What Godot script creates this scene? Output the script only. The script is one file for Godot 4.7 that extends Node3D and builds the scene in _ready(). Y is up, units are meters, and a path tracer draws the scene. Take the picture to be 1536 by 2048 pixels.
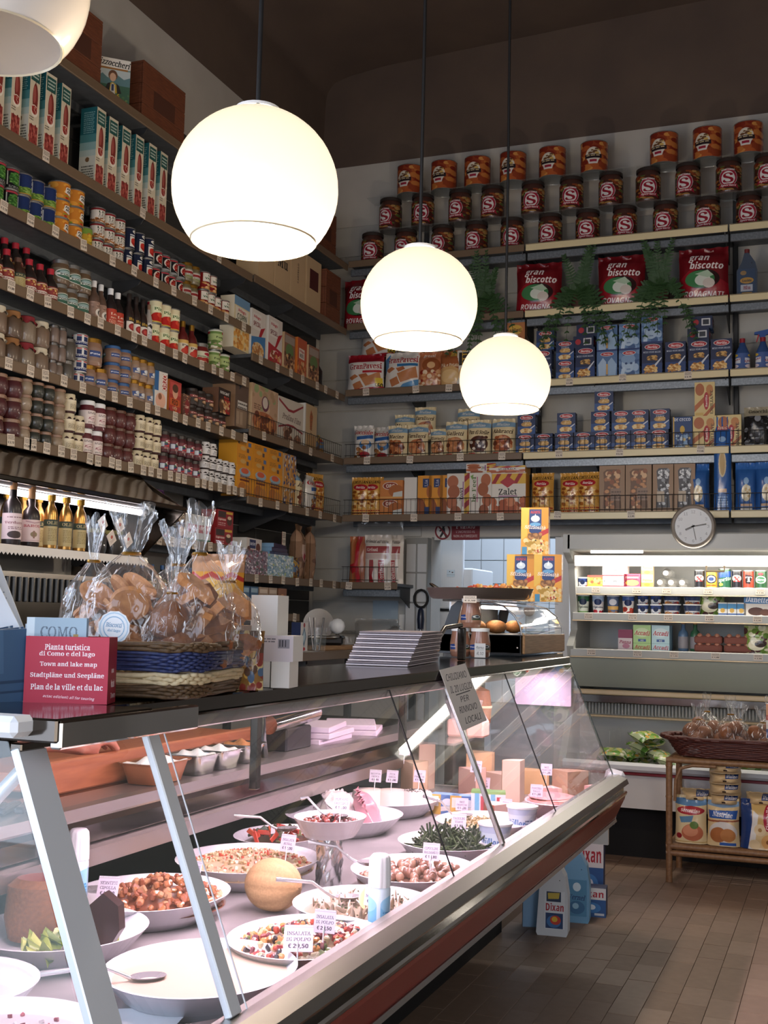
extends Node3D
# An Italian grocer's shop: stacked shelves on two walls, a glass deli counter, a chilled wall case, three lit globes.
# Units are metres; the camera stands at the origin, the rear wall is at z = -7.7 and the left wall at x = -3.58.

var mats := {}
var used := {}
var rng := RandomNumberGenerator.new()
var atlas: Image
var ax := 0
var ay := 0
var arow := 0
var designs := []
var uvr := {}
var fonts := []
var glyphs := {}
var protos := {}
var print_mat: StandardMaterial3D
var foil_mat: StandardMaterial3D

func _ready() -> void:
	# ---- camera, sky, daylight, exposure
	var cam := Camera3D.new()
	cam.name = "camera"
	cam.fov = 47.164
	cam.near = 0.05
	cam.far = 100.0
	add_child(cam)
	cam.transform = look_basis(-0.374124, 0.08922, 0.02172, Vector3(0, 1.35, 0))
	var we := WorldEnvironment.new()
	we.name = "environment"
	var env := Environment.new()
	env.background_mode = Environment.BG_SKY
	var sky := Sky.new()
	var sm := ProceduralSkyMaterial.new()
	sm.sky_top_color = Color("9db8dc")
	sm.sky_horizon_color = Color("dfe8f2")
	sm.ground_bottom_color = Color("8d8a86")
	sm.ground_horizon_color = Color("b9b7b2")
	sm.sky_energy_multiplier = 1.6
	sky.sky_material = sm
	env.sky = sky
	env.tonemap_mode = Environment.TONE_MAPPER_LINEAR
	env.tonemap_exposure = 1.2
	env.sdfgi_enabled = true
	env.ssao_enabled = true
	env.ssil_enabled = true
	we.environment = env
	add_child(we)
	# daylight through the two shop windows and the open street door behind the camera
	area_light("window_daylight", Vector3(-1.75, 1.75, 0.58), Vector2(2.9, 2.4), Vector3(0, 0, -1), Color("dbe8ff"), 5.0)
	area_light("side_window_daylight", Vector3(-3.5, 1.75, -0.95), Vector2(2.1, 2.1), Vector3(1, 0, 0), Color("d8e6ff"), 5.0)
	area_light("door_daylight", Vector3(1.2, 1.4, 0.58), Vector2(1.3, 2.5), Vector3(0, 0, -1), Color("fff3e6"), 2.6)
	rng.seed = 77
	make_materials()
	paint_atlas()
	build_room()
	build_shelves()
	stock_left_wall()
	stock_corner()
	stock_back_wall()
	build_lamps()
	build_counter()
	fill_counter()
	counter_top_things()
	build_fridge()
	build_stand()
	build_person()

func look_basis(yaw: float, pitch: float, roll: float, at: Vector3) -> Transform3D:
	var f := Vector3(sin(yaw) * cos(pitch), sin(pitch), -cos(yaw) * cos(pitch))
	var r := Vector3(cos(yaw), 0, sin(yaw))
	var u := r.cross(f)
	return Transform3D(Basis(r * cos(roll) + u * sin(roll), u * cos(roll) - r * sin(roll), -f), at)

func area_light(called: String, at: Vector3, size: Vector2, towards: Vector3, col: Color, energy: float) -> void:
	var l := AreaLight3D.new()
	l.name = called
	l.area_size = size
	l.light_color = col
	l.light_energy = energy
	l.shadow_enabled = true
	add_child(l)
	var up := Vector3.UP if absf(towards.y) < 0.9 else Vector3(0, 0, 1)
	l.look_at_from_position(at, at + towards, up)

# ------------------------------------------------------------------ mesh builder
class MB:
	var v := PackedVector3Array()
	var n := PackedVector3Array()
	var t := PackedVector2Array()
	var c := PackedColorArray()
	var ix := PackedInt32Array()
	var tint := Color.WHITE

	func put(p: Vector3, nn: Vector3, uv := Vector2.ZERO) -> int:
		v.append(p)
		n.append(nn)
		t.append(uv)
		c.append(tint)
		return v.size() - 1

	func tri(a: Vector3, b: Vector3, d: Vector3) -> void:
		var nn := (b - a).cross(d - a).normalized()
		var k := put(a, nn)
		put(b, nn, Vector2(1, 0))
		put(d, nn, Vector2(0, 1))
		ix.append_array([k, k + 2, k + 1])

	# a, b, d, e run counter-clockwise seen from outside, a at the lower left
	func quad(a: Vector3, b: Vector3, d: Vector3, e: Vector3, uv := Rect2(0, 0, 1, 1)) -> void:
		var nn := (b - a).cross(e - a).normalized()
		if nn.length() < 0.5:
			nn = (d - b).cross(a - b).normalized()
		var k := put(a, nn, uv.position + Vector2(0, uv.size.y))
		put(b, nn, uv.end)
		put(d, nn, uv.position + Vector2(uv.size.x, 0))
		put(e, nn, uv.position)
		ix.append_array([k, k + 2, k + 1, k, k + 3, k + 2])

	# faces: front +z and back share uv[0], sides uv[1], top and bottom uv[2]
	func box(o: Vector3, s: Vector3, uv := []) -> MB:
		var f: Rect2 = uv[0] if uv.size() > 0 else Rect2(0, 0, 1, 1)
		var g: Rect2 = uv[1] if uv.size() > 1 else f
		var h: Rect2 = uv[2] if uv.size() > 2 else g
		var x := Vector3(s.x / 2, 0, 0)
		var y := Vector3(0, s.y / 2, 0)
		var z := Vector3(0, 0, s.z / 2)
		quad(o - x - y + z, o + x - y + z, o + x + y + z, o - x + y + z, f)
		quad(o + x - y - z, o - x - y - z, o - x + y - z, o + x + y - z, f)
		quad(o + x - y + z, o + x - y - z, o + x + y - z, o + x + y + z, g)
		quad(o - x - y - z, o - x - y + z, o - x + y + z, o - x + y - z, g)
		quad(o - x + y + z, o + x + y + z, o + x + y - z, o - x + y - z, h)
		quad(o - x - y - z, o + x - y - z, o + x - y + z, o - x - y + z, h)
		return self

	# a box with chamfered edges
	func cbox(o: Vector3, s: Vector3, b := 0.004) -> MB:
		var e := s / 2
		var i := e - Vector3(b, b, b)
		for ax_ in 3:
			for sg in [-1.0, 1.0]:
				var w := Vector3.ZERO
				w[ax_] = sg * e[ax_]
				var p := Vector3.ZERO
				p[(ax_ + 1) % 3] = i[(ax_ + 1) % 3] * sg
				var q := Vector3.ZERO
				q[(ax_ + 2) % 3] = i[(ax_ + 2) % 3]
				quad(o + w - p - q, o + w + p - q, o + w + p + q, o + w - p + q)
		for ax_ in 3:
			var a1 := (ax_ + 1) % 3
			var a2 := (ax_ + 2) % 3
			for s1 in [-1.0, 1.0]:
				for s2 in [-1.0, 1.0]:
					var p1 := Vector3.ZERO
					p1[a1] = s1 * e[a1]
					p1[a2] = s2 * i[a2]
					var p2 := Vector3.ZERO
					p2[a1] = s1 * i[a1]
					p2[a2] = s2 * e[a2]
					var l := Vector3.ZERO
					l[ax_] = i[ax_] * s1 * s2
					quad(o + p2 - l, o + p2 + l, o + p1 + l, o + p1 - l)
		for sx in [-1.0, 1.0]:
			for sy in [-1.0, 1.0]:
				for sz in [-1.0, 1.0]:
					var p := Vector3(sx * e.x, sy * i.y, sz * i.z)
					var q := Vector3(sx * i.x, sy * e.y, sz * i.z)
					var r := Vector3(sx * i.x, sy * i.y, sz * e.z)
					if sx * sy * sz > 0:
						tri(o + p, o + q, o + r)
					else:
						tri(o + p, o + r, o + q)
		return self

	# profile points are (radius, height), from the bottom up
	func lathe(prof: Array, seg := 16, uv := Rect2(0, 0, 1, 1), rep := 1, o := Vector3.ZERO, sx := 1.0, sz := 1.0, crease := 0.75) -> MB:
		var m := prof.size()
		var sn := []
		for k in m - 1:
			var d: Vector2 = prof[k + 1] - prof[k]
			sn.append(Vector2(d.y, -d.x).normalized())
		var ln := 0.0
		var at := [0.0]
		for k in m - 1:
			ln += (prof[k + 1] as Vector2).distance_to(prof[k])
			at.append(ln)
		var per := maxi(1, seg / rep)
		for k in m - 1:
			var n0: Vector2 = sn[k]
			var n1: Vector2 = sn[k]
			if k > 0 and n0.angle_to(sn[k - 1]) < crease and n0.angle_to(sn[k - 1]) > -crease:
				n0 = (n0 + sn[k - 1]).normalized()
			if k < m - 2 and n1.angle_to(sn[k + 1]) < crease and n1.angle_to(sn[k + 1]) > -crease:
				n1 = (n1 + sn[k + 1]).normalized()
			var p0: Vector2 = prof[k]
			var p1: Vector2 = prof[k + 1]
			var v0: float = uv.end.y - uv.size.y * at[k] / maxf(ln, 1e-6)
			var v1: float = uv.end.y - uv.size.y * at[k + 1] / maxf(ln, 1e-6)
			for i in seg:
				var a0 := TAU * i / seg
				var a1 := TAU * (i + 1) / seg
				var u0 := uv.position.x + uv.size.x * float(i % per) / per
				var u1 := uv.position.x + uv.size.x * float(i % per + 1) / per
				var c0 := Vector2(sin(a0), cos(a0))
				var c1 := Vector2(sin(a1), cos(a1))
				var b := put(o + Vector3(p0.x * c0.x * sx, p0.y, p0.x * c0.y * sz), Vector3(n0.x * c0.x * sz, n0.y, n0.x * c0.y * sx).normalized(), Vector2(u0, v0))
				put(o + Vector3(p0.x * c1.x * sx, p0.y, p0.x * c1.y * sz), Vector3(n0.x * c1.x * sz, n0.y, n0.x * c1.y * sx).normalized(), Vector2(u1, v0))
				put(o + Vector3(p1.x * c1.x * sx, p1.y, p1.x * c1.y * sz), Vector3(n1.x * c1.x * sz, n1.y, n1.x * c1.y * sx).normalized(), Vector2(u1, v1))
				put(o + Vector3(p1.x * c0.x * sx, p1.y, p1.x * c0.y * sz), Vector3(n1.x * c0.x * sz, n1.y, n1.x * c0.y * sx).normalized(), Vector2(u0, v1))
				if p0.x > 1e-6:
					ix.append_array([b, b + 2, b + 1])
				if p1.x > 1e-6:
					ix.append_array([b, b + 3, b + 2])
		return self

	func tube(pts: Array, r, seg := 8, closed := false) -> MB:
		var m := pts.size()
		var up := Vector3.UP
		var rings := []
		for k in m:
			var d: Vector3
			if closed:
				d = (pts[(k + 1) % m] - pts[(k + m - 1) % m]).normalized()
			else:
				d = (pts[mini(k + 1, m - 1)] - pts[maxi(k - 1, 0)]).normalized()
			var s := d.cross(up)
			if s.length() < 0.05:
				s = d.cross(Vector3(1, 0, 0.3))
			s = s.normalized()
			up = s.cross(d).normalized()
			var rr: float = r[k] if r is Array else r
			var base := v.size()
			for i in seg:
				var a := TAU * i / seg
				var q := s * cos(a) + up * sin(a)
				put(pts[k] + q * rr, q, Vector2(float(i) / seg, float(k) / m))
			rings.append(base)
		for k in (m if closed else m - 1):
			var b0: int = rings[k]
			var b1: int = rings[(k + 1) % m]
			for i in seg:
				var j := (i + 1) % seg
				ix.append_array([b0 + i, b1 + j, b1 + i, b0 + i, b0 + j, b1 + j])
		if not closed:
			for e in [0, m - 1]:
				var d: Vector3 = (pts[0] - pts[1]).normalized() if e == 0 else (pts[m - 1] - pts[m - 2]).normalized()
				var b: int = rings[e]
				var k0 := put(pts[e], d)
				for i in seg:
					put(v[b + i], d)
				for i in seg:
					var j := (i + 1) % seg
					if e == 0:
						ix.append_array([k0, k0 + 1 + j, k0 + 1 + i])
					else:
						ix.append_array([k0, k0 + 1 + i, k0 + 1 + j])
		return self

	# a sheet f(u, w) -> point, u and w from 0 to 1
	func sheet(nu: int, nw: int, f: Callable, uv := Rect2(0, 0, 1, 1), wrap := false) -> MB:
		var g := []
		for j in nw + 1:
			for i in nu + 1:
				g.append(f.call(float(i) / nu, float(j) / nw))
		var base := v.size()
		for j in nw + 1:
			for i in nu + 1:
				var i0 := i - 1 if i > 0 else (nu - 1 if wrap else 0)
				var i1 := i + 1 if i < nu else (1 if wrap else nu)
				var du: Vector3 = g[j * (nu + 1) + i1] - g[j * (nu + 1) + i0]
				var dw: Vector3 = g[mini(j + 1, nw) * (nu + 1) + i] - g[maxi(j - 1, 0) * (nu + 1) + i]
				var nn := du.cross(dw).normalized()
				if nn.length() < 0.5:
					nn = Vector3.UP
				put(g[j * (nu + 1) + i], nn, Vector2(uv.position.x + uv.size.x * i / nu, uv.end.y - uv.size.y * j / nw))
		for j in nw:
			for i in nu:
				var a := base + j * (nu + 1) + i
				var b := a + nu + 1
				ix.append_array([a, b + 1, a + 1, a, b, b + 1])
		return self

	# a flat outline in x and y, pushed out along z
	func prism(pts: PackedVector2Array, z0: float, z1: float, uv := Rect2(0, 0, 1, 1)) -> MB:
		var lo := pts[0]
		var hi := pts[0]
		for p in pts:
			lo = Vector2(minf(lo.x, p.x), minf(lo.y, p.y))
			hi = Vector2(maxf(hi.x, p.x), maxf(hi.y, p.y))
		var tr := Geometry2D.triangulate_polygon(pts)
		for side in 2:
			var b := v.size()
			for p in pts:
				var w := (p - lo) / (hi - lo)
				put(Vector3(p.x, p.y, z1 if side == 0 else z0), Vector3(0, 0, 1 if side == 0 else -1), Vector2(uv.position.x + uv.size.x * w.x, uv.end.y - uv.size.y * w.y))
			for k in range(0, tr.size(), 3):
				var a := pts[tr[k]]
				var bb := pts[tr[k + 1]]
				var cc := pts[tr[k + 2]]
				var ccw := (bb - a).cross(cc - a) > 0
				if ccw == (side == 0):
					ix.append_array([b + tr[k], b + tr[k + 2], b + tr[k + 1]])
				else:
					ix.append_array([b + tr[k], b + tr[k + 1], b + tr[k + 2]])
		var turn := 0.0
		for k in pts.size():
			turn += pts[k].cross(pts[(k + 1) % pts.size()])
		for k in pts.size():
			var p := pts[k]
			var q := pts[(k + 1) % pts.size()]
			if turn < 0:
				var s := p
				p = q
				q = s
			quad(Vector3(p.x, p.y, z1), Vector3(p.x, p.y, z0), Vector3(q.x, q.y, z0), Vector3(q.x, q.y, z1), Rect2(uv.position + uv.size * 0.02, uv.size * 0.01))
		return self

	func ball(o: Vector3, r: Vector3, seg := 10, rings := 6) -> MB:
		var pr := []
		for k in rings + 1:
			var a := PI * k / rings - PI / 2
			pr.append(Vector2(cos(a) if k > 0 and k < rings else 0.0, sin(a)))
		var b := v.size()
		lathe(pr, seg, Rect2(0, 0, 1, 1), 1, Vector3.ZERO, 1, 1, 3.0)
		for k in range(b, v.size()):
			v[k] = v[k] * r + o
			n[k] = (n[k] / r).normalized()
		return self

	func add(m: MB, x: Transform3D) -> MB:
		var b := v.size()
		var nb := x.basis.inverse().transposed()
		for k in m.v.size():
			v.append(x * m.v[k])
			n.append((nb * m.n[k]).normalized())
			t.append(m.t[k])
			c.append(m.c[k] if tint == Color.WHITE else tint)
		for k in m.ix:
			ix.append(b + k)
		return self

	func done(colored := false) -> ArrayMesh:
		var a := []
		a.resize(Mesh.ARRAY_MAX)
		a[Mesh.ARRAY_VERTEX] = v
		a[Mesh.ARRAY_NORMAL] = n
		a[Mesh.ARRAY_TEX_UV] = t
		if colored:
			a[Mesh.ARRAY_COLOR] = c
		a[Mesh.ARRAY_INDEX] = ix
		var m := ArrayMesh.new()
		m.add_surface_from_arrays(Mesh.PRIMITIVE_TRIANGLES, a)
		return m

func spin(yaw: float, at := Vector3.ZERO, scale := Vector3.ONE) -> Transform3D:
	return Transform3D(Basis(Vector3.UP, yaw).scaled_local(scale), at)

# ------------------------------------------------------------------ nodes
func numbered(called: String) -> String:
	var k: int = used.get(called, 0)
	used[called] = k + 1
	return called if k == 0 else "%s_%03d" % [called, k]

func tag(o: Node, label: String, category: String, group := "") -> Node:
	o.set_meta("label", label)
	o.set_meta("category", category)
	if group != "":
		o.set_meta("group", group)
	return o

func thing(called: String, label: String, category: String, at := Vector3.ZERO, turn := 0.0, group := "") -> Node3D:
	var o := Node3D.new()
	o.name = numbered(called)
	add_child(o)
	o.position = at
	o.rotation.y = turn
	tag(o, label, category, group)
	return o

func part(parent: Node, called: String, mesh: Mesh, m: Material, at := Vector3.ZERO, turn := 0.0) -> MeshInstance3D:
	var o := MeshInstance3D.new()
	o.name = called
	o.mesh = mesh
	o.material_override = m
	parent.add_child(o, true)
	o.position = at
	o.rotation.y = turn
	return o

func solo(called: String, label: String, category: String, mesh: Mesh, m: Material, at := Vector3.ZERO, turn := 0.0, group := "") -> MeshInstance3D:
	var o := MeshInstance3D.new()
	o.name = numbered(called)
	o.mesh = mesh
	o.material_override = m
	add_child(o)
	o.position = at
	o.rotation.y = turn
	tag(o, label, category, group)
	return o

func struct(called: String, mesh: Mesh, m: Material, at := Vector3.ZERO) -> MeshInstance3D:
	var o := MeshInstance3D.new()
	o.name = called
	o.mesh = mesh
	o.material_override = m
	add_child(o)
	o.position = at
	o.set_meta("kind", "structure")
	return o

func copy(o: Node3D, at: Vector3, turn: float, label: String, group := "") -> Node3D:
	var r: Node3D = o.duplicate()
	r.name = numbered(str(o.get_meta("base")))
	add_child(r)
	r.position = at
	r.rotation.y = turn
	r.set_meta("label", label)
	if group != "":
		r.set_meta("group", group)
	return r

const ORD := ["first", "second", "third", "fourth", "fifth", "sixth", "seventh", "eighth", "ninth", "tenth", "eleventh", "twelfth", "thirteenth", "fourteenth", "fifteenth", "sixteenth"]
const LAYER := {1: [""], 2: ["lower", "upper"], 3: ["bottom", "middle", "top"], 4: ["bottom", "second", "third", "top"]}

# ------------------------------------------------------------------ materials
func mat(key: String, col: String, rough := 0.6, metal := 0.0) -> StandardMaterial3D:
	if mats.has(key):
		return mats[key]
	var m := StandardMaterial3D.new()
	m.resource_name = key
	m.albedo_color = Color(col)
	m.roughness = rough
	m.metallic = metal
	mats[key] = m
	return m

func noise_tex(freq: float, lo: String, hi: String, sd: int, kind := FastNoiseLite.TYPE_SIMPLEX_SMOOTH, size := 256, oct := 4) -> NoiseTexture2D:
	var nz := FastNoiseLite.new()
	nz.seed = sd
	nz.noise_type = kind
	nz.frequency = freq
	nz.fractal_octaves = oct
	var t := NoiseTexture2D.new()
	t.noise = nz
	t.width = size
	t.height = size
	t.seamless = true
	var g := Gradient.new()
	g.set_color(0, Color(lo))
	g.set_color(1, Color(hi))
	t.color_ramp = g
	return t

func tri_mat(key: String, tex: Texture2D, scale: Vector3, rough: float, metal := 0.0, bump: Texture2D = null, deep := 0.2) -> StandardMaterial3D:
	var m := mat(key, "ffffff", rough, metal)
	m.albedo_texture = tex
	m.uv1_triplanar = true
	m.uv1_world_triplanar = true
	m.uv1_scale = scale
	if bump:
		m.heightmap_enabled = true
		m.heightmap_texture = bump
		m.heightmap_scale = deep
	return m

func clear(key: String, col: String, alpha: float, rough := 0.02) -> StandardMaterial3D:
	var m := mat(key, col, rough)
	m.albedo_color.a = alpha
	m.transparency = BaseMaterial3D.TRANSPARENCY_ALPHA
	m.cull_mode = BaseMaterial3D.CULL_DISABLED
	return m

func glow(key: String, col: String, energy: float, base := "f4f0e8") -> StandardMaterial3D:
	var m := mat(key, base, 0.3)
	m.emission_enabled = true
	m.emission = Color(col)
	m.emission_energy_multiplier = energy
	return m

func tinted(key: String, rough := 0.5) -> StandardMaterial3D:
	var m := mat(key, "ffffff", rough)
	m.vertex_color_use_as_albedo = true
	return m

func make_materials() -> void:
	var fine := noise_tex(0.05, "808080", "b0b0b0", 3)
	tri_mat("plaster", noise_tex(0.012, "b3aea6", "c4c0b9", 5), Vector3.ONE * 0.5, 0.9, 0.0, fine, 0.15)
	tri_mat("brown_paint", noise_tex(0.012, "594a42", "665549", 8), Vector3.ONE * 0.5, 0.85, 0.0, fine, 0.15)
	tri_mat("panel_white", noise_tex(0.02, "a9a7a2", "b8b6b0", 9), Vector3.ONE * 0.6, 0.6)
	tri_mat("tile_floor_a", noise_tex(0.03, "866f5e", "907866", 11), Vector3.ONE * 2.0, 0.55, 0.0, fine, 0.05)
	tri_mat("tile_floor_b", noise_tex(0.03, "806a59", "8b7462", 12), Vector3.ONE * 2.0, 0.6, 0.0, fine, 0.05)
	tri_mat("tile_floor_c", noise_tex(0.03, "8b7361", "957d6a", 13), Vector3.ONE * 2.0, 0.5, 0.0, fine, 0.05)
	mat("grout", "6f5d4f", 0.9)
	mat("tile_white", "c9cbcc", 0.25)
	mat("grout_pale", "8f8f8c", 0.9)
	tri_mat("shelf_grey", noise_tex(0.03, "55585c", "666a6e", 15), Vector3.ONE * 2.0, 0.5, 0.4)
	tri_mat("galvanised", noise_tex(0.06, "6d737a", "90979e", 17, FastNoiseLite.TYPE_CELLULAR), Vector3.ONE * 5.0, 0.4, 0.7)
	mat("rail_brown", "6e5b48", 0.4)
	mat("panel_painted_shade", "3c3a39", 0.7)  # left wall panels: the shade behind the shelves is put into this colour
	mat("rail_cream", "d8caa2", 0.35)
	mat("rail_groove", "6d5b47", 0.6)
	mat("upright", "3b3c3e", 0.5, 0.3)
	mat("wire", "3a3530", 0.4, 0.7)
	mat("cord", "1a1a1c", 0.6)
	mat("steel", "a8a5a2", 0.24, 1.0)
	mat("steel_dark", "625d58", 0.13, 1.0)
	mat("rail_steel", "918e8a", 0.3, 1.0)
	mat("steel_brushed", "b4b0ae", 0.38, 1.0)
	mat("steel_mirror", "b9b6b4", 0.08, 1.0)
	mat("spoon_metal", "cfcfd2", 0.25, 0.7)
	mat("hood_steel", "544f4b", 0.12, 1.0)
	mat("tray_steel", "b5afa8", 0.4, 0.3)
	mat("aluminium", "e2e7ec", 0.35, 0.4)
	mat("foil", "d8dadc", 0.22, 1.0)
	mat("gold_lid", "b88a3a", 0.3, 0.9)
	mat("tin_metal", "b5b5b2", 0.3, 0.9)
	mat("black_plastic", "17171a", 0.35)
	mat("black_matt", "0b0b0c", 0.8)
	mat("porcelain", "eceef2", 0.15)
	mat("white_plastic", "e6e8ea", 0.35)
	mat("white_paper", "e9e7e4", 0.85)
	mat("white_enamel", "dcdad6", 0.3)
	mat("grey_enamel", "a9aaa6", 0.35)
	mat("green_grey", "9aa096", 0.4)
	mat("beige_trim", "cbb592", 0.4)
	mat("red_line", "7d1a28", 0.35)
	mat("red_panel", "7a1d18", 0.32)
	mats["red_panel"].clearcoat_enabled = true
	mats["red_panel"].clearcoat = 0.3
	mat("rubber", "121212", 0.7)
	clear("glass", "dfeee8", 0.05)
	clear("glass_edge", "20302c", 0.75, 0.1)
	clear("cellophane", "f4f4f2", 0.04, 0.05)
	clear("crease", "ffffff", 0.7, 0.15)  # white of the painted highlights along the folds of the film
	clear("bag_clear", "d8d6d0", 0.22, 0.12)
	clear("bag_grey", "8f8c86", 0.35, 0.18)
	tri_mat("wood_crate", noise_tex(0.03, "5a2f1c", "7a4428", 21), Vector3(1.5, 14, 1.5), 0.7)
	tri_mat("wood_board", noise_tex(0.02, "8f4f2f", "a8623c", 22), Vector3(9, 9, 1.2), 0.6)
	tri_mat("wood_veneer", noise_tex(0.02, "8a6746", "b08a62", 23), Vector3(6, 26, 1.0), 0.5)
	tri_mat("rattan", noise_tex(0.05, "6f4c31", "94704b", 24), Vector3.ONE * 3.0, 0.5)
	tri_mat("wicker_dark", noise_tex(0.06, "3f1712", "5e2a1e", 25), Vector3.ONE * 6.0, 0.5)
	tri_mat("wicker_brown", noise_tex(0.06, "46331f", "6b5133", 26), Vector3.ONE * 6.0, 0.6)
	tri_mat("wicker_blue", noise_tex(0.06, "1c2344", "333f70", 27), Vector3.ONE * 6.0, 0.5)
	tri_mat("wicker_cream", noise_tex(0.06, "b9a57f", "d8c8a4", 28), Vector3.ONE * 6.0, 0.7)
	tri_mat("bread", noise_tex(0.05, "9a5f34", "c98f58", 29), Vector3.ONE * 5.0, 0.7, 0.0, fine, 0.2)
	tri_mat("bread_dark", noise_tex(0.06, "6e3f22", "93592f", 30), Vector3.ONE * 6.0, 0.6, 0.0, fine, 0.2)
	tri_mat("melon", noise_tex(0.12, "a8835a", "cfa878", 31, FastNoiseLite.TYPE_CELLULAR), Vector3.ONE * 6.0, 0.75, 0.0, fine, 0.3)
	tri_mat("marble", noise_tex(0.01, "8f8d8e", "a9a6a6", 32), Vector3.ONE * 1.2, 0.25)
	tri_mat("skin", noise_tex(0.05, "b5705c", "c27f6a", 33), Vector3.ONE * 4.0, 0.55)
	mats["skin"].subsurf_scatter_enabled = true
	mats["skin"].subsurf_scatter_strength = 0.2
	mat("leaf_dark", "2c4a26", 0.6)
	mats["leaf_dark"].backlight_enabled = true
	mats["leaf_dark"].backlight = Color("1d3a14")
	tinted("food", 0.45)
	tinted("food_wet", 0.18)
	mats["food_wet"].clearcoat_enabled = true
	tinted("cheese", 0.6)
	glow("neon", "fff2f4", 3.0)
	glow("neon_panel", "fff8ec", 2.2)

# ------------------------------------------------------------------ printed designs, all on one sheet
func D(called: String, w: int, h: int, bg: String, ops: Array) -> void:
	designs.append([called, w, h, bg, ops])

func paint(called: String, w: int, h: int, bg: String, ops: Array) -> void:
	if ax + w + 4 > atlas.get_width():
		ax = 0
		ay += arow + 4
		arow = 0
	var o := Vector2i(ax + 2, ay + 2)
	atlas.fill_rect(Rect2i(o.x - 2, o.y - 2, w + 4, h + 4), Color(bg))
	var s := Vector2(w, h) / 100.0
	var clip := Rect2i(o, Vector2i(w, h))
	for op in ops:
		match op[0]:
			"r":
				span(Rect2i(o.x + roundi(op[1] * s.x), o.y + roundi(op[2] * s.y), maxi(1, roundi(op[3] * s.x)), maxi(1, roundi(op[4] * s.y))), clip, Color(op[5]))
			"e":
				ellipse(Vector2(o) + Vector2(op[1], op[2]) * s, Vector2(op[3], op[4]) * s, clip, Color(op[5]))
			"p":
				var pts := PackedVector2Array()
				for k in range(0, op[1].size(), 2):
					pts.append(Vector2(o) + Vector2(op[1][k], op[1][k + 1]) * s)
				var tr := Geometry2D.triangulate_polygon(pts)
				for k in range(0, tr.size(), 3):
					tri_px(pts[tr[k]], pts[tr[k + 1]], pts[tr[k + 2]], clip, Color(op[2]))
			"t":
				words_px(op[1], Vector2(o) + Vector2(op[2], op[3]) * s, op[4] * s.y, Color(op[5]), op[6] if op.size() > 6 else 0, (op[7] if op.size() > 7 else 92) * (s.y if op.size() > 8 and op[8] == 1 else s.x), op[8] if op.size() > 8 else 0, clip)
			"s":
				var rr := RandomNumberGenerator.new()
				rr.seed = op[2]
				var box: Array = op[6] if op.size() > 6 else [0, 0, 100, 100]
				for k in op[1]:
					var c: String = op[3][rr.randi() % op[3].size()]
					var q := Vector2(rr.randf_range(box[0], box[0] + box[2]), rr.randf_range(box[1], box[1] + box[3])) * s
					var rad := rr.randf_range(op[4], op[5]) * s.x
					ellipse(Vector2(o) + q, Vector2(rad, rad * rr.randf_range(0.6, 1.0)), clip, Color(c))
			"l":
				var rr := RandomNumberGenerator.new()
				rr.seed = int(op[1] * 7 + op[2] * 13)
				var y: float = op[2]
				while y < op[2] + op[4]:
					var x: float = op[1]
					while x < op[1] + op[3]:
						var wd := rr.randf_range(4, 12)
						span(Rect2i(o.x + roundi(x * s.x), o.y + roundi(y * s.y), maxi(1, roundi(wd * s.x)), maxi(1, roundi(op[6] * s.y))), clip, Color(op[5]))
						x += wd + 2.5
					y += op[6] * 2.1
	uvr[called] = Rect2(Vector2(o) + Vector2(0.5, 0.5), Vector2(w - 1, h - 1))
	ax += w + 4
	arow = maxi(arow, h + 4)

func span(r: Rect2i, clip: Rect2i, c: Color) -> void:
	var i := r.intersection(clip)
	if i.size.x > 0 and i.size.y > 0:
		atlas.fill_rect(i, c)

func ellipse(o: Vector2, r: Vector2, clip: Rect2i, c: Color) -> void:
	for y in range(floori(o.y - r.y), ceili(o.y + r.y) + 1):
		var k := (y + 0.5 - o.y) / maxf(r.y, 0.5)
		if absf(k) < 1.0:
			var w := r.x * sqrt(1 - k * k)
			span(Rect2i(roundi(o.x - w), y, maxi(1, roundi(2 * w)), 1), clip, c)

func tri_px(a: Vector2, b: Vector2, d: Vector2, clip: Rect2i, c: Color) -> void:
	var y0 := floori(minf(a.y, minf(b.y, d.y)))
	var y1 := ceili(maxf(a.y, maxf(b.y, d.y)))
	for y in range(maxi(y0, clip.position.y), mini(y1, clip.end.y) + 1):
		var yy := y + 0.5
		var lo := 1e9
		var hi := -1e9
		for e in [[a, b], [b, d], [d, a]]:
			var p: Vector2 = e[0]
			var q: Vector2 = e[1]
			if (p.y <= yy) != (q.y <= yy):
				var x := p.x + (q.x - p.x) * (yy - p.y) / (q.y - p.y)
				lo = minf(lo, x)
				hi = maxf(hi, x)
		if hi >= lo:
			span(Rect2i(roundi(lo), y, maxi(1, roundi(hi) - roundi(lo)), 1), clip, c)

func letters(text: String, font: int) -> Array:
	var key := "%d|%s" % [font, text]
	if not glyphs.has(key):
		var tm := TextMesh.new()
		tm.text = text
		tm.font = fonts[font]
		tm.font_size = 48
		tm.pixel_size = 1.0 / 48.0
		tm.depth = 0.0
		tm.curve_step = 3.0
		var a: Array = tm.get_mesh_arrays() if tm.get_surface_count() == 0 else tm.surface_get_arrays(0)
		var vs: PackedVector3Array = a[Mesh.ARRAY_VERTEX]
		var id = a[Mesh.ARRAY_INDEX]
		var out := PackedVector2Array()
		var lo := Vector2(1e9, 1e9)
		var hi := -lo
		if id == null or id.size() == 0:
			for p in vs:
				out.append(Vector2(p.x, -p.y))
		else:
			for k in id:
				out.append(Vector2(vs[k].x, -vs[k].y))
		for p in out:
			lo = Vector2(minf(lo.x, p.x), minf(lo.y, p.y))
			hi = Vector2(maxf(hi.x, p.x), maxf(hi.y, p.y))
		glyphs[key] = [out, lo, hi]
	return glyphs[key]

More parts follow.
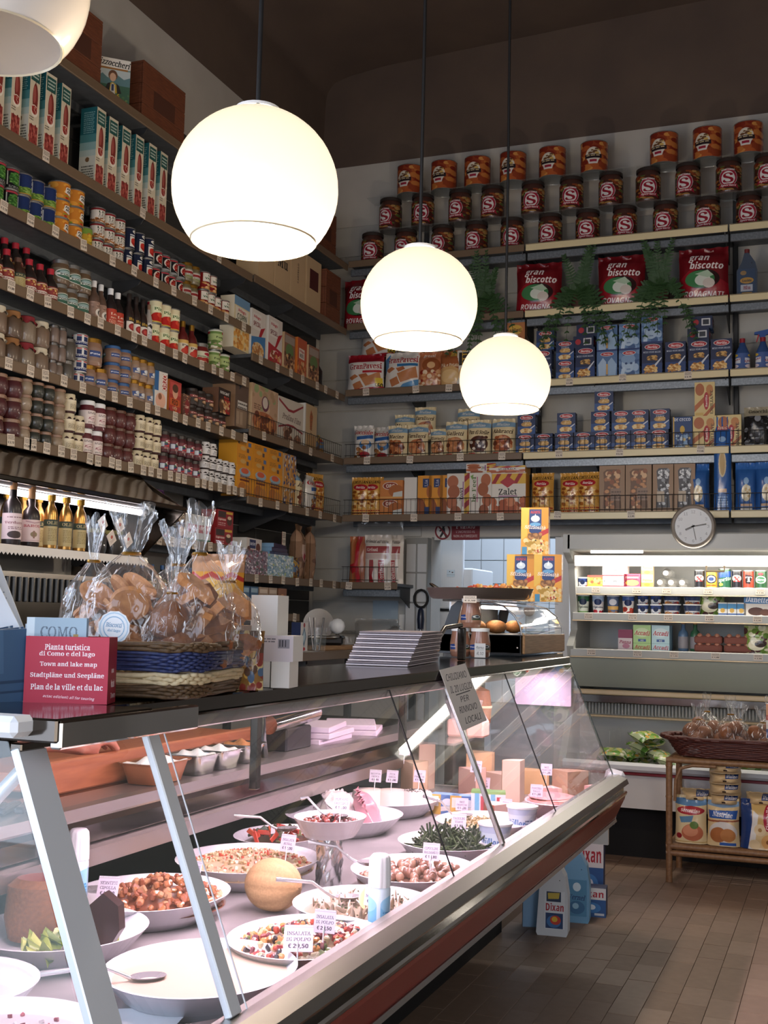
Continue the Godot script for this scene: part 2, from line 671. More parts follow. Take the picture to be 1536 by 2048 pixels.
# size is the height of the letters in pixels; turned: 1 reads upwards, 2 leans like handwriting
func words_px(text: String, o: Vector2, size: float, c: Color, font: int, wide: float, turned: int, clip: Rect2i) -> void:
	var g := letters(text, font)
	var lo: Vector2 = g[1]
	var hi: Vector2 = g[2]
	var k := size / maxf(hi.y - lo.y, 0.01)
	var kx := minf(k, wide / maxf(hi.x - lo.x, 0.01))
	var mid := (lo + hi) / 2
	var pts: PackedVector2Array = g[0]
	for i in range(0, pts.size(), 3):
		var q := []
		for j in 3:
			var p := (pts[i + j] - mid) * Vector2(kx, k)
			if turned == 1:
				p = Vector2(p.y, -p.x)
			elif turned == 2:
				p = Vector2(p.x - p.y * 0.25, p.y + p.x * 0.05)
			elif turned == 3:
				p = Vector2(p.x, p.y - p.x * 0.28)
			q.append(o + p)
		tri_px(q[0], q[1], q[2], clip, c)

func uv(called: String) -> Rect2:
	var r: Rect2 = uvr[called]
	return Rect2(r.position / 2048.0, r.size / 2048.0)

func paint_atlas() -> void:
	for f in [["Droid Sans",400],["Droid Serif",400],["Droid Sans",700],["Droid Serif",700]]:
		var sf := SystemFont.new()
		sf.font_names = PackedStringArray([f[0]])
		sf.font_weight = f[1]
		fonts.append(sf)
	atlas = Image.create(2048,2048,false,Image.FORMAT_RGB8)
	# plain swatches
	for sw in [["sw_teal","1f5a5e"],["sw_cream","d8cfb8"],["sw_navy","1c2b52"],["sw_red","8f1d20"],["sw_white","d9d7d2"],["sw_yellow","d99a2b"],["sw_brown","6b4a35"],["sw_black","15161a"],["sw_orange","c9702a"],["sw_lightblue","7fa6c9"],["sw_green","5f8a4a"],["sw_beige","c2a783"],["sw_kraft","94755a"],["sw_silver","8d8b92"],["sw_crimson","b3152f"],["sw_purple","4a2a55"]]:
		D(sw[0],8,8,sw[1],[])
	# ---- left wall
	D("tall_front",96,256,"cfc4ac",[["r",8,4,84,17,"24544e"],["l",20,7,60,10,"c8d0c4",2],["e",55,40,26,17,"7d2f28"],["e",48,36,14,10,"a0524a"],["r",52,20,5,5,"3c2a22"],["e",52,55,34,7,"e6ded0"],["e",52,54,26,5,"96362e"],["s",24,4,["b0473d","7d2420","d0a090"],2,5,[28,50,46,8]],["l",8,63,40,5,"4a4540",1.2],["r",10,72,80,26,"8e3a34"],["s",40,9,["b5665a","6d1f1d","a34b42"],3,8,[10,72,80,26]]])
	D("tall_side",64,256,"d3d0c2",[["r",0,0,100,34,"1f6066"],["r",0,34,100,10,"4d8586"],["r",0,44,100,10,"8fb0ac"],["r",0,54,100,8,"b8c6bd"],["l",20,6,60,26,"8fb4b2",1.2],["e",50,66,12,3,"7d5a38"],["l",15,74,70,18,"55544c",1.5],["r",12,90,40,6,"2e2e2c"]])
	D("mountain_pasta",160,230,"7d9690",[["r",0,0,100,20,"e9e4da"],["t","Pizzoccheri",50,10,13,"20201e",3,96,2],["r",8,20,84,4,"9b6a35"],["r",0,24,100,18,"b9c4c4"],["p",[0,45,20,34,38,44,60,33,82,42,100,36,100,60,0,60],"5d7f83"],["r",0,56,100,44,"3f6450"],["e",50,36,13,11,"6a4630"],["e",50,40,9,9,"d6ad90"],["p",[28,92,34,58,50,50,66,58,74,92],"c3a135"],["p",[42,92,45,56,50,52,56,56,60,92],"d9d5cc"],["r",47,55,7,14,"39405e"],["p",[26,70,36,54,44,52,40,74],"2c2a28"],["p",[60,52,68,56,76,72,64,74],"2c2a28"],["e",58,92,22,5,"c9cdb8"],["s",30,3,["52774f","35543c","6f8a55"],2,5,[0,74,100,26]]])
	D("pea_black",96,110,"131517",[["r",12,4,76,10,"a83c46"],["r",12,14,4,70,"b9bdb6"],["e",54,48,34,34,"35622b"],["s",70,2,["4c7f3a","6b9a4c","2c5222"],4,6,[26,22,56,52]],["l",20,86,60,8,"a8aaa4",3]])
	D("pea_blue",96,110,"1f2f5c",[["r",60,6,30,60,"101b38"],["t","170",74,36,26,"dfe3e6",2,60,1],["r",6,8,5,60,"c9d0d6"],["e",50,82,46,20,"5e7f35"],["s",50,6,["7c9c47","4b6b2a","93ab5c"],4,6,[6,66,88,32]],["r",0,94,100,6,"b08a3c"]])
	D("peach",128,110,"c07a2c",[["s",14,4,["d3953b","b8621f","e0b060"],8,18],["p",[44,26,92,14,96,62,60,74,40,60],"dcd6cc"],["t","PESCHE",70,36,12,"2a2624",2,46,2],["t","MACE",70,52,14,"2a2624",2,46,2],["s",8,11,["a8361e","7d8f2f"],4,8,[10,70,80,24]]])
	D("fruit_tin",96,110,"b8952f",[["r",0,0,100,30,"6f8f3a"],["s",16,4,["cda93a","a8702c","5f7f2f","c96f4a"],8,16,[0,20,100,60]],["r",0,78,100,22,"c9745c"],["l",15,82,70,12,"e6ded2",4]])
	D("legume",96,110,"d6d0c6",[["r",0,0,100,14,"7d2024"],["t","LEGU",52,26,16,"23371f",2,70],["t","LENTI",52,46,13,"2a2a28",1,70],["l",20,56,60,8,"54524c",3],["s",36,8,["8a5a34","a8703f","6b3f24"],5,9,[0,70,100,30]]])
	D("tomato_blue",96,128,"182038",[["e",60,14,22,9,"e0ddd6"],["t","CIR",60,14,8,"23371f",2,34],["r",26,30,62,6,"c9ccd0"],["r",26,40,62,52,"d6d2c8"],["e",58,66,26,20,"a02420"],["e",46,60,14,12,"bb362c"],["r",54,44,6,6,"41652c"]])
	D("bean_red",96,110,"17181b",[["r",8,4,84,9,"a84048"],["r",10,14,5,72,"c0c4c2"],["e",56,48,32,32,"d0c6bc"],["e",58,50,26,27,"8c2320"],["s",24,9,["a8382f","6b1715","b8584a"],4,7,[36,26,44,46]],["r",0,86,100,14,"8f9294"]])
	D("pickle",96,110,"8c8578",[["r",0,12,100,60,"c9c4ba"],["r",14,24,72,26,"8f2327"],["l",18,56,64,12,"4a4642",4],["s",20,3,["7d8a4a","a09a6a"],5,9,[0,76,100,24]]])
	D("pelati",96,128,"7d1f1f",[["r",16,4,76,50,"dad5cb"],["t","LA",56,16,12,"2c5030",2,60],["t","VALLE",56,34,12,"2c5030",2,60],["s",22,7,["c08a50","a05a30","d8b080"],6,11,[10,62,84,36]]])
	D("balsamic",96,110,"7a2a26",[["e",50,36,44,30,"c9b8a0"],["e",50,38,38,26,"8a2f2a"],["s",14,2,["caa84f","d9c9a4","4a1715"],3,6,[18,18,64,26]],["r",8,58,84,20,"d9d2c8"],["t","Acetelli",50,68,12,"6d1a1c",3,76,2],["r",0,86,100,14,"26302a"]])
	D("oval_green",110,100,"6f6450",[["e",50,50,46,44,"d8dbd6"],["e",50,50,41,39,"35604f"],["e",50,34,30,14,"8fa7a8"],["r",8,44,84,18,"d8dbd6"],["t","PONTI",50,53,14,"1d3a30",2,74]])
	D("rose_label",96,128,"8d7264",[["s",30,5,["a38576","7a6053"],6,12],["e",62,62,30,26,"d6d0c8"],["t","C",62,62,30,"20201e",3]])
	D("red_label",96,128,"b33a26",[["t","Lea",50,30,14,"e9dccb",3,70],["t","Salsa",50,52,11,"e9dccb",1,70],["l",20,66,60,20,"e0b8a0",3]])
	D("round_tomato",96,128,"26170f",[["t","Ruf",50,14,18,"c9a238",3],["r",8,30,84,66,"dcd6cc"],["e",52,62,30,22,"8f1f22"],["e",52,62,18,13,"b5433c"]])
	D("sauce_can",110,150,"d9d2ae",[["r",60,4,34,26,"b8253a"],["r",0,24,100,30,"dfe0bb"],["t","Pizza",50,36,14,"2f5a2a",3,80],["e",34,76,30,22,"b3251f"],["e",70,78,28,20,"c23c2a"],["e",50,64,18,12,"cf4a35"],["r",48,54,5,8,"3c6a2c"],["r",0,94,100,6,"c9b04a"]])
	D("passata",96,150,"d8cdb8",[["r",0,0,100,22,"c9a65a"],["e",60,56,30,22,"b3251f"],["t","Pass",50,34,13,"2b2a28",3],["e",40,70,24,18,"c23a2a"],["r",0,88,100,12,"7d1c1a"]])
	D("green_can",96,150,"6f8c4c",[["r",0,0,100,8,"d5d8c8"],["r",52,8,40,12,"a8262f"],["r",0,20,100,34,"a9bb7c"],["t","Funghi",52,38,12,"2b3a22",2],["s",34,5,["d5cdb8","9a8a6a","5a7038","e2dcc8"],7,14,[0,56,100,42]]])
	D("big_jar",110,100,"d2cfb8",[["e",50,22,18,14,"a8203a"],["t","Pomodorini",50,44,12,"3a5a2c",3],["s",18,2,["a82b20","c8452f","7d1512"],8,14,[0,62,100,38]]])
	D("pate_blue",96,96,"8a6f5f",[["r",14,22,34,46,"24407d"],["t","Patè",31,44,14,"dde2ea",2,30],["p",[52,60,62,26,88,20,92,58,74,74],"2f6a8c"],["e",74,40,14,16,"d6dade"],["e",74,58,16,10,"2f6a4a"]])
	D("pate_gold",96,96,"8f7868",[["p",[20,30,70,20,90,50,60,76,24,70],"2d4a86"],["e",56,38,18,16,"d0d6dc"],["r",30,54,44,14,"c9c4bc"]])
	D("check_tin",96,64,"d8d8d4",[["r",8,18,20,40,"28325a"],["r",38,18,22,40,"28325a"],["r",70,18,20,40,"28325a"],["r",8,4,20,9,"a83038"],["r",38,4,22,9,"a83038"],["r",70,4,20,9,"a83038"],["r",0,66,100,26,"2b3560"],["l",6,70,88,14,"c9ccd4",7]])
	D("barley_box",96,180,"d3cfc8",[["r",0,0,30,50,"2f5f96"],["r",60,6,34,40,"a83232"],["t","ORZO",76,26,18,"e6dcd0",2,40,1],["e",50,74,40,20,"d9a890"],["e",44,64,14,8,"8a5a40"]])
	D("portrait_box",128,180,"a83a34",[["r",6,6,88,34,"c0504a"],["e",50,34,22,18,"d3a488"],["e",50,22,24,12,"5a3a2a"],["r",10,52,80,20,"c9602c"],["t","RIO",50,62,15,"3a1512",2],["t","caffe",50,78,9,"e6c8a0",1],["s",20,4,["6b2420","c96a3a"],4,8,[0,84,100,14]]])
	D("coffee_jar",96,96,"231a17",[["r",10,8,80,30,"7d2420"],["t","Caffe",50,22,15,"e6dcd0",3],["e",56,66,26,24,"8f6a4a"],["e",52,62,16,14,"c9a884"]])
	D("instant_box",128,150,"2a1d19",[["t","NESCAFÉ",50,16,14,"e8e6e0",2],["t","RELAX",66,33,9,"c94a3a",2,50],["r",48,40,48,56,"9b2420"],["e",34,66,28,24,"5a3a26"],["s",26,3,["b88a5a","6b4a30","d3b088"],5,10,[8,50,84,46]]])
	D("cream_label",96,110,"cfc3a4",[["p",[0,0,100,0,100,16,70,26,50,14,30,26,0,16],"ddd2b6"],["l",22,40,56,40,"6b5a44",3.5]])
	D("script_label",96,130,"dccfcb",[["l",24,12,52,12,"4a3a3c",4],["e",56,58,24,20,"c8a0a4"],["e",56,58,19,15,"dccfcb"],["t","La M",54,58,12,"7d2a3a",3,60,2],["l",26,82,50,10,"5a4a48",3]])
	D("berry_label",96,110,"6d1d2c",[["r",0,30,100,50,"23325e"],["e",62,26,26,16,"d6ccc8"],["e",60,24,14,9,"a01f2a"],["r",8,34,22,44,"c3ccd8"],["s",16,7,["a8202c","3d6a35","c94a50"],7,12,[34,40,60,36]],["l",30,84,60,10,"d9c0b4",4]])
	D("white_label",96,96,"d6d4d4",[["p",[10,22,40,6,54,16,76,8,92,26,70,24,50,34,28,22],"26221f"],["t","hero",50,52,14,"303038",1,60],["l",24,66,52,20,"7c7a80",4]])
	D("coffee_red",96,180,"8a1f2a",[["r",12,8,76,10,"701522"],["t","LAVAZZA",50,13,7,"e0d8cc",2,70],["p",[20,30,80,26,90,80,60,92,30,80],"cfc8bc"],["p",[50,40,84,44,80,76,56,84],"5a3a28"],["e",66,66,14,8,"8f6848"],["l",22,40,26,14,"8f6a6a",2]])
	D("coffee_dark",96,180,"2a2420",[["e",50,30,26,12,"5a2a26"],["l",20,50,60,12,"a39a8c",3],["r",10,70,80,20,"3d332c"]])
	D("coffee_decaf",96,180,"4a3128",[["e",50,28,40,17,"d6ccba"],["t","HAG",50,28,15,"34211a",2,60],["e",54,70,34,16,"b58a64"],["e",50,66,18,8,"e0c8a8"]])
	D("coffee_dots",96,150,"5a3a30",[["s",90,4,["d3c4a8","a87a50","8c2f30","30201a"],3,6],["e",56,50,30,30,"7d2a2c"],["t","Cuor",56,50,12,"e0cfb8",3,46]])
	D("coffee_tin",96,150,"b9bcc0",[["r",58,0,42,100,"9da0a6"],["r",26,34,44,30,"9b2430"],["t","illy",48,49,17,"e8e4e0",0,34],["r",0,88,100,12,"2f5a40"]])
	D("coffee_pack",160,110,"8c1f28",[["r",6,8,46,34,"3a2a26"],["r",55,6,40,14,"c9a23a"],["t","Espresso",30,54,16,"e6ddd2",2,50],["e",76,56,16,26,"4a3024"],["e",76,40,12,10,"d8c0a0"],["l",8,70,44,18,"c9a0a0",5]])
	D("cereal_corn",120,180,"d3c49a",[["r",0,0,100,18,"6a8fb0"],["r",8,20,84,34,"ded7c8"],["t","Kellogg's",50,26,7,"a82430",3,60,2],["t","CORN",50,37,11,"3a4a34",2,70],["t","FLAKES",50,49,11,"3a4a34",2,74],["r",8,54,84,4,"a82430"],["s",60,3,["d39a4a","c07f34","e6c07a"],5,10,[0,66,100,34]]])
	D("cereal_blue",120,180,"cfc9c2",[["r",10,8,56,34,"d9d5d0"],["t","SPECIAL",38,30,10,"7d3a3c",2,50],["t","Kellogg's",38,16,7,"a82430",3,50,2],["p",[66,36,96,30,60,62,44,66],"a82430"],["p",[0,60,100,50,100,100,0,100],"3f74a8"],["e",50,84,42,17,"c9b494"],["s",44,8,["c9985a","a87040","dcc094"],5,9,[14,72,72,24]]])
	D("cereal_red",120,180,"cfc6c0",[["r",10,8,60,34,"dcd6d0"],["t","SPECIAL",40,32,10,"6b3338",2,52],["t","Kellogg's",40,16,7,"a82430",3,50,2],["p",[70,34,100,28,62,60,46,64],"a8202c"],["p",[0,56,100,66,100,100,0,100],"a8303a"],["e",54,84,40,16,"dcc4b4"],["s",44,5,["c98a5a","a82a34","8f4a30"],5,9,[18,72,70,24]]])
	D("cereal_choc",120,180,"8a5f4a",[["r",6,6,88,20,"9c8f86"],["e",50,46,36,20,"5f7a4a"],["s",50,6,["6a4430","a8784f","c9a070","3d2a20"],5,11,[0,54,100,46]]])
	D("cereal_orange",120,180,"b8583a",[["r",16,26,60,26,"dcd3c8"],["t","Kellogg's",46,33,7,"a82430",3,50,2],["t","MIEL",46,44,9,"3a3432",2,46],["s",50,4,["c98a4a","8a4a2a","d9b080"],5,10,[0,60,100,40]]])
	D("panettone",200,180,"b8977c",[["s",20,2,["8fa070","c9ac8e","a88a6a"],4,9,[0,0,100,50]],["e",50,34,14,16,"6a3a4a"],["e",50,32,10,12,"d3c8bc"],["e",50,74,46,22,"a86440"],["s",40,7,["c9884f","8a4a28","6b3420"],5,9,[14,60,72,32]],["l",8,40,26,12,"7d5a48",2]])
	D("truffle_box",200,180,"c6bdb0",[["p",[0,4,40,22,60,22,100,4,100,8,60,28,40,28,0,9],"8c2a34"],["t","Pralina Fina",54,42,13,"6b5a52",3,74,2],["p",[0,66,40,56,60,56,100,66,100,70,60,60,40,60,0,70],"8c2a34"],["s",14,8,["5a3828","8a5a40","a8806a"],7,12,[24,68,60,28]]])
	D("tall_yellow",110,180,"c0a580",[["r",0,0,8,100,"c9c8c4"],["p",[50,10,66,24,58,54,44,54,40,26],"a85a34"],["r",20,66,70,26,"b08a5c"],["t","FRUTTA",54,40,8,"7d5a38",3,60,1]])
	D("brown_box",96,180,"5c4a40",[["r",20,50,70,14,"c9c4bc"],["l",24,54,60,8,"4a4440",3],["r",10,66,80,32,"8a745f"],["r",14,70,20,24,"a08a74"],["r",40,70,20,24,"a08a74"]])
	D("biscuit_box",110,150,"d68f26",[["e",50,20,36,14,"8fa8b8"],["e",50,16,24,9,"c95a3a"],["t","Biscotti",50,34,9,"3a4a7d",3,74],["r",20,43,60,6,"6d2a1c"],["e",36,74,26,22,"b06a2c"],["e",68,78,22,19,"c07f3a"]])
	D("biscuit_side",128,80,"d08a24",[["l",12,14,40,30,"7d5a2a",5],["r",62,60,14,30,"5a4a4a"],["e",40,66,18,16,"c9a060"],["r",70,12,18,30,"4f6a9a"]])
	D("blue_pattern",64,180,"c08a48",[["s",50,3,["2f4a8a","d0d0d4","24386d"],6,12]])
	D("glitter_pink",220,130,"7d707c",[["s",220,4,["a08a9c","c9b8c4","5a4a5c","8a4a5a","d9d0d8","4a5a50"],1.5,4]])
	D("glitter_blue",220,130,"8faabc",[["s",220,9,["b8ccd6","d0dde2","6a8ca6","a8b88a","dde2e0"],1.5,4]])
	D("candy",110,110,"8f6a3a",[["s",80,9,["c9a04a","8a3a30","4f6a8c","d3c08a","5a4030"],6,12]])
	D("cone_a",90,150,"3f5f7d",[["r",10,6,80,16,"8fa8ba"],["p",[30,50,70,50,50,96],"a87a4a"],["e",50,46,22,12,"d3c4ac"]])
	D("cone_b",90,150,"a08a78",[["r",10,8,80,14,"c9b8a8"],["e",50,66,26,24,"4a3a34"],["e",40,56,14,12,"c9a884"]])
	D("cone_c",90,150,"8a5f48",[["e",50,40,30,18,"c08a60"],["e",40,74,18,16,"3a2820"],["e",70,78,14,14,"4a3026"]])
	D("diamond_box",90,150,"c9c6c4",[["p",[50,14,80,50,50,86,20,50],"4a6a86"],["p",[50,26,70,50,50,74,30,50],"a8c0cc"],["e",50,10,12,8,"8a3038"],["e",50,92,20,6,"a03038"]])
	D("choc_bar",160,60,"d3cbc6",[["r",20,10,40,60,"2a3560"],["t","Loacker",40,36,26,"d8d8e0",2,36],["e",76,60,14,30,"6b3a28"],["e",16,76,10,20,"5a3426"]])
	# ---- rear wall
	D("mostarda",150,190,"43241c",[["s",60,3,["7d3a20","8f5a2a","4f5a2c","5f1f1a","a07a48"],5,10],["e",50,48,23,36,"d6d3d2"],["e",50,48,22,35,"96283c"],["e",50,51,17,28,"d9d6d5"],["t","MOSTARDA",50,17,6,"e0d8d8",2,34],["t","S",50,50,40,"8c2030",3,26],["p",[27,74,73,74,77,94,70,88,30,88,23,94],"8c2030"],["t","Sperlari",50,81,10,"e6dcdc",3,38,2]])
	D("mostarda_tin",160,160,"8a3c22",[["s",40,3,["a8552c","b87038","7a2a1c","c98a48"],8,16],["e",48,48,18,26,"d6cfc0"],["s",16,5,["c9a860","6b4a30","e0d8c0"],3,5,[36,28,24,16]],["r",28,46,40,13,"2c2226"],["l",32,49,32,6,"c9b48a",3],["p",[34,61,62,61,58,78,38,78],"d9d3cc"],["r",40,64,16,8,"96283c"]])
	D("snack_bag",200,220,"6d141c",[["p",[0,60,30,40,100,70,100,100,0,100],"8f1b26"],["t","gran",42,24,14,"e6e0de",2,50,2],["t","biscotto",58,37,13,"e6e0de",2,66,2],["e",50,62,34,18,"2a1214"],["e",44,62,30,16,"3f7a4c"],["e",50,64,16,11,"cfd6cc"],["e",62,70,12,9,"c9c0b8"],["p",[34,52,60,46,72,56,60,60],"a9c0a8"],["t","ROVAGNATI",52,89,9,"ddd4d2",2,80,2]])
	D("cracker_red",190,170,"a8242c",[["r",0,0,100,22,"8c1a26"],["r",0,22,100,78,"d6d0ca"],["t","GranPavesi",52,33,15,"9b1f2a",3,88],["r",46,45,50,6,"a8242c"],["p",[6,62,24,54,34,60,16,70],"b06f48"],["p",[34,56,56,52,62,60,42,66],"a8653f"],["p",[42,66,92,50,96,76,54,86],"bb7d52"],["p",[18,80,40,72,48,88,24,96],"b06f48"],["r",80,66,18,30,"d6b83a"],["t","560",89,86,12,"2a2018",2,18],["p",[0,94,100,88,100,100,0,100],"9b1f2a"]])
	D("cracker_blue",190,170,"d6d2cc",[["t","GranPavesi",52,22,16,"9b1f2a",3,88],["r",40,33,56,7,"2f6a9c"],["p",[0,20,14,4,14,40,0,60],"4f86b4"],["p",[6,48,24,40,34,46,16,56],"b06f48"],["p",[36,44,58,40,64,48,44,54],"a8653f"],["p",[40,58,92,42,96,70,50,82],"bb7d52"],["p",[18,74,40,66,48,84,24,92],"b06f48"],["p",[56,86,100,74,100,100,40,100],"4f86b4"]])
	D("pretzel_bag",120,170,"b5714c",[["t","grossi",46,12,12,"d9cfc4",2,70],["e",56,38,36,20,"8f4f2c"],["e",56,38,16,9,"d3a878"],["s",40,3,["c9986a","a86a40","e0c8a8","8a3024"],5,10,[0,54,100,46]]])
	D("potato_bag",120,170,"9b5a34",[["r",50,4,46,14,"c9a04a"],["t","Più e Patate",50,42,10,"e0cfb0",3,84],["p",[0,50,60,44,100,56,96,92,10,94],"c9a06a"],["e",50,72,40,18,"d6b480"]])
	D("salty_box",96,170,"a86a3c",[["e",50,24,36,16,"c9a23f"],["t","salati",50,25,12,"3a1a14",3,64],["s",40,6,["c08a54","8a4a2c","d9b488"],5,10,[0,44,100,56]]])
	D("dark_pack",96,200,"d3cfc6",[["r",12,6,76,36,"2a2018"],["t","FETTE",50,24,16,"c9a23f",2,60,1],["e",50,68,38,24,"c99a5c"],["r",30,46,50,10,"3a4a2c"]])
	D("pasta_tall",130,220,"16244a",[["r",0,62,100,38,"1f3a70"],["e",52,12,38,9,"d9d3d2"],["e",52,12,35,7.5,"a82a34"],["t","Barilla",52,12,7,"eae4e2",3,48,2],["t","MEZZE PENNE RIGATE",50,28,5,"c9d0dc",1,84],["e",50,46,26,8,"7d5a30"],["s",26,5,["a87a3f","c9a05c","5a4020"],4,7,[26,40,48,12]],["p",[60,68,96,44,98,47,66,74],"c9ced6"],["e",44,80,32,11,"c08a44"],["s",34,9,["d9b06a","a8702f","e2c48a"],5,8,[16,70,56,20]]])
	D("pasta_face",150,200,"4f6f9c",[["s",24,4,["6a8ab4","3a5684","86a4c8"],8,18],["e",46,52,32,32,"a9c0d8"],["e",46,34,34,18,"7f9cc0"],["e",36,50,6,4,"2c4470"],["e",60,50,6,4,"2c4470"],["r",38,70,18,4,"6a84ac"],["p",[8,98,14,70,28,62,32,68,26,98],"b8cce0"],["e",82,66,14,14,"9fb8d4"],["e",50,11,32,8,"d9d3d2"],["e",50,11,29,6.5,"a82a34"],["t","Barilla",50,11,6,"eae4e2",3,40,2],["r",0,93,100,7,"24386d"]])
	D("pasta_arms",150,200,"4f6f9c",[["p",[10,96,6,50,30,24,46,40,44,96],"a4bcd6"],["p",[56,96,54,40,72,24,96,50,92,96],"94b0ce"],["r",46,48,8,40,"c9a05c"],["e",50,11,32,8,"d9d3d2"],["e",50,11,29,6.5,"a82a34"],["t","Barilla",50,11,6,"eae4e2",3,40,2],["r",0,93,100,7,"24386d"]])
	D("pasta_small",130,150,"1f3058",[["r",0,60,100,40,"2f5088"],["e",50,16,36,12,"d9d3d2"],["e",50,16,33,10,"a82a34"],["t","Barilla",50,16,9,"eae4e2",3,46,2],["l",30,32,40,5,"c9d0dc",2],["e",50,50,30,12,"b08a54"],["s",20,5,["d9b884","c9a05c"],4,7,[26,42,48,14]],["p",[62,76,96,54,98,58,66,82],"c9ced6"],["e",48,82,34,13,"cfa46a"],["s",20,8,["e2cc9a","b8853f"],5,8,[22,74,52,18]]])
	D("pasta_side",60,220,"14203f",[["l",16,12,68,40,"7f90b4",1.6],["r",20,60,60,24,"c9c6c0"],["r",30,64,40,14,"30384f"]])
	D("pasta_top",130,50,"182648",[["r",50,20,40,60,"c9ccd0"],["r",56,30,28,40,"30343f"],["e",24,50,14,24,"a82a34"]])
	D("lasagne_box",128,180,"1d3f72",[["r",4,0,6,100,"c9a23f"],["t","DE CECCO",50,9,9,"dfe2e6",2],["e",50,40,12,12,"c9a23f"],["s",30,5,["d3c090","7fa0c4","b8c8d8"],5,10,[14,58,72,40]]])
	D("egg_box",150,170,"d3bd84",[["p",[0,70,70,30,84,30,84,38,0,88],"b0653a"],["p",[40,100,100,62,100,74,60,100],"b0653a"],["e",26,22,22,18,"a8623a"],["e",74,22,17,14,"bb7d48"],["e",58,56,13,26,"a8282f"],["t","Barilla",58,56,8,"eadfd8",3,40,1],["t","EMILIANE",84,60,12,"4a3420",3,70,1],["r",4,90,40,8,"c9a860"]])
	D("egg_bag",120,200,"cf9a48",[["t","EMILIANE",50,13,8,"3a2a1c",3,88],["e",50,27,34,8,"a8282f"],["t","Barilla",50,27,6,"eadfd8",3,46,2],["s",50,5,["a8642a","d9a85a","8a4a1c","e6c48a"],5,11,[8,38,84,40]],["r",0,80,100,20,"dda85a"],["l",10,84,80,10,"a8402c",3]])
	for bg in [["Macine","a8643c"],["Tarallucci","b06a44"],["Ritornelli","8a5a34"],["Galletti","b0744c"],["Pan di Stelle","4a2418"],["Abbracci","9b5230"]]:
		var seedn: int = str(bg[0]).length()
		D("bag_" + str(bg[0]).to_lower().replace(" ","_"),130,190,"d8c7a0",[["p",[0,12,50,6,100,12,100,24,0,24],"7f9fb8"],["t","Mulino",50,16,8,"e6e6e0",3,60,2],["t",bg[0],50,36,11,"2e1a14",3,86,2],["e",50,68,40,22,str(bg[1])],["s",22,seedn,[bg[1],"c98a5c","6b3420","b8805a"] if bg[0] != "Pan di Stelle" else ["4a2418","d9cfc0","5a3020"],7,12 if bg[0] != "Pan di Stelle" else 8,[16,50,68,36]],["r",6,92,30,5,"b03a34"]])
	D("drops_bag",130,190,"d3cfc9",[["p",[0,20,60,12,100,20,100,34,0,38],"c9c4bc"],["t","Gocciole",50,22,13,"a8242c",3,88,2],["p",[20,34,96,30,96,40,20,44],"2f5a94"],["e",64,58,28,14,"3f74ac"],["e",64,52,20,8,"d3b494"],["s",12,4,["8a5a34","b07a4a","5a3420"],7,12,[0,64,60,34]],["e",60,86,24,8,"96242c"]])
	D("gold_saiwa",130,90,"c47a3a",[["e",46,32,34,22,"ded3c8"],["e",46,32,31,19,"8f3a24"],["t","ORO",46,32,20,"e6dcd0",2,44],["e",72,60,34,34,"a8602c"],["p",[60,70,100,60,100,100,56,100],"c9ccc8"],["r",0,92,100,8,"d3a058"]])
	D("novel_yellow",90,200,"d9932e",[["r",36,8,44,22,"22386a"],["t","Lia",58,19,9,"d9d6e0",1,30,1],["p",[0,54,40,60,60,76,44,100,0,100],"8f4f2a"],["e",84,40,22,16,"a8602c"],["r",50,78,36,18,"22386a"]])
	D("checker_pack",150,200,"d6d0c8",[["e",24,20,22,15,"a86240"],["e",28,44,24,16,"9b5836"],["e",20,70,22,15,"a86240"],["e",36,92,22,14,"8f4f30"],["r",70,0,30,100,"c9a03a"],["p",[70,8,100,-8,100,6,70,22],"96242c"],["p",[70,40,100,24,100,38,70,54],"96242c"],["p",[70,72,100,56,100,70,70,86],"96242c"],["p",[70,100,100,88,100,100],"96242c"],["t","Tovi",58,50,11,"2a2220",3,40,1],["r",63,20,3,60,"7d3a7a"]])
	D("feed_pack",150,200,"d6d0c8",[["e",74,18,22,15,"a86240"],["e",62,40,24,16,"9b5836"],["e",80,66,22,15,"a86240"],["e",66,90,22,14,"8f4f30"],["t","be Feel",20,40,14,"4f6a3a",3,60,1],["r",34,10,3,60,"a83a6a"],["p",[4,8,18,4,14,18],"6f9a4a"]])
	D("zalet",190,190,"d9d3ca",[["p",[0,4,10,4,0,14],"96242c"],["r",0,2,100,24,"d3a83a"],["p",[4,26,20,2,32,2,16,26],"96242c"],["p",[34,26,50,2,62,2,46,26],"96242c"],["p",[64,26,80,2,92,2,76,26],"96242c"],["p",[50,8,72,22,50,36,28,22],"a8323c"],["t","Zalet",50,45,15,"24201e",3,50],["r",24,55,52,2,"7d3a7a"],["s",26,4,["b5633c","a3522f","c9805a"],9,14,[4,64,92,34]]])
	D("grain_sleeve",130,220,"94755a",[["p",[16,14,30,8,70,8,84,14,80,40,86,90,14,90,20,40],"6b4c38"],["s",50,3,["a8704a","c08a5c","8a5438","d3ac84"],4,10,[22,12,56,76]],["r",44,48,40,26,"8a7060"],["l",48,54,32,14,"5a463a",3]])
	D("foil_sleeve",110,220,"94755a",[["p",[18,14,30,8,70,8,82,14,76,50,84,90,16,90,24,50],"4a4a50"],["s",60,3,["c9ccd0","2a2a30","8f9298","e0e2e4"],3,9,[24,12,52,70]],["r",20,56,36,22,"b8a894"]])
	D("spaghetti",80,300,"2a5a9c",[["r",20,10,60,4,"b04030"],["t","AGNESI",50,12,3,"d9d4d0",2,54],["e",50,24,20,3,"8fb0d4"],["e",50,50,22,14,"c9b48a"],["e",50,50,15,12,"b3935c"],["r",26,76,48,4,"c9a88a"],["l",24,84,52,10,"8fb0d4",1.2]])
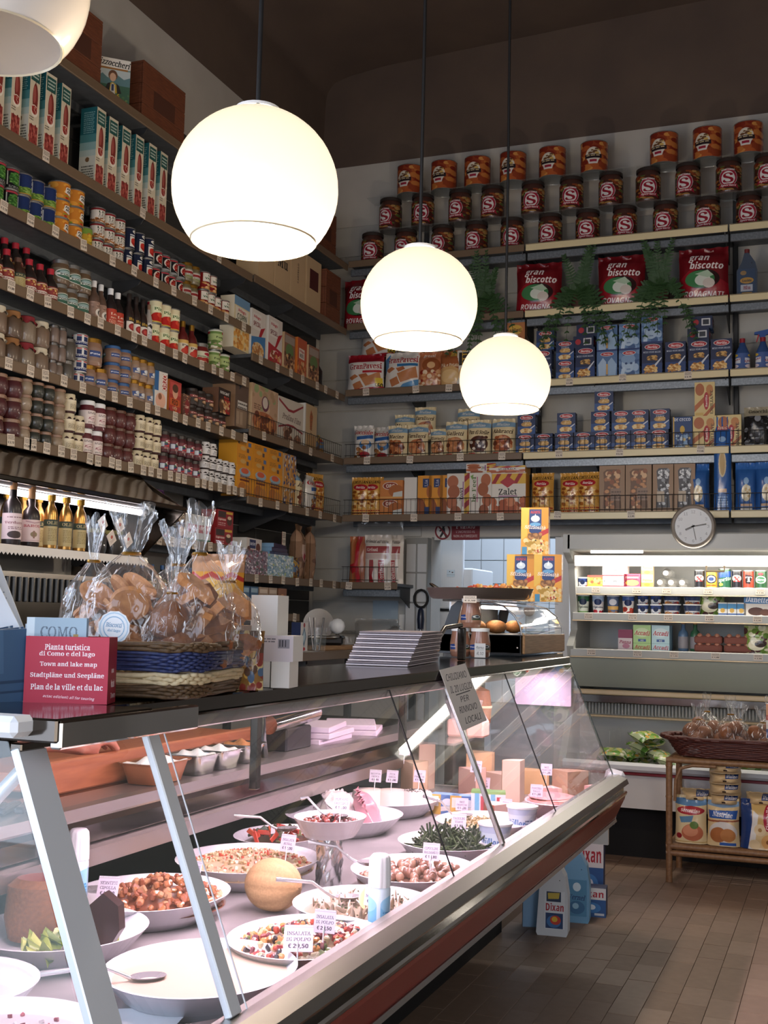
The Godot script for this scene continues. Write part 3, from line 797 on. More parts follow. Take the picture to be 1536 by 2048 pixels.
	D("blue_pasta",120,200,"2c5a9a",[["r",0,0,100,14,"386ab0"],["e",50,38,12,7,"8fb0d4"],["e",50,62,22,17,"c9bc98"],["s",14,5,["b89a60","e0d4b4"],4,8,[34,50,32,24]],["r",24,84,52,5,"c9a88a"],["r",24,92,52,4,"d9d4cc"]])
	D("dark_foil",120,150,"1b1a1c",[["s",40,3,["3a3a40","0c0c0e","8a8c92","2a2a2e"],3,12],["r",0,0,100,24,"a39a84"],["t","Gnocchi",50,12,10,"3a342c",3]])
	D("star_pasta",190,300,"d99a38",[["r",0,0,100,50,"c98a30"],["p",[0,0,30,0,22,60,0,70],"d9b04a"],["p",[30,4,74,4,74,52,52,60,30,52],"1f3a72"],["t","AGNESI",52,10,6,"c03a3a",2,36],["e",52,24,16,7,"c9d8e6"],["p",[46,24,52,13,58,24],"e6eef4"],["e",52,36,20,4,"5f9ac9"],["t","Sfiziosità",52,42,8,"e6dcd4",3,84,2],["p",[64,54,100,44,100,54,66,64],"a82a30"],["e",50,62,26,8,"6d4424"],["s",22,4,["7d5430","a8784a"],4,7,[30,56,42,14]],["s",60,6,["e0cc9a","c9a860","d9bc80","a8842f"],6,10,[10,70,84,30]],["s",12,7,["2a2420","a83a2c"],2,4,[50,70,44,26]],["p",[4,84,22,84,22,100,4,100],"3f86b4"]])
	D("star_side",80,300,"b8642a",[["r",0,0,100,16,"8f2430"],["r",12,18,60,14,"d9d0c4"],["l",20,36,60,40,"d9b488",1.4],["e",50,92,40,8,"d3b070"]])
	D("stick_bag",128,200,"d8cfc4",[["r",0,0,100,8,"cfc6bc"],["t","Grissini all'Olio",46,14,6,"3a2a26",3,84,2],["r",8,24,84,14,"96242c"],["t","Grissi",34,31,7,"e6dcd4",3,50],["r",8,40,84,10,"c9b0a8"],["r",24,52,16,48,"96242c"],["r",58,52,20,48,"a8343c"],["t","Torinesi",68,76,10,"e6dcd4",3,40,1],["e",46,84,10,14,"e8e0d8"]])
	D("red_sticks",110,200,"a8603c",[["r",10,0,12,100,"b87a50"],["r",30,0,12,100,"8f4a2c"],["r",52,0,12,100,"b87a50"],["r",74,0,12,100,"9b5636"],["p",[40,0,66,0,50,60,70,100,40,100,34,60],"a8242c"],["p",[0,62,40,56,60,70,20,80],"a8242c"]])
	D("wrap_bread",130,200,"8a6a52",[["s",20,4,["a8846a","6b4c3a","c9a888"],8,18],["r",16,36,40,18,"c9b0a0"],["e",40,56,22,12,"c8a8a4"],["e",40,58,15,8,"a8344c"],["p",[56,30,80,26,96,92,60,90],"d3b89c"],["p",[64,52,86,50,92,70,66,72],"d9d2c8"]])
	# ---- signs,paper
	D("no_entry",110,110,"c9c9c6",[["e",50,50,48,48,"7d2028"],["e",50,50,38,38,"d9d6d2"],["e",54,24,8,8,"1b1b1d"],["p",[44,32,62,32,66,56,78,84,68,86,56,64,40,86,30,80,44,58],"1b1b1d"],["p",[44,34,28,48,34,54,48,44],"1b1b1d"],["p",[20,24,28,18,82,76,74,82],"7d2028"]])
	D("forbidden",190,130,"7d1f28",[["t","E' VIETATO",50,26,20,"dcd4d2",2,66],["t","L'INGRESSO AI",50,54,13,"c9b4b2",0,66],["t","NON AUTORIZZATI",50,78,14,"c9b4b2",2,84]])
	D("notice",220,340,"bab8b8",[["t","CHIUDIAMO",50,16,11,"2a2a34",0,76,2],["t","IL 20 LUGLIO",52,36,11,"2a2a34",0,80,2],["r",24,44,56,1.4,"2a2a34"],["t","PER",50,54,9,"2a2a34",0,40,2],["t","RINNOVO",50,70,10,"2a2a34",0,66,2],["t","LOCALI",54,88,10,"2a2a34",0,60,2]])
	D("map_front",400,330,"b81f3c",[["t","Pianta turistica",50,15.5,9,"f4ecec",3,54],["t","di Como e del lago",50,26.5,9,"f4ecec",3,66],["t","Town and lake map",52,42,9,"f4ecec",3,68],["t","Stadtpläne und Seepläne",51,58.5,9.5,"f4ecec",3,88],["t","Plan de la ville et du lac",51,75,9,"f4ecec",3,86],["t","actac edizioni: all for touring",54,91,5.5,"ecc8cc",2,80,2]])
	D("map_side",90,330,"8f1730",[["t","Planta turist",60,70,12,"e6d4d8",2,40],["t","Town",66,88,8,"e6d4d8",2,50],["r",40,48,30,6,"d9b8c0"]])
	D("folder_map",110,160,"9db4c4",[["r",0,0,14,100,"d3e2ea"],["t","COMO",54,18,14,"5a6a7a",1,60],["l",24,34,60,20,"5a6a7a",2],["l",24,62,60,30,"6a7a8a",2],["r",78,20,8,70,"a8884a"]])
	D("sheet_map",160,240,"d3d6da",[["l",6,10,44,70,"9aa4b0",1.2],["t","COMO",68,40,6,"6a7480",1,30],["l",60,50,30,10,"8a94a0",1.2],["r",40,64,12,5,"c9a090"]])
	D("blue_leaflet",100,220,"3f5f80",[["r",0,70,100,4,"2a4460"],["r",0,84,100,3,"2a4460"],["r",90,0,4,100,"a8b8c4"],["r",0,0,40,60,"4a6c8e"]])
	D("seal_round",130,130,"e6eaee",[["e",50,50,46,46,"b8cfe0"],["e",50,50,42,42,"e9edf0"],["e",50,50,34,34,"8fb4d0"],["e",50,50,31,31,"eef0f2"],["t","Biscotti",50,42,14,"7fa0bc",3,50,2],["t","del lago",50,60,10,"7fa0bc",3,44,2]])
	D("bread_film",180,160,"d9962e",[["r",0,0,100,26,"b98a68"],["p",[0,34,14,26,30,34,50,26,70,34,86,26,100,34,100,40,86,33,70,41,50,33,30,41,14,33,0,41],"b8302a"],["p",[10,42,50,36,92,42,80,90,24,92],"f0b52c"]])
	D("white_box",110,90,"c9c2c6",[["l",14,12,30,14,"6a6870",5],["r",60,14,30,34,"8a8890"],["r",64,18,3,26,"3a3a42"],["r",70,18,4,26,"3a3a42"],["r",78,18,3,26,"3a3a42"]])
	for k in 6:
		var price: String = ["€ 2,50","€ 3,10","€ 1,25","€ 4,80","€ 2,95","€ 6,40"][k]
		D("price_%d" % k,56,64,"cfc3b4",[["l",12,12,76,30,"6a5f56",6],["t",price,50,70,22,"3a322c",2,84]])
	var foods := [["ALICI","MARINATE","€ 30,00"],["INSALATA","DI POLPO","€ 29,50"],["CIPOLLINE","BALSAMICO","€ 18,80"],["INSALATA","RUSSA","€ 12,00"],["NERVETTI","CIPOLLA","€ 11,90"],["FETA","GRECA","€ 13,00"],["BRIE","FRANCESE","€ 14,20"],["FONTINA","VALLE","€ 19,00"],["FAGIOLINI","VERDI","€ 9,80"],["RICOTTA","FRESCA","€ 8,90"],["PANNA","SPRAY","€ 3,20"],["PEPERONI","GRIGLIATI","€ 16,00"]]
	for k in foods.size():
		D("food_tag_%d" % k,110,110,"d0c8d6",[["r",0,0,100,12,"b4b0b8"],["l",2,3,96,7,"e0dce4",4],["t",foods[k][0],50,32,14,"3a3446",1,80],["t",foods[k][1],50,54,13,"3a3446",1,84],["t",foods[k][2],50,80,18,"2a2434",2,84]])
	# ---- chilled case
	D("yog_green",90,120,"c9d0c4",[["r",0,0,100,26,"2c5a3c"],["e",50,28,22,14,"1c2a44"],["t","Vipiteno",50,52,12,"2c3a30",3,80],["r",0,70,100,14,"6f9a5a"]])
	D("yog_red",90,120,"d0cdd0",[["r",0,0,100,26,"8fa4c4"],["e",50,28,22,14,"1c2a54"],["t","Vipiteno",50,52,12,"2c3450",3,80],["s",12,3,["a82434","7d1a28"],8,14,[10,70,80,28]]])
	D("yog_brown",90,120,"4f5f80",[["e",50,28,22,14,"c9ccd8"],["r",0,46,100,16,"c9a05c"],["s",16,3,["8a5a34","a87444"],8,12,[0,70,100,28]]])
	D("yog_peach",90,120,"d3cfcc",[["r",0,0,100,22,"34508c"],["e",50,30,22,14,"1c2a54"],["s",14,3,["b8402c","c96a3a","8f2a24"],10,16,[0,56,100,42]]])
	D("yog_low",110,80,"ccd0d8",[["r",0,0,100,30,"2c3f74"],["e",50,32,16,18,"1a2444"],["t","Latteria",50,56,14,"2c3450",3,70],["s",8,5,["a82c38","d3a060"],7,12,[60,60,36,36]]])
	D("cup_fruit",150,90,"c9ccd2",[["p",[0,0,100,0,88,36,12,36],"2c3a5c"],["e",32,66,26,24,"c98a4a"],["e",74,66,22,24,"a83a30"],["t","Crema",50,46,16,"2c3450",3,60]])
	D("cheese_cream",150,80,"d6d2cc",[["r",0,88,100,12,"b0343c"],["e",28,46,22,18,"4a4a50"],["e",28,46,18,14,"d9d6d2"],["e",74,46,22,18,"4a4a50"],["e",74,46,18,14,"d9d6d2"]])
	D("snack_orange",110,80,"c98a34",[["r",0,0,100,20,"a83a2c"],["s",18,4,["e0b45a","a8502c"],8,14,[0,24,100,50]]])
	D("snack_red",110,90,"b0405a",[["p",[8,10,92,10,80,46,20,46],"8f2440"],["t","FORMAGGINI",50,28,14,"e6d8cc",2,76],["e",50,68,40,22,"d9b45a"]])
	D("butter",90,90,"cfb488",[["r",0,0,100,26,"6f9ac0"],["t","Panna",50,44,18,"6d4a24",3,80],["r",0,62,100,36,"d9a24a"],["e",50,80,26,12,"b8742c"]])
	D("pudding",160,120,"d3cfc9",[["r",0,0,100,46,"3f74a8"],["t","Danette",50,28,24,"e6eaf0",3,84,2],["e",46,80,30,18,"4a2a20"],["e",80,84,20,15,"5a3426"]])
	D("milk_green",120,160,"a9cc8c",[["e",50,30,40,18,"c9dcb4"],["t","Accadì",52,32,18,"b02434",3,84,2],["r",28,56,44,10,"3a5a94"],["t","PIÙ",50,61,7,"e6ece4",2,30],["t","Accadì",52,88,16,"b02434",3,84,2],["r",0,72,100,2,"7da066"]])
	D("milk_blue",120,160,"b4d3dc",[["e",50,30,40,18,"d0e2e6"],["t","Accadì",52,32,18,"b02434",3,84,2],["r",28,56,44,10,"3a5a94"],["t","PIÙ",50,61,7,"e6ece4",2,30],["t","Accadì",52,88,16,"b02434",3,84,2],["r",0,72,100,2,"8ab0bc"]])
	D("cream_carton",90,130,"8a3a5a",[["r",0,42,100,58,"cfc0c4"],["t","Panna",50,62,16,"8a2a4c",3,80,2],["e",56,82,26,12,"b87a90"]])
	D("can_black",80,120,"1c1c20",[["e",50,44,34,20,"8f8a86"],["t","X",50,50,30,"a82a2c",3]])
	D("can_orange",80,120,"c08a34",[["e",50,50,34,26,"20232a"],["e",50,50,26,19,"c9ccd0"],["e",50,50,16,12,"2a3a64"],["r",20,84,60,8,"7d4a1c"]])
	D("can_lime",80,120,"1f4a34",[["p",[0,20,100,8,100,40,0,50],"2c4a8c"],["t","Sprite",50,58,24,"d0e0d4",3,84,3],["e",30,84,14,8,"a8c04a"]])
	D("can_red",80,120,"a83a2c",[["p",[30,20,80,30,60,80,34,74],"24181a"],["t","T",54,50,30,"d9cfc4",3]])
	D("can_green",80,120,"23452c",[["e",50,52,32,22,"d3d6d0"],["e",50,52,26,17,"2a5a3a"],["e",50,18,14,8,"b02a34"],["t","Birra",50,52,14,"e0e4de",3,50]])
	D("drink_pack",70,90,"d3d3cf",[["r",0,10,100,40,"3f86b8"],["e",50,62,26,18,"c9a24a"],["r",0,84,100,12,"3a5a94"]])
	D("salad_bag",150,150,"b8bc90",[["s",60,4,["7d9a4a","5f7f34","a8b870","4a2a2a","d9d8bc"],6,14],["e",46,70,30,20,"e0dcc4"],["e",60,66,20,12,"30231f"]])
	D("veg_bag",150,110,"a8b48c",[["s",70,6,["6f9a44","8fb060","c9c470","d3a24a","4f7a34","e0dfc8"],5,11]])
	# ---- bamboo stand and floor
	D("pastry_pink",150,220,"d9c498",[["p",[0,6,100,6,100,18,50,22,0,18],"5f86ac"],["e",50,30,44,9,"a82a30"],["t","Saccottino",50,30,8,"e6d4c4",3,60,2],["p",[14,44,60,40,54,54,20,56],"5f86a4"],["e",56,76,34,18,"b86a4c"],["e",50,72,24,12,"cf8a68"],["e",62,60,14,8,"5f7a3a"],["e",14,84,9,6,"96242c"],["r",0,95,100,2,"b89a60"]])
	D("pastry_blue",150,220,"d9bf90",[["p",[0,6,100,6,100,16,50,20,0,16],"7f9ab4"],["p",[4,26,96,24,92,42,6,42],"2f58a0"],["t","Nastrine",50,33,11,"eae6e0",3,62,2],["p",[0,46,100,44,100,47,0,50],"96543a"],["e",50,70,44,22,"d6cfc8"],["e",36,76,26,16,"a8683c"],["e",66,76,24,14,"b87a48"],["r",40,92,50,6,"2f58a0"]])
	D("ring_box",190,220,"d3b888",[["r",0,0,30,100,"233a6c"],["p",[24,0,100,0,100,30,40,60],"c9a86a"],["p",[34,22,46,30,36,100,20,100],"d9d4cc"],["e",70,36,11,26,"a8243a"],["t","Ciambelle",70,36,9,"ecdcd8",3,44,1],["e",50,60,15,12,"dcc49a"],["e",50,60,5,4,"a8804c"],["e",72,84,19,15,"d3a060"],["e",72,84,7,5,"8a5a30"],["e",36,90,14,10,"dcc49a"]])
	D("pack_end",150,60,"cdb083",[["r",52,10,40,36,"24407c"],["t","Mulino",72,28,24,"d9d4cc",3,34,2],["r",44,60,12,14,"3a2a20"]])
	D("lemon_pack",160,160,"d6cfc4",[["r",0,0,100,30,"a8452c"],["s",20,4,["c98a5a","e0c8a4","8f3a28"],7,14,[0,0,100,40]],["p",[0,46,100,56,100,72,0,62],"24407c"],["t","Ciok",60,62,12,"e0e0e4",3,60,2],["e",40,88,30,14,"b8703c"]])
	D("wash_front",130,230,"dfe2e6",[["r",10,2,70,26,"2a3a54"],["p",[16,6,74,4,70,20,18,22],"c9b04a"],["t","Dixan",50,42,20,"a81f2c",2,86],["r",6,58,84,40,"24406c"],["e",46,80,34,16,"3f74ac"],["e",54,76,26,12,"c9402c"],["e",50,74,14,7,"e0b83a"]])
	D("soft_front",110,230,"4f86a8",[["e",50,20,20,12,"c9dce4"],["t","Vernel",50,48,14,"22406a",3,84,2],["e",50,76,40,18,"3a6a90"],["e",44,72,16,8,"8fb8cc"]])
	D("powder_box",130,190,"2c568c",[["r",0,0,100,40,"d9d6d2"],["t","Dixan",46,20,24,"a81f2c",2,90],["e",50,68,32,18,"3f7ab4"],["e",50,66,14,9,"d9dfe6"],["r",60,86,34,8,"c9ccd0"]])
	D("floor_wash",110,150,"2a3f5c",[["e",30,16,18,9,"8a6f4a"],["e",50,46,40,12,"a8803a"],["t","Lucida",50,46,9,"20283a",3,70],["r",14,62,70,26,"a8acb8"],["t","Blu",50,74,14,"7d2a34",3,60],["r",20,92,60,5,"a8803a"]])
	D("glass_spray",110,150,"3f5a94",[["r",10,30,80,34,"c9ccd4"],["t","Quasar",50,46,16,"8f2430",3,84,3],["e",46,82,36,14,"d3c4c8"],["e",52,14,26,10,"c9a83a"]])
	D("jar_blue",110,110,"96705c",[["p",[12,26,36,18,40,74,14,78],"28407c"],["t","Riso",27,46,12,"d9d4dc",2,22],["p",[58,30,74,18,92,30,94,58,56,58],"1f2a3c"],["e",74,40,14,14,"c9d0cc"],["e",76,40,8,8,"1f2a3c"],["r",56,60,40,14,"23402c"]])
	D("clock_face",256,256,"cfd2d6",clock_ops())
	D("handwritten",96,110,"c9ccd0",[["t","Ramo",50,30,18,"50545c",0,66,2],["r",14,46,70,2,"6a6e76"],["t","8,10",50,72,24,"50545c",0,66,2]])
	D("deli_paper",256,256,"dfe2e6",[["t","gastronomia",50,20,6,"b8c0c8",3,50,3],["t","gastronomia",30,55,6,"b8c0c8",3,50,3],["t","gastronomia",65,84,6,"b8c0c8",3,50,3]])
	D("stripe_bag",128,256,"b8b0b8",stripes("b8b0b8","5a5058",22))
	D("cheese_pack",120,100,"c9a24a",[["r",40,0,60,100,"4f74ac"],["e",66,36,22,18,"d9dfe6"],["p",[40,60,100,50,100,70,40,84],"d9d4d0"],["r",6,10,26,50,"e0d8cc"]])
	D("milk_pack",90,110,"d3d9dc",[["r",20,10,24,90,"6fb0d0"],["r",52,20,22,80,"b8404c"],["r",0,0,100,10,"7fa860"]])
	D("yog_tub",150,80,"cfdde8",[["r",0,0,100,22,"b8c4dc"],["t","Müller",34,52,30,"3f6aa4",2,50],["l",58,40,22,40,"6a7a94",5],["e",88,66,9,16,"96302c"]])
	D("wine_white",96,130,"dcc9cc",[["l",22,14,56,8,"8a6a70",4],["t","Verduzzo",50,36,10,"8a5a64",3,76],["l",26,52,48,10,"8a6a70",3],["e",50,82,26,14,"3a2a2c"]])
	D("wine_red",96,130,"dcc6c4",[["p",[20,4,50,12,80,4,80,10,50,18,20,10],"b8949a"],["t","BAROLO",50,28,11,"b05a60",3,76],["e",50,66,12,12,"8a7a5a"],["r",47,50,6,34,"8a6a5a"],["r",20,92,60,2,"b8949a"]])
	D("oil_label",80,130,"b8a878",[["r",0,0,100,26,"2a3a30"],["t","OLIO",50,13,12,"b8a878",3,60],["l",26,36,48,50,"8a7a4a",3]])
	D("hang_tag",64,64,"d9cfc6",[["e",56,44,16,14,"b85a4a"],["l",20,66,60,14,"a8908a",5]])
	D("milk_spray",110,230,"cfe2ee",[["r",6,24,88,60,"6fb4dc"],["e",50,24,44,12,"8fc6e6"],["l",14,34,30,40,"3f86b8",2],["r",46,10,6,90,"8a9aa8"],["r",20,86,18,10,"3a7aa8"]])
	D("boiler_front",90,110,"d3e0e8",[["r",0,70,100,4,"6a7880"],["r",30,20,12,14,"2a3036"],["r",62,30,20,16,"3a4248"],["r",66,34,6,8,"a83c40"]])
	designs.sort_custom(func(a,b): return a[2] > b[2])
	for d in designs:
		paint(d[0],d[1],d[2],d[3],d[4])
	if ay + arow > 2048:
		push_error("the printed sheet is full")
	var tex := ImageTexture.create_from_image(atlas)
	print_mat = mat("printed","ffffff",0.5)
	print_mat.albedo_texture = tex
	foil_mat = mat("printed_gloss","ffffff",0.22)
	foil_mat.albedo_texture = tex
	var pm := mat("printed_paper","ffffff",0.85)
	pm.albedo_texture = tex

func clock_ops() -> Array:
	var a := []
	for k in 12:
		var q := TAU * (k + 1) / 12.0
		a.append(["t",str(k + 1),50 + 40 * sin(q),50 - 40 * cos(q),8,"8a8c94",1,12])
	return a

func stripes(_light: String,dark: String,count: int) -> Array:
	var a := []
	for k in count:
		a.append(["r",0,100.0 * k / count,100,100.0 / count * 0.42,dark])
	return a

# ------------------------------------------------------------------ the room
func build_room() -> void:
	var fl := struct("floor", MB.new().box(Vector3(-0.3, -0.06, -3.6), Vector3(7.0, 0.11, 10.6)).done(), mats.grout)
	var kinds := [mats.tile_floor_a, mats.tile_floor_b, mats.tile_floor_c]
	var tm := MB.new().cbox(Vector3.ZERO, Vector3(0.1035, 0.008, 0.2095), 0.001)
	var tile := tm.done()
	var spots := []
	for i in range(0, 20):
		for j in range(0, 20):
			var x := -1.36 + i * 0.105
			var z := -7.06 + j * 0.211 + (0.105 if i % 2 else 0.0)
			spots.append(Vector3(x, -0.0042, z))
	spots.sort_custom(func(a, b): return (a - Vector3(-0.6, 0, -5.0)).length_squared() < (b - Vector3(-0.6, 0, -5.0)).length_squared())
	var rest := MB.new()
	for k in spots.size():
		var p: Vector3 = spots[k] + Vector3(0, rng.randf_range(-0.0007, 0.0007), 0)
		if k < 300:
			part(fl, "tile", tile, kinds[rng.randi() % 3], p)
		else:
			rest.add(tm, Transform3D(Basis(), p))
	var x := 0.74
	while x < 3.0:
		for j in 46:
			rest.add(tm, Transform3D(Basis(), Vector3(x, -0.0042, -7.06 + j * 0.211)))
		x += 0.105
	for i in 20:
		for j in range(20, 40):
			rest.add(tm, Transform3D(Basis(), Vector3(-1.36 + i * 0.105, -0.0042, -7.06 + j * 0.211 + (0.105 if i % 2 else 0.0))))
	part(fl, "tiles", rest.done(), mats.tile_floor_a).set_meta("kind", "stuff")
	# rear wall with the doorway to the back room
	var bw := MB.new()
	bw.box(Vector3(-3.22, 2.325, -7.8), Vector3(1.12, 4.65, 0.2))
	bw.box(Vector3(0.725, 2.325, -7.8), Vector3(4.95, 4.65, 0.2))
	bw.box(Vector3(-2.205, 3.28, -7.8), Vector3(0.91, 2.74, 0.2))
	var wb := struct("wall_back", bw.done(), mats.plaster)
	part(wb, "painted_band", MB.new().box(Vector3(-0.2, 5.2, -7.8), Vector3(7.2, 1.1, 0.2)).done(), mats.brown_paint)
	var lm := MB.new()
	lm.box(Vector3(-3.68, 2.33, -4.98), Vector3(0.2, 4.66, 5.84))
	lm.box(Vector3(-3.68, 3.76, -0.18), Vector3(0.2, 1.8, 3.76))
	lm.box(Vector3(-3.68, 0.32, -0.18), Vector3(0.2, 0.64, 3.76))
	lm.box(Vector3(-3.68, 1.75, 0.95), Vector3(0.2, 2.3, 1.5))
	var lw := struct("wall_left", lm.done(), mats.plaster)
	var w2 := struct("window_2", MB.new().tube([Vector3(-3.68, 0.67, 0.17), Vector3(-3.68, 0.67, -2.03), Vector3(-3.68, 2.83, -2.03), Vector3(-3.68, 2.83, 0.17)], 0.03, 4, true).done(), mats.steel_dark)
	part(w2, "pane", MB.new().box(Vector3(-3.68, 1.75, -0.93), Vector3(0.008, 2.16, 2.2)).done(), mats.glass)
	part(lw, "painted_band", MB.new().box(Vector3(-3.68, 5.2, -3.1), Vector3(0.2, 1.08, 9.6)).done(), mats.brown_paint)
	struct("wall_right", MB.new().box(Vector3(3.1, 2.85, -3.1), Vector3(0.2, 5.7, 9.6)).done(), mats.plaster)
	var fw := MB.new()
	fw.box(Vector3(-3.45, 2.85, 0.7), Vector3(0.5, 5.7, 0.2))
	fw.box(Vector3(0.2, 1.55, 0.7), Vector3(0.7, 3.1, 0.2))
	fw.box(Vector3(2.5, 2.85, 0.7), Vector3(1.3, 5.7, 0.2))
	fw.box(Vector3(-0.675, 4.4, 0.7), Vector3(5.05, 2.6, 0.2))
	fw.box(Vector3(-1.67, 0.25, 0.7), Vector3(3.05, 0.5, 0.2))
	struct("wall_front", fw.done(), mats.plaster)
	var wn := struct("window_1", MB.new().tube([Vector3(-3.15, 0.53, 0.7), Vector3(-0.2, 0.53, 0.7), Vector3(-0.2, 3.07, 0.7), Vector3(-3.15, 3.07, 0.7)], 0.03, 4, true).done(), mats.steel_dark)
	part(wn, "pane", MB.new().box(Vector3(-1.67, 1.8, 0.7), Vector3(2.95, 2.54, 0.008)).done(), mats.glass)
	# ceiling: the left side rises straight, turns in a round cove and then spans flat
	var cs := [Vector2(-3.58, 4.66), Vector2(-3.56, 5.2), Vector2(-3.54, 5.26), Vector2(-3.49, 5.315), Vector2(-3.36, 5.35), Vector2(-3.08, 5.385), Vector2(-2.5, 5.41), Vector2(-1.6, 5.45), Vector2(-0.8, 5.48), Vector2(1.0, 5.5), Vector2(3.1, 5.46)]
	var cm := MB.new()
	cm.sheet(cs.size() - 1, 1, func(u, w): var p: Vector2 = cs[roundi(u * (cs.size() - 1))]; return Vector3(p.x, p.y, lerpf(1.7, -7.9, w)))
	cm.box(Vector3(-0.2, 5.68, -3.1), Vector3(7.2, 0.14, 9.8))
	struct("ceiling", cm.done(), mats.brown_paint)
	# wall panels between the shelf uprights
	var xs := [-3.56, -2.73, -1.9, -0.62, 0.7, 2.0]
	for i in xs.size() - 1:
		var y := 2.0 if i > 0 else 1.0
		var wdt: float = xs[i + 1] - xs[i] - 0.012
		var pm := MB.new().cbox(Vector3.ZERO, Vector3(wdt, 0.222, 0.012), 0.003).done()
		while y < 4.05:
			part(wb, "panel", pm, mats.panel_white, Vector3((xs[i] + xs[i + 1]) / 2, y + 0.112, -7.692))
			y += 0.228
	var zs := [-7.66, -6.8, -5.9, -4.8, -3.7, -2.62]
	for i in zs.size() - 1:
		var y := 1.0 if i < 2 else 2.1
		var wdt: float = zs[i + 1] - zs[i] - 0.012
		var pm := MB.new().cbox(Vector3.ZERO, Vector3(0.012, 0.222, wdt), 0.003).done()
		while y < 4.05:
			part(lw, "panel", pm, mats.panel_painted_shade, Vector3(-3.572, y + 0.112, (zs[i] + zs[i + 1]) / 2))
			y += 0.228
	for s in [[-2.73, "beside the doorway"], [-1.9, "above the doorway's right half"], [-0.62, "beside the tall blue pasta pack"]]:
		solo("shelf_upright", "dark slotted metal shelf upright on the rear wall " + s[1], "upright", MB.new().cbox(Vector3.ZERO, Vector3(0.03, 2.1, 0.03), 0.004).done(), mats.upright, Vector3(s[0], 3.06, -7.67), 0, "shelf uprights on the rear wall")
	# back room beyond the doorway
	var br := MB.new()
	br.box(Vector3(-2.2, 1.4, -9.75), Vector3(3.4, 2.8, 0.1))
	br.box(Vector3(-3.85, 1.4, -8.8), Vector3(0.1, 2.8, 1.9))
	br.box(Vector3(-0.55, 1.4, -8.8), Vector3(0.1, 2.8, 1.9))
	br.box(Vector3(-2.2, 2.82, -8.8), Vector3(3.4, 0.08, 2.0))
	br.box(Vector3(-2.2, -0.05, -8.8), Vector3(3.4, 0.1, 2.0))
	var rw := struct("wall_backroom", br.done(), mats.grout_pale)
	var tl := MB.new().cbox(Vector3.ZERO, Vector3(0.194, 0.194, 0.01), 0.003).done()
	for i in 8:
		for j in 9:
			part(rw, "tile", tl, mats.tile_white, Vector3(-3.0 + i * 0.2, 0.75 + j * 0.2, -9.698))
	# tiled reveal left of the doorway
	var jb := struct("trim_1", MB.new().box(Vector3(-2.742, 0.95, -7.66), Vector3(0.16, 1.9, 0.08)).done(), mats.grout_pale)
	var ts := MB.new().cbox(Vector3.ZERO, Vector3(0.068, 0.196, 0.01), 0.003).done()
	for i in 2:
		for j in 9:
			part(jb, "tile", ts, mats.tile_white, Vector3(-2.782 + i * 0.08, 0.12 + j * 0.205, -7.617))
	var jb2 := struct("trim_2", MB.new().box(Vector3(-1.72, 0.95, -7.66), Vector3(0.1, 1.9, 0.08)).done(), mats.white_enamel)
	part(jb2, "edge_strip", MB.new().box(Vector3(-1.665, 0.95, -7.65), Vector3(0.01, 1.9, 0.1)).done(), mats.steel)
	area_light("backroom_daylight", Vector3(-2.2, 2.74, -8.7), Vector2(1.6, 0.9), Vector3(0, -1, 0), Color("d4e6ff"), 3.0)
	var lp := thing("ceiling_panel_light", "flat white ceiling light panel in the room behind the doorway", "light", Vector3(-2.2, 2.77, -8.7))
	part(lp, "diffuser", MB.new().cbox(Vector3.ZERO, Vector3(1.6, 0.02, 0.9), 0.003).done(), glow("panel_glow", "d4e6ff", 1.0))
	var bo := thing("refrigerator", "white two-door refrigerator seen through the doorway", "refrigerator", Vector3(-2.8, 0, -8.5))
	part(bo, "body", MB.new().cbox(Vector3(0, 0.86, 0), Vector3(0.55, 1.72, 0.55), 0.01).done(), mats.white_plastic)
	part(bo, "lower_door", MB.new().cbox(Vector3(0, 0.72, 0.295), Vector3(0.55, 1.36, 0.04), 0.008).done(), mats.white_plastic)
	part(bo, "control_strip", MB.new().cbox(Vector3(0.01, 1.47, 0.3), Vector3(0.57, 0.1, 0.06), 0.008).done(), mats.white_plastic)
	part(bo, "upper_door", MB.new().cbox(Vector3(-0.03, 1.84, 0.28), Vector3(0.48, 0.6, 0.05), 0.008).done(), mats.white_plastic)
	part(bo, "dark_gap", MB.new().box(Vector3(0, 1.41, 0.3), Vector3(0.54, 0.012, 0.03)).done(), mats.black_matt)
	part(bo, "badge", MB.new().box(Vector3(0.12, 1.68, 0.308), Vector3(0.06, 0.05, 0.004), [uv("boiler_front")]).done(), print_mat)
	part(bo, "handle", MB.new().cbox(Vector3(-0.2, 1.66, 0.31), Vector3(0.02, 0.08, 0.02), 0.004).done(), mats.black_plastic)
	var lad := thing("ladle", "small ladle hanging on a hook on the tiled wall beyond the doorway", "ladle", Vector3(-2.46, 1.55, -9.66))
	part(lad, "hook_bar", MB.new().cbox(Vector3(0, 0.1, 0), Vector3(0.12, 0.012, 0.05), 0.003).done(), mats.steel_dark)
	part(lad, "stem", MB.new().tube([Vector3(0, 0.1, 0.01), Vector3(0, -0.08, 0.01)], 0.006, 6).done(), mats.steel_dark)
	part(lad, "bowl", MB.new().ball(Vector3(0, -0.12, 0.01), Vector3(0.05, 0.05, 0.03)).done(), mats.wood_crate)
	# prohibition sign over the doorway
	var sg := thing("no_entry_sign", "red and white no-entry sign with a striding figure over the doorway", "sign", Vector3(-2.48, 1.95, -7.694))
	part(sg, "round_symbol", MB.new().box(Vector3(-0.1, 0, 0), Vector3(0.118, 0.122, 0.006), [uv("no_entry"), uv("sw_white")]).done(), print_mat)
	part(sg, "text_plate", MB.new().box(Vector3(0.065, 0, 0), Vector3(0.2, 0.122, 0.006), [uv("forbidden"), uv("sw_red")]).done(), print_mat)

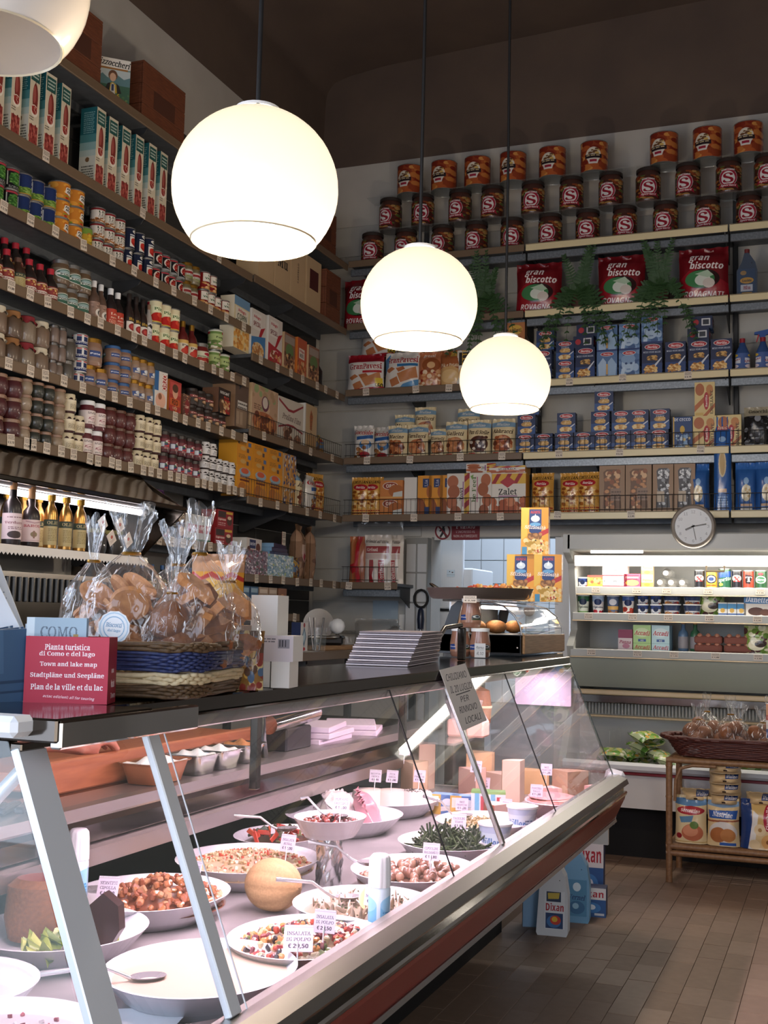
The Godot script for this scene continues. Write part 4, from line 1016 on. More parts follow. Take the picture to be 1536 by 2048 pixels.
# ------------------------------------------------------------------ shelves
# front faces local +z, the board runs back; tags are places along the rail
func shelf(called: String, label: String, at: Vector3, turn: float, length: float, depth: float, rail: Material, tags: Array, guard := 0.0, lip := false, brackets := []) -> Node3D:
	var t := thing(called, label, "shelf", at, turn)
	part(t, "board", MB.new().box(Vector3(0, -0.02, -depth / 2 - 0.004), Vector3(length, 0.02, depth)).done(), mats.shelf_grey)
	var rl := MB.new().cbox(Vector3(0, -0.026, 0.0), Vector3(length, 0.046, 0.012), 0.003)
	part(t, "rail", rl.done(), rail)
	part(t, "rail_groove", MB.new().box(Vector3(0, -0.0075, 0.0065), Vector3(length - 0.01, 0.003, 0.001)).done(), mats.rail_groove)
	if lip:
		part(t, "stiffener", MB.new().cbox(Vector3(0, -0.075, -0.05), Vector3(length, 0.05, 0.02), 0.004).done(), mats.galvanised)
	elif tags.size() or guard == 0.0:
		part(t, "stiffener", MB.new().cbox(Vector3(0, -0.045, -0.2), Vector3(length, 0.05, 0.02), 0.004).done(), mats.shelf_grey)
	for b in brackets:
		part(t, "bracket", MB.new().prism(PackedVector2Array([Vector2(0, -0.03), Vector2(-depth + 0.06, -0.03), Vector2(-depth + 0.06, -0.16), Vector2(-depth + 0.09, -0.17), Vector2(-0.02, -0.06)]), -0.003, 0.003).done(), mats.upright, Vector3(b, 0, -0.02), PI / 2 * -1.0).rotation.y = -PI / 2
	for x in tags:
		var k := absi(int(x * 1000.0)) % 6
		var tg := MB.new().box(Vector3.ZERO, Vector3(0.046, 0.05, 0.0015), [uv("price_%d" % k), uv("sw_beige")])
		var o := part(t, "price_tag", tg.done(), print_mat, Vector3(x, -0.026 + rng.randf_range(-0.004, 0.004), 0.0085))
		o.rotation.z = rng.randf_range(-0.08, 0.08)
	if guard > 0.0:
		var g := MB.new()
		var y0 := -0.005
		g.tube([Vector3(-length / 2, guard, -0.012), Vector3(length / 2, guard, -0.012)], 0.0022, 5)
		g.tube([Vector3(-length / 2, 0.012, -0.012), Vector3(length / 2, 0.012, -0.012)], 0.0022, 5)
		var x := -length / 2 + 0.01
		while x < length / 2:
			g.tube([Vector3(x, y0, -0.012), Vector3(x, guard, -0.012)], 0.0016, 4)
			x += 0.032
		part(t, "wire_guard", g.done(), mats.wire)
	return t

func spread(a: float, b: float, n: int, jitter := 0.02) -> Array:
	var r := []
	for k in n:
		r.append(lerpf(a, b, (k + 0.5) / n) + rng.randf_range(-jitter, jitter))
	return r

const LH := [3.785, 3.32, 3.013, 2.695, 2.375, 2.063, 1.732]
const CH := [3.33, 2.865, 2.425, 2.03, 1.583]
const BH := [3.805, 3.362, 2.9, 2.43, 2.038, 1.583]

func build_shelves() -> void:
	var what := ["crates and gift pasta boxes", "tall teal and cream cartons", "vegetable and fruit tins", "vinegar bottles and sauce cans", "preserve and pate jars", "jam and honey jars", "coffee tins and packs"]
	var tags := [0, 3, 12, 18, 18, 26, 9]
	for k in 7:
		var z0 := -2.6
		if k == 6:
			z0 = -4.86
		var z1 := -5.92
		var ln := z0 - z1
		shelf("wall_shelf", "left wall shelf with brown rail under the " + what[k], Vector3(-3.18, LH[k], (z0 + z1) / 2), PI / 2, ln, 0.4, mats.rail_brown, spread(-ln / 2 + (1.05 if k < 6 else 0.0), ln / 2, tags[k], 0.03), 0.0, false, [ln / 2 - 1.1, ln / 2 - 2.2, ln / 2 - 0.03])
	var cw := ["cream gift cartons in the corner", "cereal boxes", "cake boxes", "yellow biscuit boxes", "glittery gift boxes"]
	var ct := [0, 7, 4, 6, 7]
	for k in 5:
		shelf("wall_shelf", "short left wall shelf near the corner under the " + cw[k], Vector3(-3.18, CH[k], -6.625), PI / 2, 1.36, 0.4, mats.rail_brown, spread(-0.66, 0.66, ct[k], 0.03), [0.0, 0.0, 0.09, 0.1, 0.0][k], false, [-0.1])
	shelf("wall_shelf", "left wall shelf above the crates, running to the corner", Vector3(-3.18, 3.785, -6.625), PI / 2, 1.36, 0.4, mats.rail_brown, [], 0.0, false, [0.0])
	shelf("wall_shelf", "little shelf holding wafers and blue packs under the biscuit boxes", Vector3(-3.26, 1.72, -6.4), PI / 2, 0.9, 0.3, mats.rail_brown, [])
	shelf("wall_shelf", "little low shelf holding ice cream cone boxes", Vector3(-3.18, 1.36, -6.3), PI / 2, 0.76, 0.36, mats.rail_brown, [-0.3, 0.3])
	shelf("wall_shelf", "dark low shelf holding small dark bottles", Vector3(-3.22, 1.47, -5.36), PI / 2, 1.1, 0.34, mats.rail_brown, [])
	var bw := ["fruit mustard jars", "red snack bags and ferns", "cracker bags and blue pasta boxes", "biscuit bags and small pasta boxes", "biscuit packs and egg pasta", "breadstick bags"]
	var seg := [[-3.17, -1.92], [-1.91, -0.635], [-0.625, 1.6]]
	var side := ["over the doorway", "over the chilled case", "at the right end"]
	for k in 5:
		for s in 3:
			var a: float = seg[s][0]
			var b: float = seg[s][1]
			var tg: Array = []
			if k >= 2:
				tg = spread(-(b - a) / 2 + 0.05, minf((b - a) / 2, 0.1 if s == 2 else 9.0), [4, 3, 2][s], 0.05)
			shelf("wall_shelf", "rear wall shelf under the %s, %s" % [bw[k], side[s]], Vector3((a + b) / 2, BH[k], -7.3), 0, b - a, 0.38, mats.rail_brown if s == 0 else mats.rail_cream, tg, [0, 0, 0, 0.09, 0.1][k], k < 4, [] if k == 4 else [(b - a) / 2 - 0.02, -(b - a) / 2 + 0.45])
	shelf("wall_shelf", "short rear wall shelf under the breadstick bags beside the doorway", Vector3(-2.965, 1.583, -7.3), 0, 0.41, 0.38, mats.rail_brown, [-0.14, 0.14], 0.1, true, [0.18])

# ------------------------------------------------------------------ goods: one of each kind,then copies
# a kind: type,sizes in metres,printed design(s),colours
const KINDS := {
	"tall_carton": ["box","carton",[0.07,0.38,0.09],["tall_front","tall_side","sw_teal"]],
	"pea_black": ["tin","food_tin",[0.039,0.092],["pea_black"]],
	"pea_blue": ["tin","food_tin",[0.04,0.095],["pea_blue"]],
	"peach": ["tin","food_tin",[0.05,0.083],["peach"]],
	"fruit_tin": ["tin","food_tin",[0.038,0.105],["fruit_tin"]],
	"legume": ["tin","food_tin",[0.035,0.075],["legume"]],
	"tomato_blue": ["tin","food_tin",[0.033,0.105],["tomato_blue"]],
	"bean_red": ["tin","food_tin",[0.033,0.085],["bean_red"]],
	"pelati": ["tin","food_tin",[0.036,0.1],["pelati"]],
	"sauce_can": ["tin","food_tin",[0.038,0.118],["sauce_can"]],
	"green_can": ["tin","food_tin",[0.042,0.118],["green_can"]],
	"check_tin": ["tin","food_tin",[0.036,0.06],["check_tin"]],
	"coffee_tin": ["tin","coffee_tin",[0.035,0.15],["coffee_tin"]],
	"mostarda_tin": ["tin","fruit_tin",[0.09,0.205],["mostarda_tin"]],
	"pickle": ["jar","pickle_jar",[0.036,0.1],["pickle"],"6b6244","gold_lid"],
	"oval_jar": ["jar","pickle_jar",[0.042,0.11],["oval_green"],"5f4a34","tin_metal"],
	"big_jar": ["jar","pickle_jar",[0.05,0.13],["big_jar"],"6d1512","tin_metal"],
	"cloth_jar": ["cloth","preserve_jar",[0.044,0.115],[],"6f5a48","c9bfa8"],
	"cloth_jar_red": ["cloth","preserve_jar",[0.044,0.115],[],"7a6a58","7d2028"],
	"cloth_jar_tan": ["cloth","preserve_jar",[0.044,0.115],[],"54402f","8f6238"],
	"spice_jar": ["jar","spice_jar",[0.024,0.078],[],"6b5a50","steel"],
	"grey_jar": ["jar","preserve_jar",[0.036,0.1],[],"4a443c","steel"],
	"pate_big": ["jar","pate_jar",[0.052,0.13],["pate_blue"],"8f6f5c","gold_lid"],
	"pate_mid": ["jar","pate_jar",[0.042,0.115],["pate_blue"],"8f6f5c","gold_lid"],
	"pate_lid_blue": ["jar","pate_jar",[0.042,0.082],["pate_blue"],"8a6a58","lid_blue"],
	"pate_gold": ["jar","pate_jar",[0.032,0.115],["pate_gold"],"94785f","gold_lid"],
	"jam_red": ["jar","jam_jar",[0.047,0.088],[],"471318","lid_tan","round"],
	"jam_green": ["jar","jam_jar",[0.034,0.068],[],"23271f","lid_tan","round"],
	"jam_pale": ["jar","jam_jar",[0.034,0.068],[],"8f7c66","lid_tan","round"],
	"cream_cap": ["paper","jam_jar",[0.034,0.088],["cream_label"],"3a1514","cfc3a4"],
	"script_jar": ["jar","jam_jar",[0.038,0.13],["script_label"],"5a1420","white_plastic"],
	"honey": ["jar","honey_jar",[0.041,0.086],[],"521a18","lid_brown","round"],
	"berry_jar": ["jar","jam_jar",[0.034,0.11],["berry_label"],"4a0f1a","lid_dark"],
	"white_jar": ["paper","jam_jar",[0.032,0.075],["white_label"],"2a1c1a","d6d4d4"],
	"coffee_jar": ["jar","coffee_jar",[0.036,0.09],["coffee_jar"],"2a1a14","lid_dark"],
	"mostarda": ["jar","fruit_jar",[0.08,0.226],["mostarda"],"43241c","lid_dark","full"],
	"balsamic": ["bottle","vinegar_bottle",[0.035,0.1,0.06],["balsamic"],"1c110e","sash_red"],
	"balsamic_gold": ["bottle","vinegar_bottle",[0.034,0.1,0.045],["oil_label"],"3a2416","lid_brown"],
	"rose_bottle": ["bottle","sauce_bottle",[0.03,0.125,0.07],["rose_label"],"5a4438","white_plastic"],
	"red_bottle": ["bottle","sauce_bottle",[0.032,0.125,0.07],["red_label"],"1a0f10","white_plastic"],
	"dark_bottle": ["bottle","sauce_bottle",[0.026,0.125,0.085],["round_tomato"],"23130f","lid_dark"],
	"slim_bottle": ["bottle","sauce_bottle",[0.02,0.14,0.06],["white_label"],"a8a09a","lid_tan"],
	"passata": ["bottle","sauce_bottle",[0.034,0.13,0.07],["passata"],"5f1512","gold_lid"],
	"small_dark": ["bottle","syrup_bottle",[0.024,0.08,0.05],["oil_label"],"14161f","lid_blue"],
	"barley_box": ["box","barley_box",[0.1,0.2,0.06],["barley_box","sw_lightblue","sw_white"]],
	"portrait_box": ["box","coffee_box",[0.13,0.18,0.07],["portrait_box","sw_orange","sw_red"]],
	"instant_box": ["box","coffee_box",[0.15,0.14,0.1],["instant_box","sw_brown","sw_black"]],
	"coffee_red": ["box","coffee_pack",[0.06,0.19,0.09],["coffee_red","sw_red","sw_red"]],
	"coffee_dark": ["box","coffee_pack",[0.055,0.17,0.09],["coffee_dark","sw_black","sw_black"]],
	"coffee_decaf": ["box","coffee_pack",[0.07,0.17,0.09],["coffee_decaf","sw_brown","sw_orange"]],
	"coffee_dots": ["box","coffee_pack",[0.065,0.13,0.09],["coffee_dots","sw_brown","sw_brown"]],
	"coffee_pack": ["box","coffee_box",[0.19,0.1,0.1],["coffee_pack","sw_red","sw_red"]],
	"cereal_corn": ["box","cereal_box",[0.2,0.3,0.09],["cereal_corn","sw_cream","sw_cream"]],
	"cereal_blue": ["box","cereal_box",[0.18,0.28,0.08],["cereal_blue","sw_white","sw_white"]],
	"cereal_red": ["box","cereal_box",[0.19,0.29,0.08],["cereal_red","sw_white","sw_white"]],
	"cereal_choc": ["box","cereal_box",[0.16,0.24,0.08],["cereal_choc","sw_beige","sw_beige"]],
	"cereal_orange": ["box","cereal_box",[0.15,0.25,0.08],["cereal_orange","sw_orange","sw_orange"]],
	"panettone": ["box","cake_box",[0.36,0.29,0.22],["panettone","sw_beige","sw_beige"]],
	"truffle_box": ["box","cake_box",[0.33,0.28,0.22],["truffle_box","sw_white","sw_cream"]],
	"tall_yellow": ["box","cake_box",[0.2,0.3,0.16],["tall_yellow","sw_white","sw_beige"]],
	"brown_box": ["box","cake_box",[0.16,0.31,0.2],["brown_box","sw_kraft","sw_kraft"]],
	"biscuit_box": ["box","biscuit_box",[0.19,0.18,0.1],["biscuit_box","sw_yellow","sw_yellow"]],
	"biscuit_flat": ["box","biscuit_box",[0.19,0.075,0.12],["biscuit_side","sw_yellow","sw_yellow"]],
	"cone_a": ["box","cone_box",[0.1,0.16,0.08],["cone_a","sw_navy","sw_navy"]],
	"cone_b": ["box","cone_box",[0.11,0.16,0.08],["cone_b","sw_kraft","sw_kraft"]],
	"cone_c": ["box","cone_box",[0.11,0.16,0.08],["cone_c","sw_brown","sw_brown"]],
	"glitter_pink": ["box","gift_box",[0.34,0.15,0.14],["glitter_pink","glitter_pink","sw_silver"]],
	"glitter_blue": ["box","gift_box",[0.33,0.14,0.14],["glitter_blue","glitter_blue","sw_lightblue"]],
	"pasta_tall": ["box","pasta_box",[0.125,0.205,0.06],["pasta_tall","pasta_side","pasta_top"]],
	"pasta_face": ["box","pasta_box",[0.13,0.17,0.06],["pasta_face","pasta_side","pasta_top"]],
	"pasta_arms": ["box","pasta_box",[0.13,0.17,0.06],["pasta_arms","pasta_side","pasta_top"]],
	"pasta_small": ["box","pasta_box",[0.118,0.128,0.06],["pasta_small","pasta_side","pasta_top"]],
	"pasta_flat": ["box","pasta_box",[0.13,0.075,0.16],["pasta_top","pasta_top","pasta_face"]],
	"lasagne_box": ["box","pasta_box",[0.12,0.2,0.07],["lasagne_box","sw_navy","sw_navy"]],
	"egg_box": ["box","pasta_box",[0.14,0.2,0.07],["egg_box","sw_cream","sw_cream"]],
	"egg_box_tall": ["box","pasta_box",[0.12,0.21,0.07],["egg_box","sw_cream","sw_cream"]],
	"salty_box": ["box","cracker_box",[0.125,0.2,0.06],["salty_box","sw_brown","sw_orange"]],
	"dark_pack": ["box","toast_pack",[0.1,0.24,0.08],["dark_pack","sw_white","sw_white"]],
	"snack_bag": ["pouch","snack_bag",[0.31,0.34,0.13],["snack_bag"]],
	"cracker_red": ["pouch","cracker_bag",[0.27,0.26,0.09],["cracker_red"]],
	"cracker_blue": ["pouch","cracker_bag",[0.26,0.26,0.09],["cracker_blue"]],
	"pretzel_bag": ["pouch","cracker_bag",[0.18,0.25,0.08],["pretzel_bag"]],
	"potato_bag": ["pouch","cracker_bag",[0.16,0.25,0.08],["potato_bag"]],
	"bag_macine": ["pouch","biscuit_bag",[0.145,0.225,0.07],["bag_macine"]],
	"bag_tarallucci": ["pouch","biscuit_bag",[0.15,0.225,0.07],["bag_tarallucci"]],
	"bag_ritornelli": ["pouch","biscuit_bag",[0.11,0.19,0.06],["bag_ritornelli"]],
	"bag_galletti": ["pouch","biscuit_bag",[0.155,0.235,0.07],["bag_galletti"]],
	"bag_stelle": ["pouch","biscuit_bag",[0.16,0.24,0.07],["bag_pan_di_stelle"]],
	"bag_abbracci": ["pouch","biscuit_bag",[0.16,0.24,0.07],["bag_abbracci"]],
	"drops_bag": ["pouch","biscuit_bag",[0.15,0.235,0.08],["drops_bag"]],
	"gold_pack": ["box","biscuit_pack",[0.16,0.12,0.1],["gold_saiwa","sw_orange","sw_orange"]],
	"egg_bag": ["pouch","pasta_bag",[0.15,0.27,0.09],["egg_bag"]],
	"novel_pack": ["box","biscuit_pack",[0.1,0.27,0.08],["novel_yellow","sw_yellow","sw_yellow"]],
	"checker_pack": ["box","biscuit_pack",[0.17,0.275,0.1],["checker_pack","sw_white","sw_silver"]],
	"feed_pack": ["box","biscuit_pack",[0.15,0.275,0.1],["feed_pack","sw_white","sw_silver"]],
	"zalet_pack": ["box","biscuit_pack",[0.24,0.27,0.1],["zalet","sw_yellow","sw_silver"]],
	"grain_sleeve": ["box","pasta_sleeve",[0.16,0.3,0.07],["grain_sleeve","sw_kraft","sw_kraft"]],
	"foil_sleeve": ["box","pasta_sleeve",[0.125,0.3,0.07],["foil_sleeve","sw_kraft","sw_kraft"]],
	"blue_pasta": ["pouch","pasta_bag",[0.13,0.3,0.08],["blue_pasta"]],
	"spaghetti": ["pouch","pasta_bag",[0.105,0.58,0.05],["spaghetti"]],
	"dark_foil": ["pouch","gnocchi_bag",[0.17,0.25,0.09],["dark_foil"]],
	"star_pasta": ["box","pasta_box",[0.105,0.18,0.05],["star_pasta","star_side","star_side"]],
	"wrap_bread": ["pouch","bread_bag",[0.2,0.36,0.1],["wrap_bread"]],
	"stick_bag": ["pouch","breadstick_bag",[0.2,0.33,0.09],["stick_bag"]],
	"red_sticks": ["pouch","breadstick_bag",[0.14,0.32,0.08],["red_sticks"]],
	"candy_bag": ["pouch","sweet_bag",[0.15,0.14,0.07],["candy"]],
	"candy_slim": ["pouch","sweet_bag",[0.06,0.12,0.05],["candy"]],
	"pastry_pink": ["pouch","pastry_bag",[0.165,0.245,0.09],["pastry_pink"]],
	"pastry_blue": ["pouch","pastry_bag",[0.165,0.245,0.09],["pastry_blue"]],
	"ring_box": ["pouch","pastry_bag",[0.2,0.25,0.09],["ring_box"]],
	"pack_flat": ["pouch","pastry_bag",[0.165,0.062,0.2],["pack_end"]],
	"yog_green": ["pot","yogurt_pot",[0.04,0.11],["yog_green"]],
	"yog_red": ["pot","yogurt_pot",[0.04,0.11],["yog_red"]],
	"yog_brown": ["pot","yogurt_pot",[0.04,0.11],["yog_brown"]],
	"yog_peach": ["pot","yogurt_pot",[0.04,0.11],["yog_peach"]],
	"yog_low": ["pot","yogurt_pot",[0.036,0.058],["yog_low"]],
	"cup_fruit": ["pot","dessert_cup",[0.055,0.062],["cup_fruit"]],
	"yog_tub": ["pot","yogurt_tub",[0.055,0.06],["yog_tub"]],
	"can_black": ["tin","drink_can",[0.03,0.105],["can_black"]],
	"can_orange": ["tin","drink_can",[0.032,0.105],["can_orange"]],
	"can_lime": ["tin","drink_can",[0.036,0.115],["can_lime"]],
	"can_red": ["tin","drink_can",[0.03,0.105],["can_red"]],
	"can_green": ["tin","drink_can",[0.034,0.105],["can_green"]],
	"cheese_cream": ["box","cheese_box",[0.15,0.065,0.08],["cheese_cream","sw_white","sw_white"]],
	"snack_orange": ["box","cheese_box",[0.095,0.07,0.07],["snack_orange","sw_orange","sw_orange"]],
	"snack_red": ["box","cheese_box",[0.1,0.08,0.07],["snack_red","sw_crimson","sw_crimson"]],
	"butter": ["box","cream_carton",[0.07,0.075,0.05],["butter","sw_beige","sw_lightblue"]],
	"pudding": ["box","pudding_pack",[0.15,0.13,0.07],["pudding","sw_lightblue","sw_lightblue"]],
	"milk_green": ["box","milk_carton",[0.105,0.15,0.07],["milk_green","sw_green","sw_green"]],
	"milk_blue": ["box","milk_carton",[0.105,0.15,0.07],["milk_blue","sw_lightblue","sw_lightblue"]],
	"cream_carton": ["box","cream_carton",[0.085,0.12,0.06],["cream_carton","sw_crimson","sw_crimson"]],
	"drink_pack": ["box","drink_carton",[0.05,0.075,0.04],["drink_pack","sw_white","sw_white"]],
	"salad_bag": ["pouch","salad_bag",[0.16,0.16,0.08],["salad_bag"]],
	"cheese_pack": ["box","cheese_pack",[0.11,0.075,0.06],["cheese_pack","sw_yellow","sw_lightblue"]],
	"milk_pack": ["box","milk_carton",[0.07,0.1,0.06],["milk_pack","sw_white","sw_green"]],
}
const CATS := {"food_tin": "tin","coffee_tin": "tin","fruit_tin": "tin","drink_can": "can","spice_jar": "jar","pickle_jar": "jar","preserve_jar": "jar","pate_jar": "jar","jam_jar": "jar","honey_jar": "jar","coffee_jar": "jar","fruit_jar": "jar","vinegar_bottle": "bottle","sauce_bottle": "bottle","syrup_bottle": "bottle","yogurt_pot": "yogurt","yogurt_tub": "yogurt","dessert_cup": "dessert"}

func flat(col: String,rough := 0.5,coat := false) -> StandardMaterial3D:
	var m := mat("flat_%s_%.2f" % [col,rough],col,rough)
	m.clearcoat_enabled = coat
	return m

func named(col: String) -> StandardMaterial3D:
	if mats.has(col):
		return mats[col]
	var cols := {"lid_blue": "2f5a8f","lid_tan": "8a6a56","lid_brown": "5a3a2c","lid_dark": "2c2421","sash_red": "a82030"}
	if cols.has(col):
		return mat(col,cols[col],0.4)
	return flat(col,0.8)

func pouch_mesh(w: float,h: float,d: float,r: Rect2,sd: int) -> MB:
	var m := MB.new()
	var nz := FastNoiseLite.new()
	nz.seed = sd
	nz.frequency = 3.0 / w
	for side in [1.0,-1.0]:
		var fn := func(u: float,v: float) -> Vector3:
			var ed := pow(maxf(0.0,1.0 - pow(absf(2 * u - 1),3.5)),0.6)
			var vv := clampf((v - 0.02) / 0.86,0.0,1.0)
			var body := pow(maxf(0.0,1.0 - pow(absf(2 * vv - 1),4.0)),0.5)
			if v < 0.06:
				body = maxf(body,0.75)
			var bulge := d / 2 * ed * body
			var nn := nz.get_noise_2d(u * w,v * h) * 0.08 * d
			var wx := 1.0 - 0.05 * sin(PI * v) - (0.03 if v > 0.9 else 0.0)
			var x := (u - 0.5) * w * wx
			var wob := 0.012 * sin(u * 23.0 + sd) * smoothstep(0.85,1.0,v)
			return Vector3(x if side > 0 else -x,v * h,side * (bulge + 0.0015) + nn * ed + wob)
		m.sheet(10,12,fn,r if side > 0 else Rect2(r.end.x,r.position.y,-r.size.x,r.size.y))
	return m

func proto(kind: String) -> Node3D:
	if protos.has(kind):
		return protos[kind]
	var k: Array = KINDS[kind]
	var s: Array = k[2]
	var o: Node3D
	match k[0]:
		"box":
			o = MeshInstance3D.new()
			o.mesh = MB.new().box(Vector3(0,s[1] / 2,0),Vector3(s[0],s[1],s[2]),[uv(k[3][0]),uv(k[3][1]),uv(k[3][2])]).done()
			o.material_override = print_mat
		"pouch":
			o = MeshInstance3D.new()
			o.mesh = pouch_mesh(s[0],s[1],s[2],uv(k[3][0]),kind.length()).done()
			o.material_override = foil_mat
		"tin":
			o = Node3D.new()
			var r: float = s[0]
			var h: float = s[1]
			part(o,"label",MB.new().lathe([Vector2(r,0.004),Vector2(r,h - 0.004)],20,uv(k[3][0]),2).done(),foil_mat).rotation.y = -PI / 2
			part(o,"base_rim",MB.new().lathe([Vector2(0,0.002),Vector2(r - 0.003,0.002),Vector2(r - 0.002,0),Vector2(r + 0.001,0.0),Vector2(r + 0.001,0.004),Vector2(r,0.005)],20).done(),mats.tin_metal)
			part(o,"lid",MB.new().lathe([Vector2(r,h - 0.005),Vector2(r + 0.001,h - 0.004),Vector2(r + 0.001,h),Vector2(r - 0.002,h),Vector2(r - 0.003,h - 0.003),Vector2(0,h - 0.003)],20).done(),mats.tin_metal)
		"pot":
			o = Node3D.new()
			var r: float = s[0]
			var h: float = s[1]
			part(o,"cup",MB.new().lathe([Vector2(0,0),Vector2(r * 0.78,0),Vector2(r * 0.95,h - 0.006)],18,uv(k[3][0]),2).done(),foil_mat).rotation.y = -PI / 2
			part(o,"lid",MB.new().lathe([Vector2(r * 0.95,h - 0.008),Vector2(r,h - 0.006),Vector2(r,h),Vector2(0,h)],18).done(),mats.white_plastic)
		"jar":
			o = Node3D.new()
			var r: float = s[0]
			var h: float = s[1]
			var lh := clampf(h * 0.14,0.01,0.02)
			var b := h - lh
			var round_: bool = k.size() > 6 and k[6] == "round"
			var pr := [Vector2(0,0),Vector2(r * 0.9,0),Vector2(r,b * 0.06),Vector2(r,b * 0.82),Vector2(r * 0.88,b * 0.94),Vector2(r * 0.86,b)]
			if round_:
				pr = [Vector2(0,0),Vector2(r * 0.66,0),Vector2(r * 0.86,b * 0.14),Vector2(r,b * 0.48),Vector2(r * 0.95,b * 0.74),Vector2(r * 0.84,b * 0.92),Vector2(r * 0.8,b)]
			part(o,"body",MB.new().lathe(pr,18).done(),flat(k[4],0.08,true))
			if k[3].size() > 0:
				var full: bool = k.size() > 6 and k[6] == "full"
				var l0 := b * (0.06 if full else 0.18)
				var l1 := b * (0.82 if full else 0.74)
				part(o,"label",MB.new().lathe([Vector2(r + 0.0008,l0),Vector2(r + 0.0008,l1)],20,uv(k[3][0]),2).done(),foil_mat if full else print_mat).rotation.y = -PI / 2
			var q := 0.94 if k.size() > 6 and k[6] == "full" else 0.86
			part(o,"lid",MB.new().lathe([Vector2(r * q,b - 0.004),Vector2(r * q + 0.002,b - 0.003),Vector2(r * q + 0.002,h - 0.003),Vector2(r * q - 0.001,h),Vector2(0,h)],18).done(),named(k[5]))
		"cloth","paper":
			o = Node3D.new()
			var r: float = s[0]
			var h: float = s[1]
			var b := h * 0.86
			part(o,"body",MB.new().lathe([Vector2(0,0),Vector2(r * 0.85,0),Vector2(r,b * 0.1),Vector2(r,b * 0.75),Vector2(r * 0.8,b * 0.95),Vector2(r * 0.78,b)],18).done(),flat(k[4],0.08,true))
			if k[3].size() > 0:
				part(o,"label",MB.new().lathe([Vector2(r + 0.0008,b * 0.12),Vector2(r + 0.0008,b * 0.8)],20,uv(k[3][0]),2).done(),print_mat).rotation.y = -PI / 2
			var cap := MB.new()
			var fl := 1.06 if k[0] == "cloth" else 0.98
			cap.sheet(28,4,func(u: float,v: float) -> Vector3:
				var a := TAU * u
				var rr: float = [1.0 * fl,0.86,0.84,0.8,0.0][roundi(v * 4)] * r
				if v < 0.1:
					rr *= 1.0 + 0.07 * sin(a * 7)
				var yy: float = [b * 0.86,b * 0.97,h * 0.96,h,h * 1.01][roundi(v * 4)]
				return Vector3(sin(a) * rr,yy + (0.006 * sin(a * 7 + 1.0) if v < 0.1 else 0.0),cos(a) * rr),Rect2(0,0,1,1),true)
			part(o,"cap",cap.done(),flat(k[5],0.85))
		"bottle":
			o = Node3D.new()
			var r: float = s[0]
			var h: float = s[1]
			var n: float = s[2]
			part(o,"body",MB.new().lathe([Vector2(0,0),Vector2(r * 0.92,0),Vector2(r,0.006),Vector2(r,h * 0.82),Vector2(r * 0.8,h),Vector2(r * 0.42,h + n * 0.3),Vector2(r * 0.36,h + n * 0.9)],16).done(),flat(k[4],0.06,true))
			part(o,"label",MB.new().lathe([Vector2(r + 0.0008,h * 0.1),Vector2(r + 0.0008,h * 0.74)],20,uv(k[3][0]),2).done(),print_mat).rotation.y = -PI / 2
			part(o,"cap",MB.new().lathe([Vector2(r * 0.44,h + n * 0.55),Vector2(r * 0.46,h + n * 0.98),Vector2(r * 0.42,h + n),Vector2(0,h + n)],14).done(),named(k[5]))
	o.set_meta("base",k[1])
	o.set_meta("category",CATS.get(k[1],str(k[1]).replace("_"," ").split(" ")[-1] if k[0] != "box" else str(k[1]).get_slice("_",1)))
	protos[kind] = o
	return o

func size_of(kind: String) -> Array:
	var k: Array = KINDS[kind]
	if k[0] == "bottle":
		return [k[2][0],k[2][1] + k[2][2]]
	if k[0] in ["tin","jar","pot","cloth","paper"]:
		return [k[2][0],k[2][1]]
	return [k[2][2] / 2,k[2][1]]

# wall "L": front of the goods faces +x,places are z; wall "B": front faces +z,places are x
func put_one(wall: String,kind: String,at: float,y: float,front: float,label: String,group: String,turn := 0.0) -> Node3D:
	var deep: float = size_of(kind)[0] * (1.0 if true else 1.0)
	if wall == "L":
		return copy(proto(kind),Vector3(front - deep,y,at),PI / 2 + turn,label,group)
	return copy(proto(kind),Vector3(at,y,front - deep),turn,label,group)

# a block of alike goods: columns from a to b (left to right in the room as one faces the wall),stacked in layers
func block(wall: String,kind: String,y: float,a: float,b: float,n: int,layers: int,what: String,where: String,front := 0.0,wobble := 0.12,tops := -1) -> void:
	if front == 0.0:
		front = -3.205 if wall == "L" else -7.325
	var h: float = size_of(kind)[1]
	for l in layers:
		var cols := n if l < layers - 1 or tops < 0 else tops
		for i in cols:
			var at := lerpf(a,b,(i + 0.5) / n)
			var lab := what
			if n > 1 and layers > 1:
				lab += ", %s layer, %s from left" % [LAYER[layers][l],ORD[i]]
			elif n > 1:
				lab += ", %s from left" % ORD[i]
			elif layers > 1:
				lab += ", %s of the stack" % LAYER[layers][l]
			lab += ", " + where
			var sway := rng.randf_range(-1,1)
			put_one(wall,kind,at,y - 0.0095 + l * h,front - rng.randf_range(0.0,0.012) * (1 if l == 0 else 0),lab,what + "s",sway * wobble)

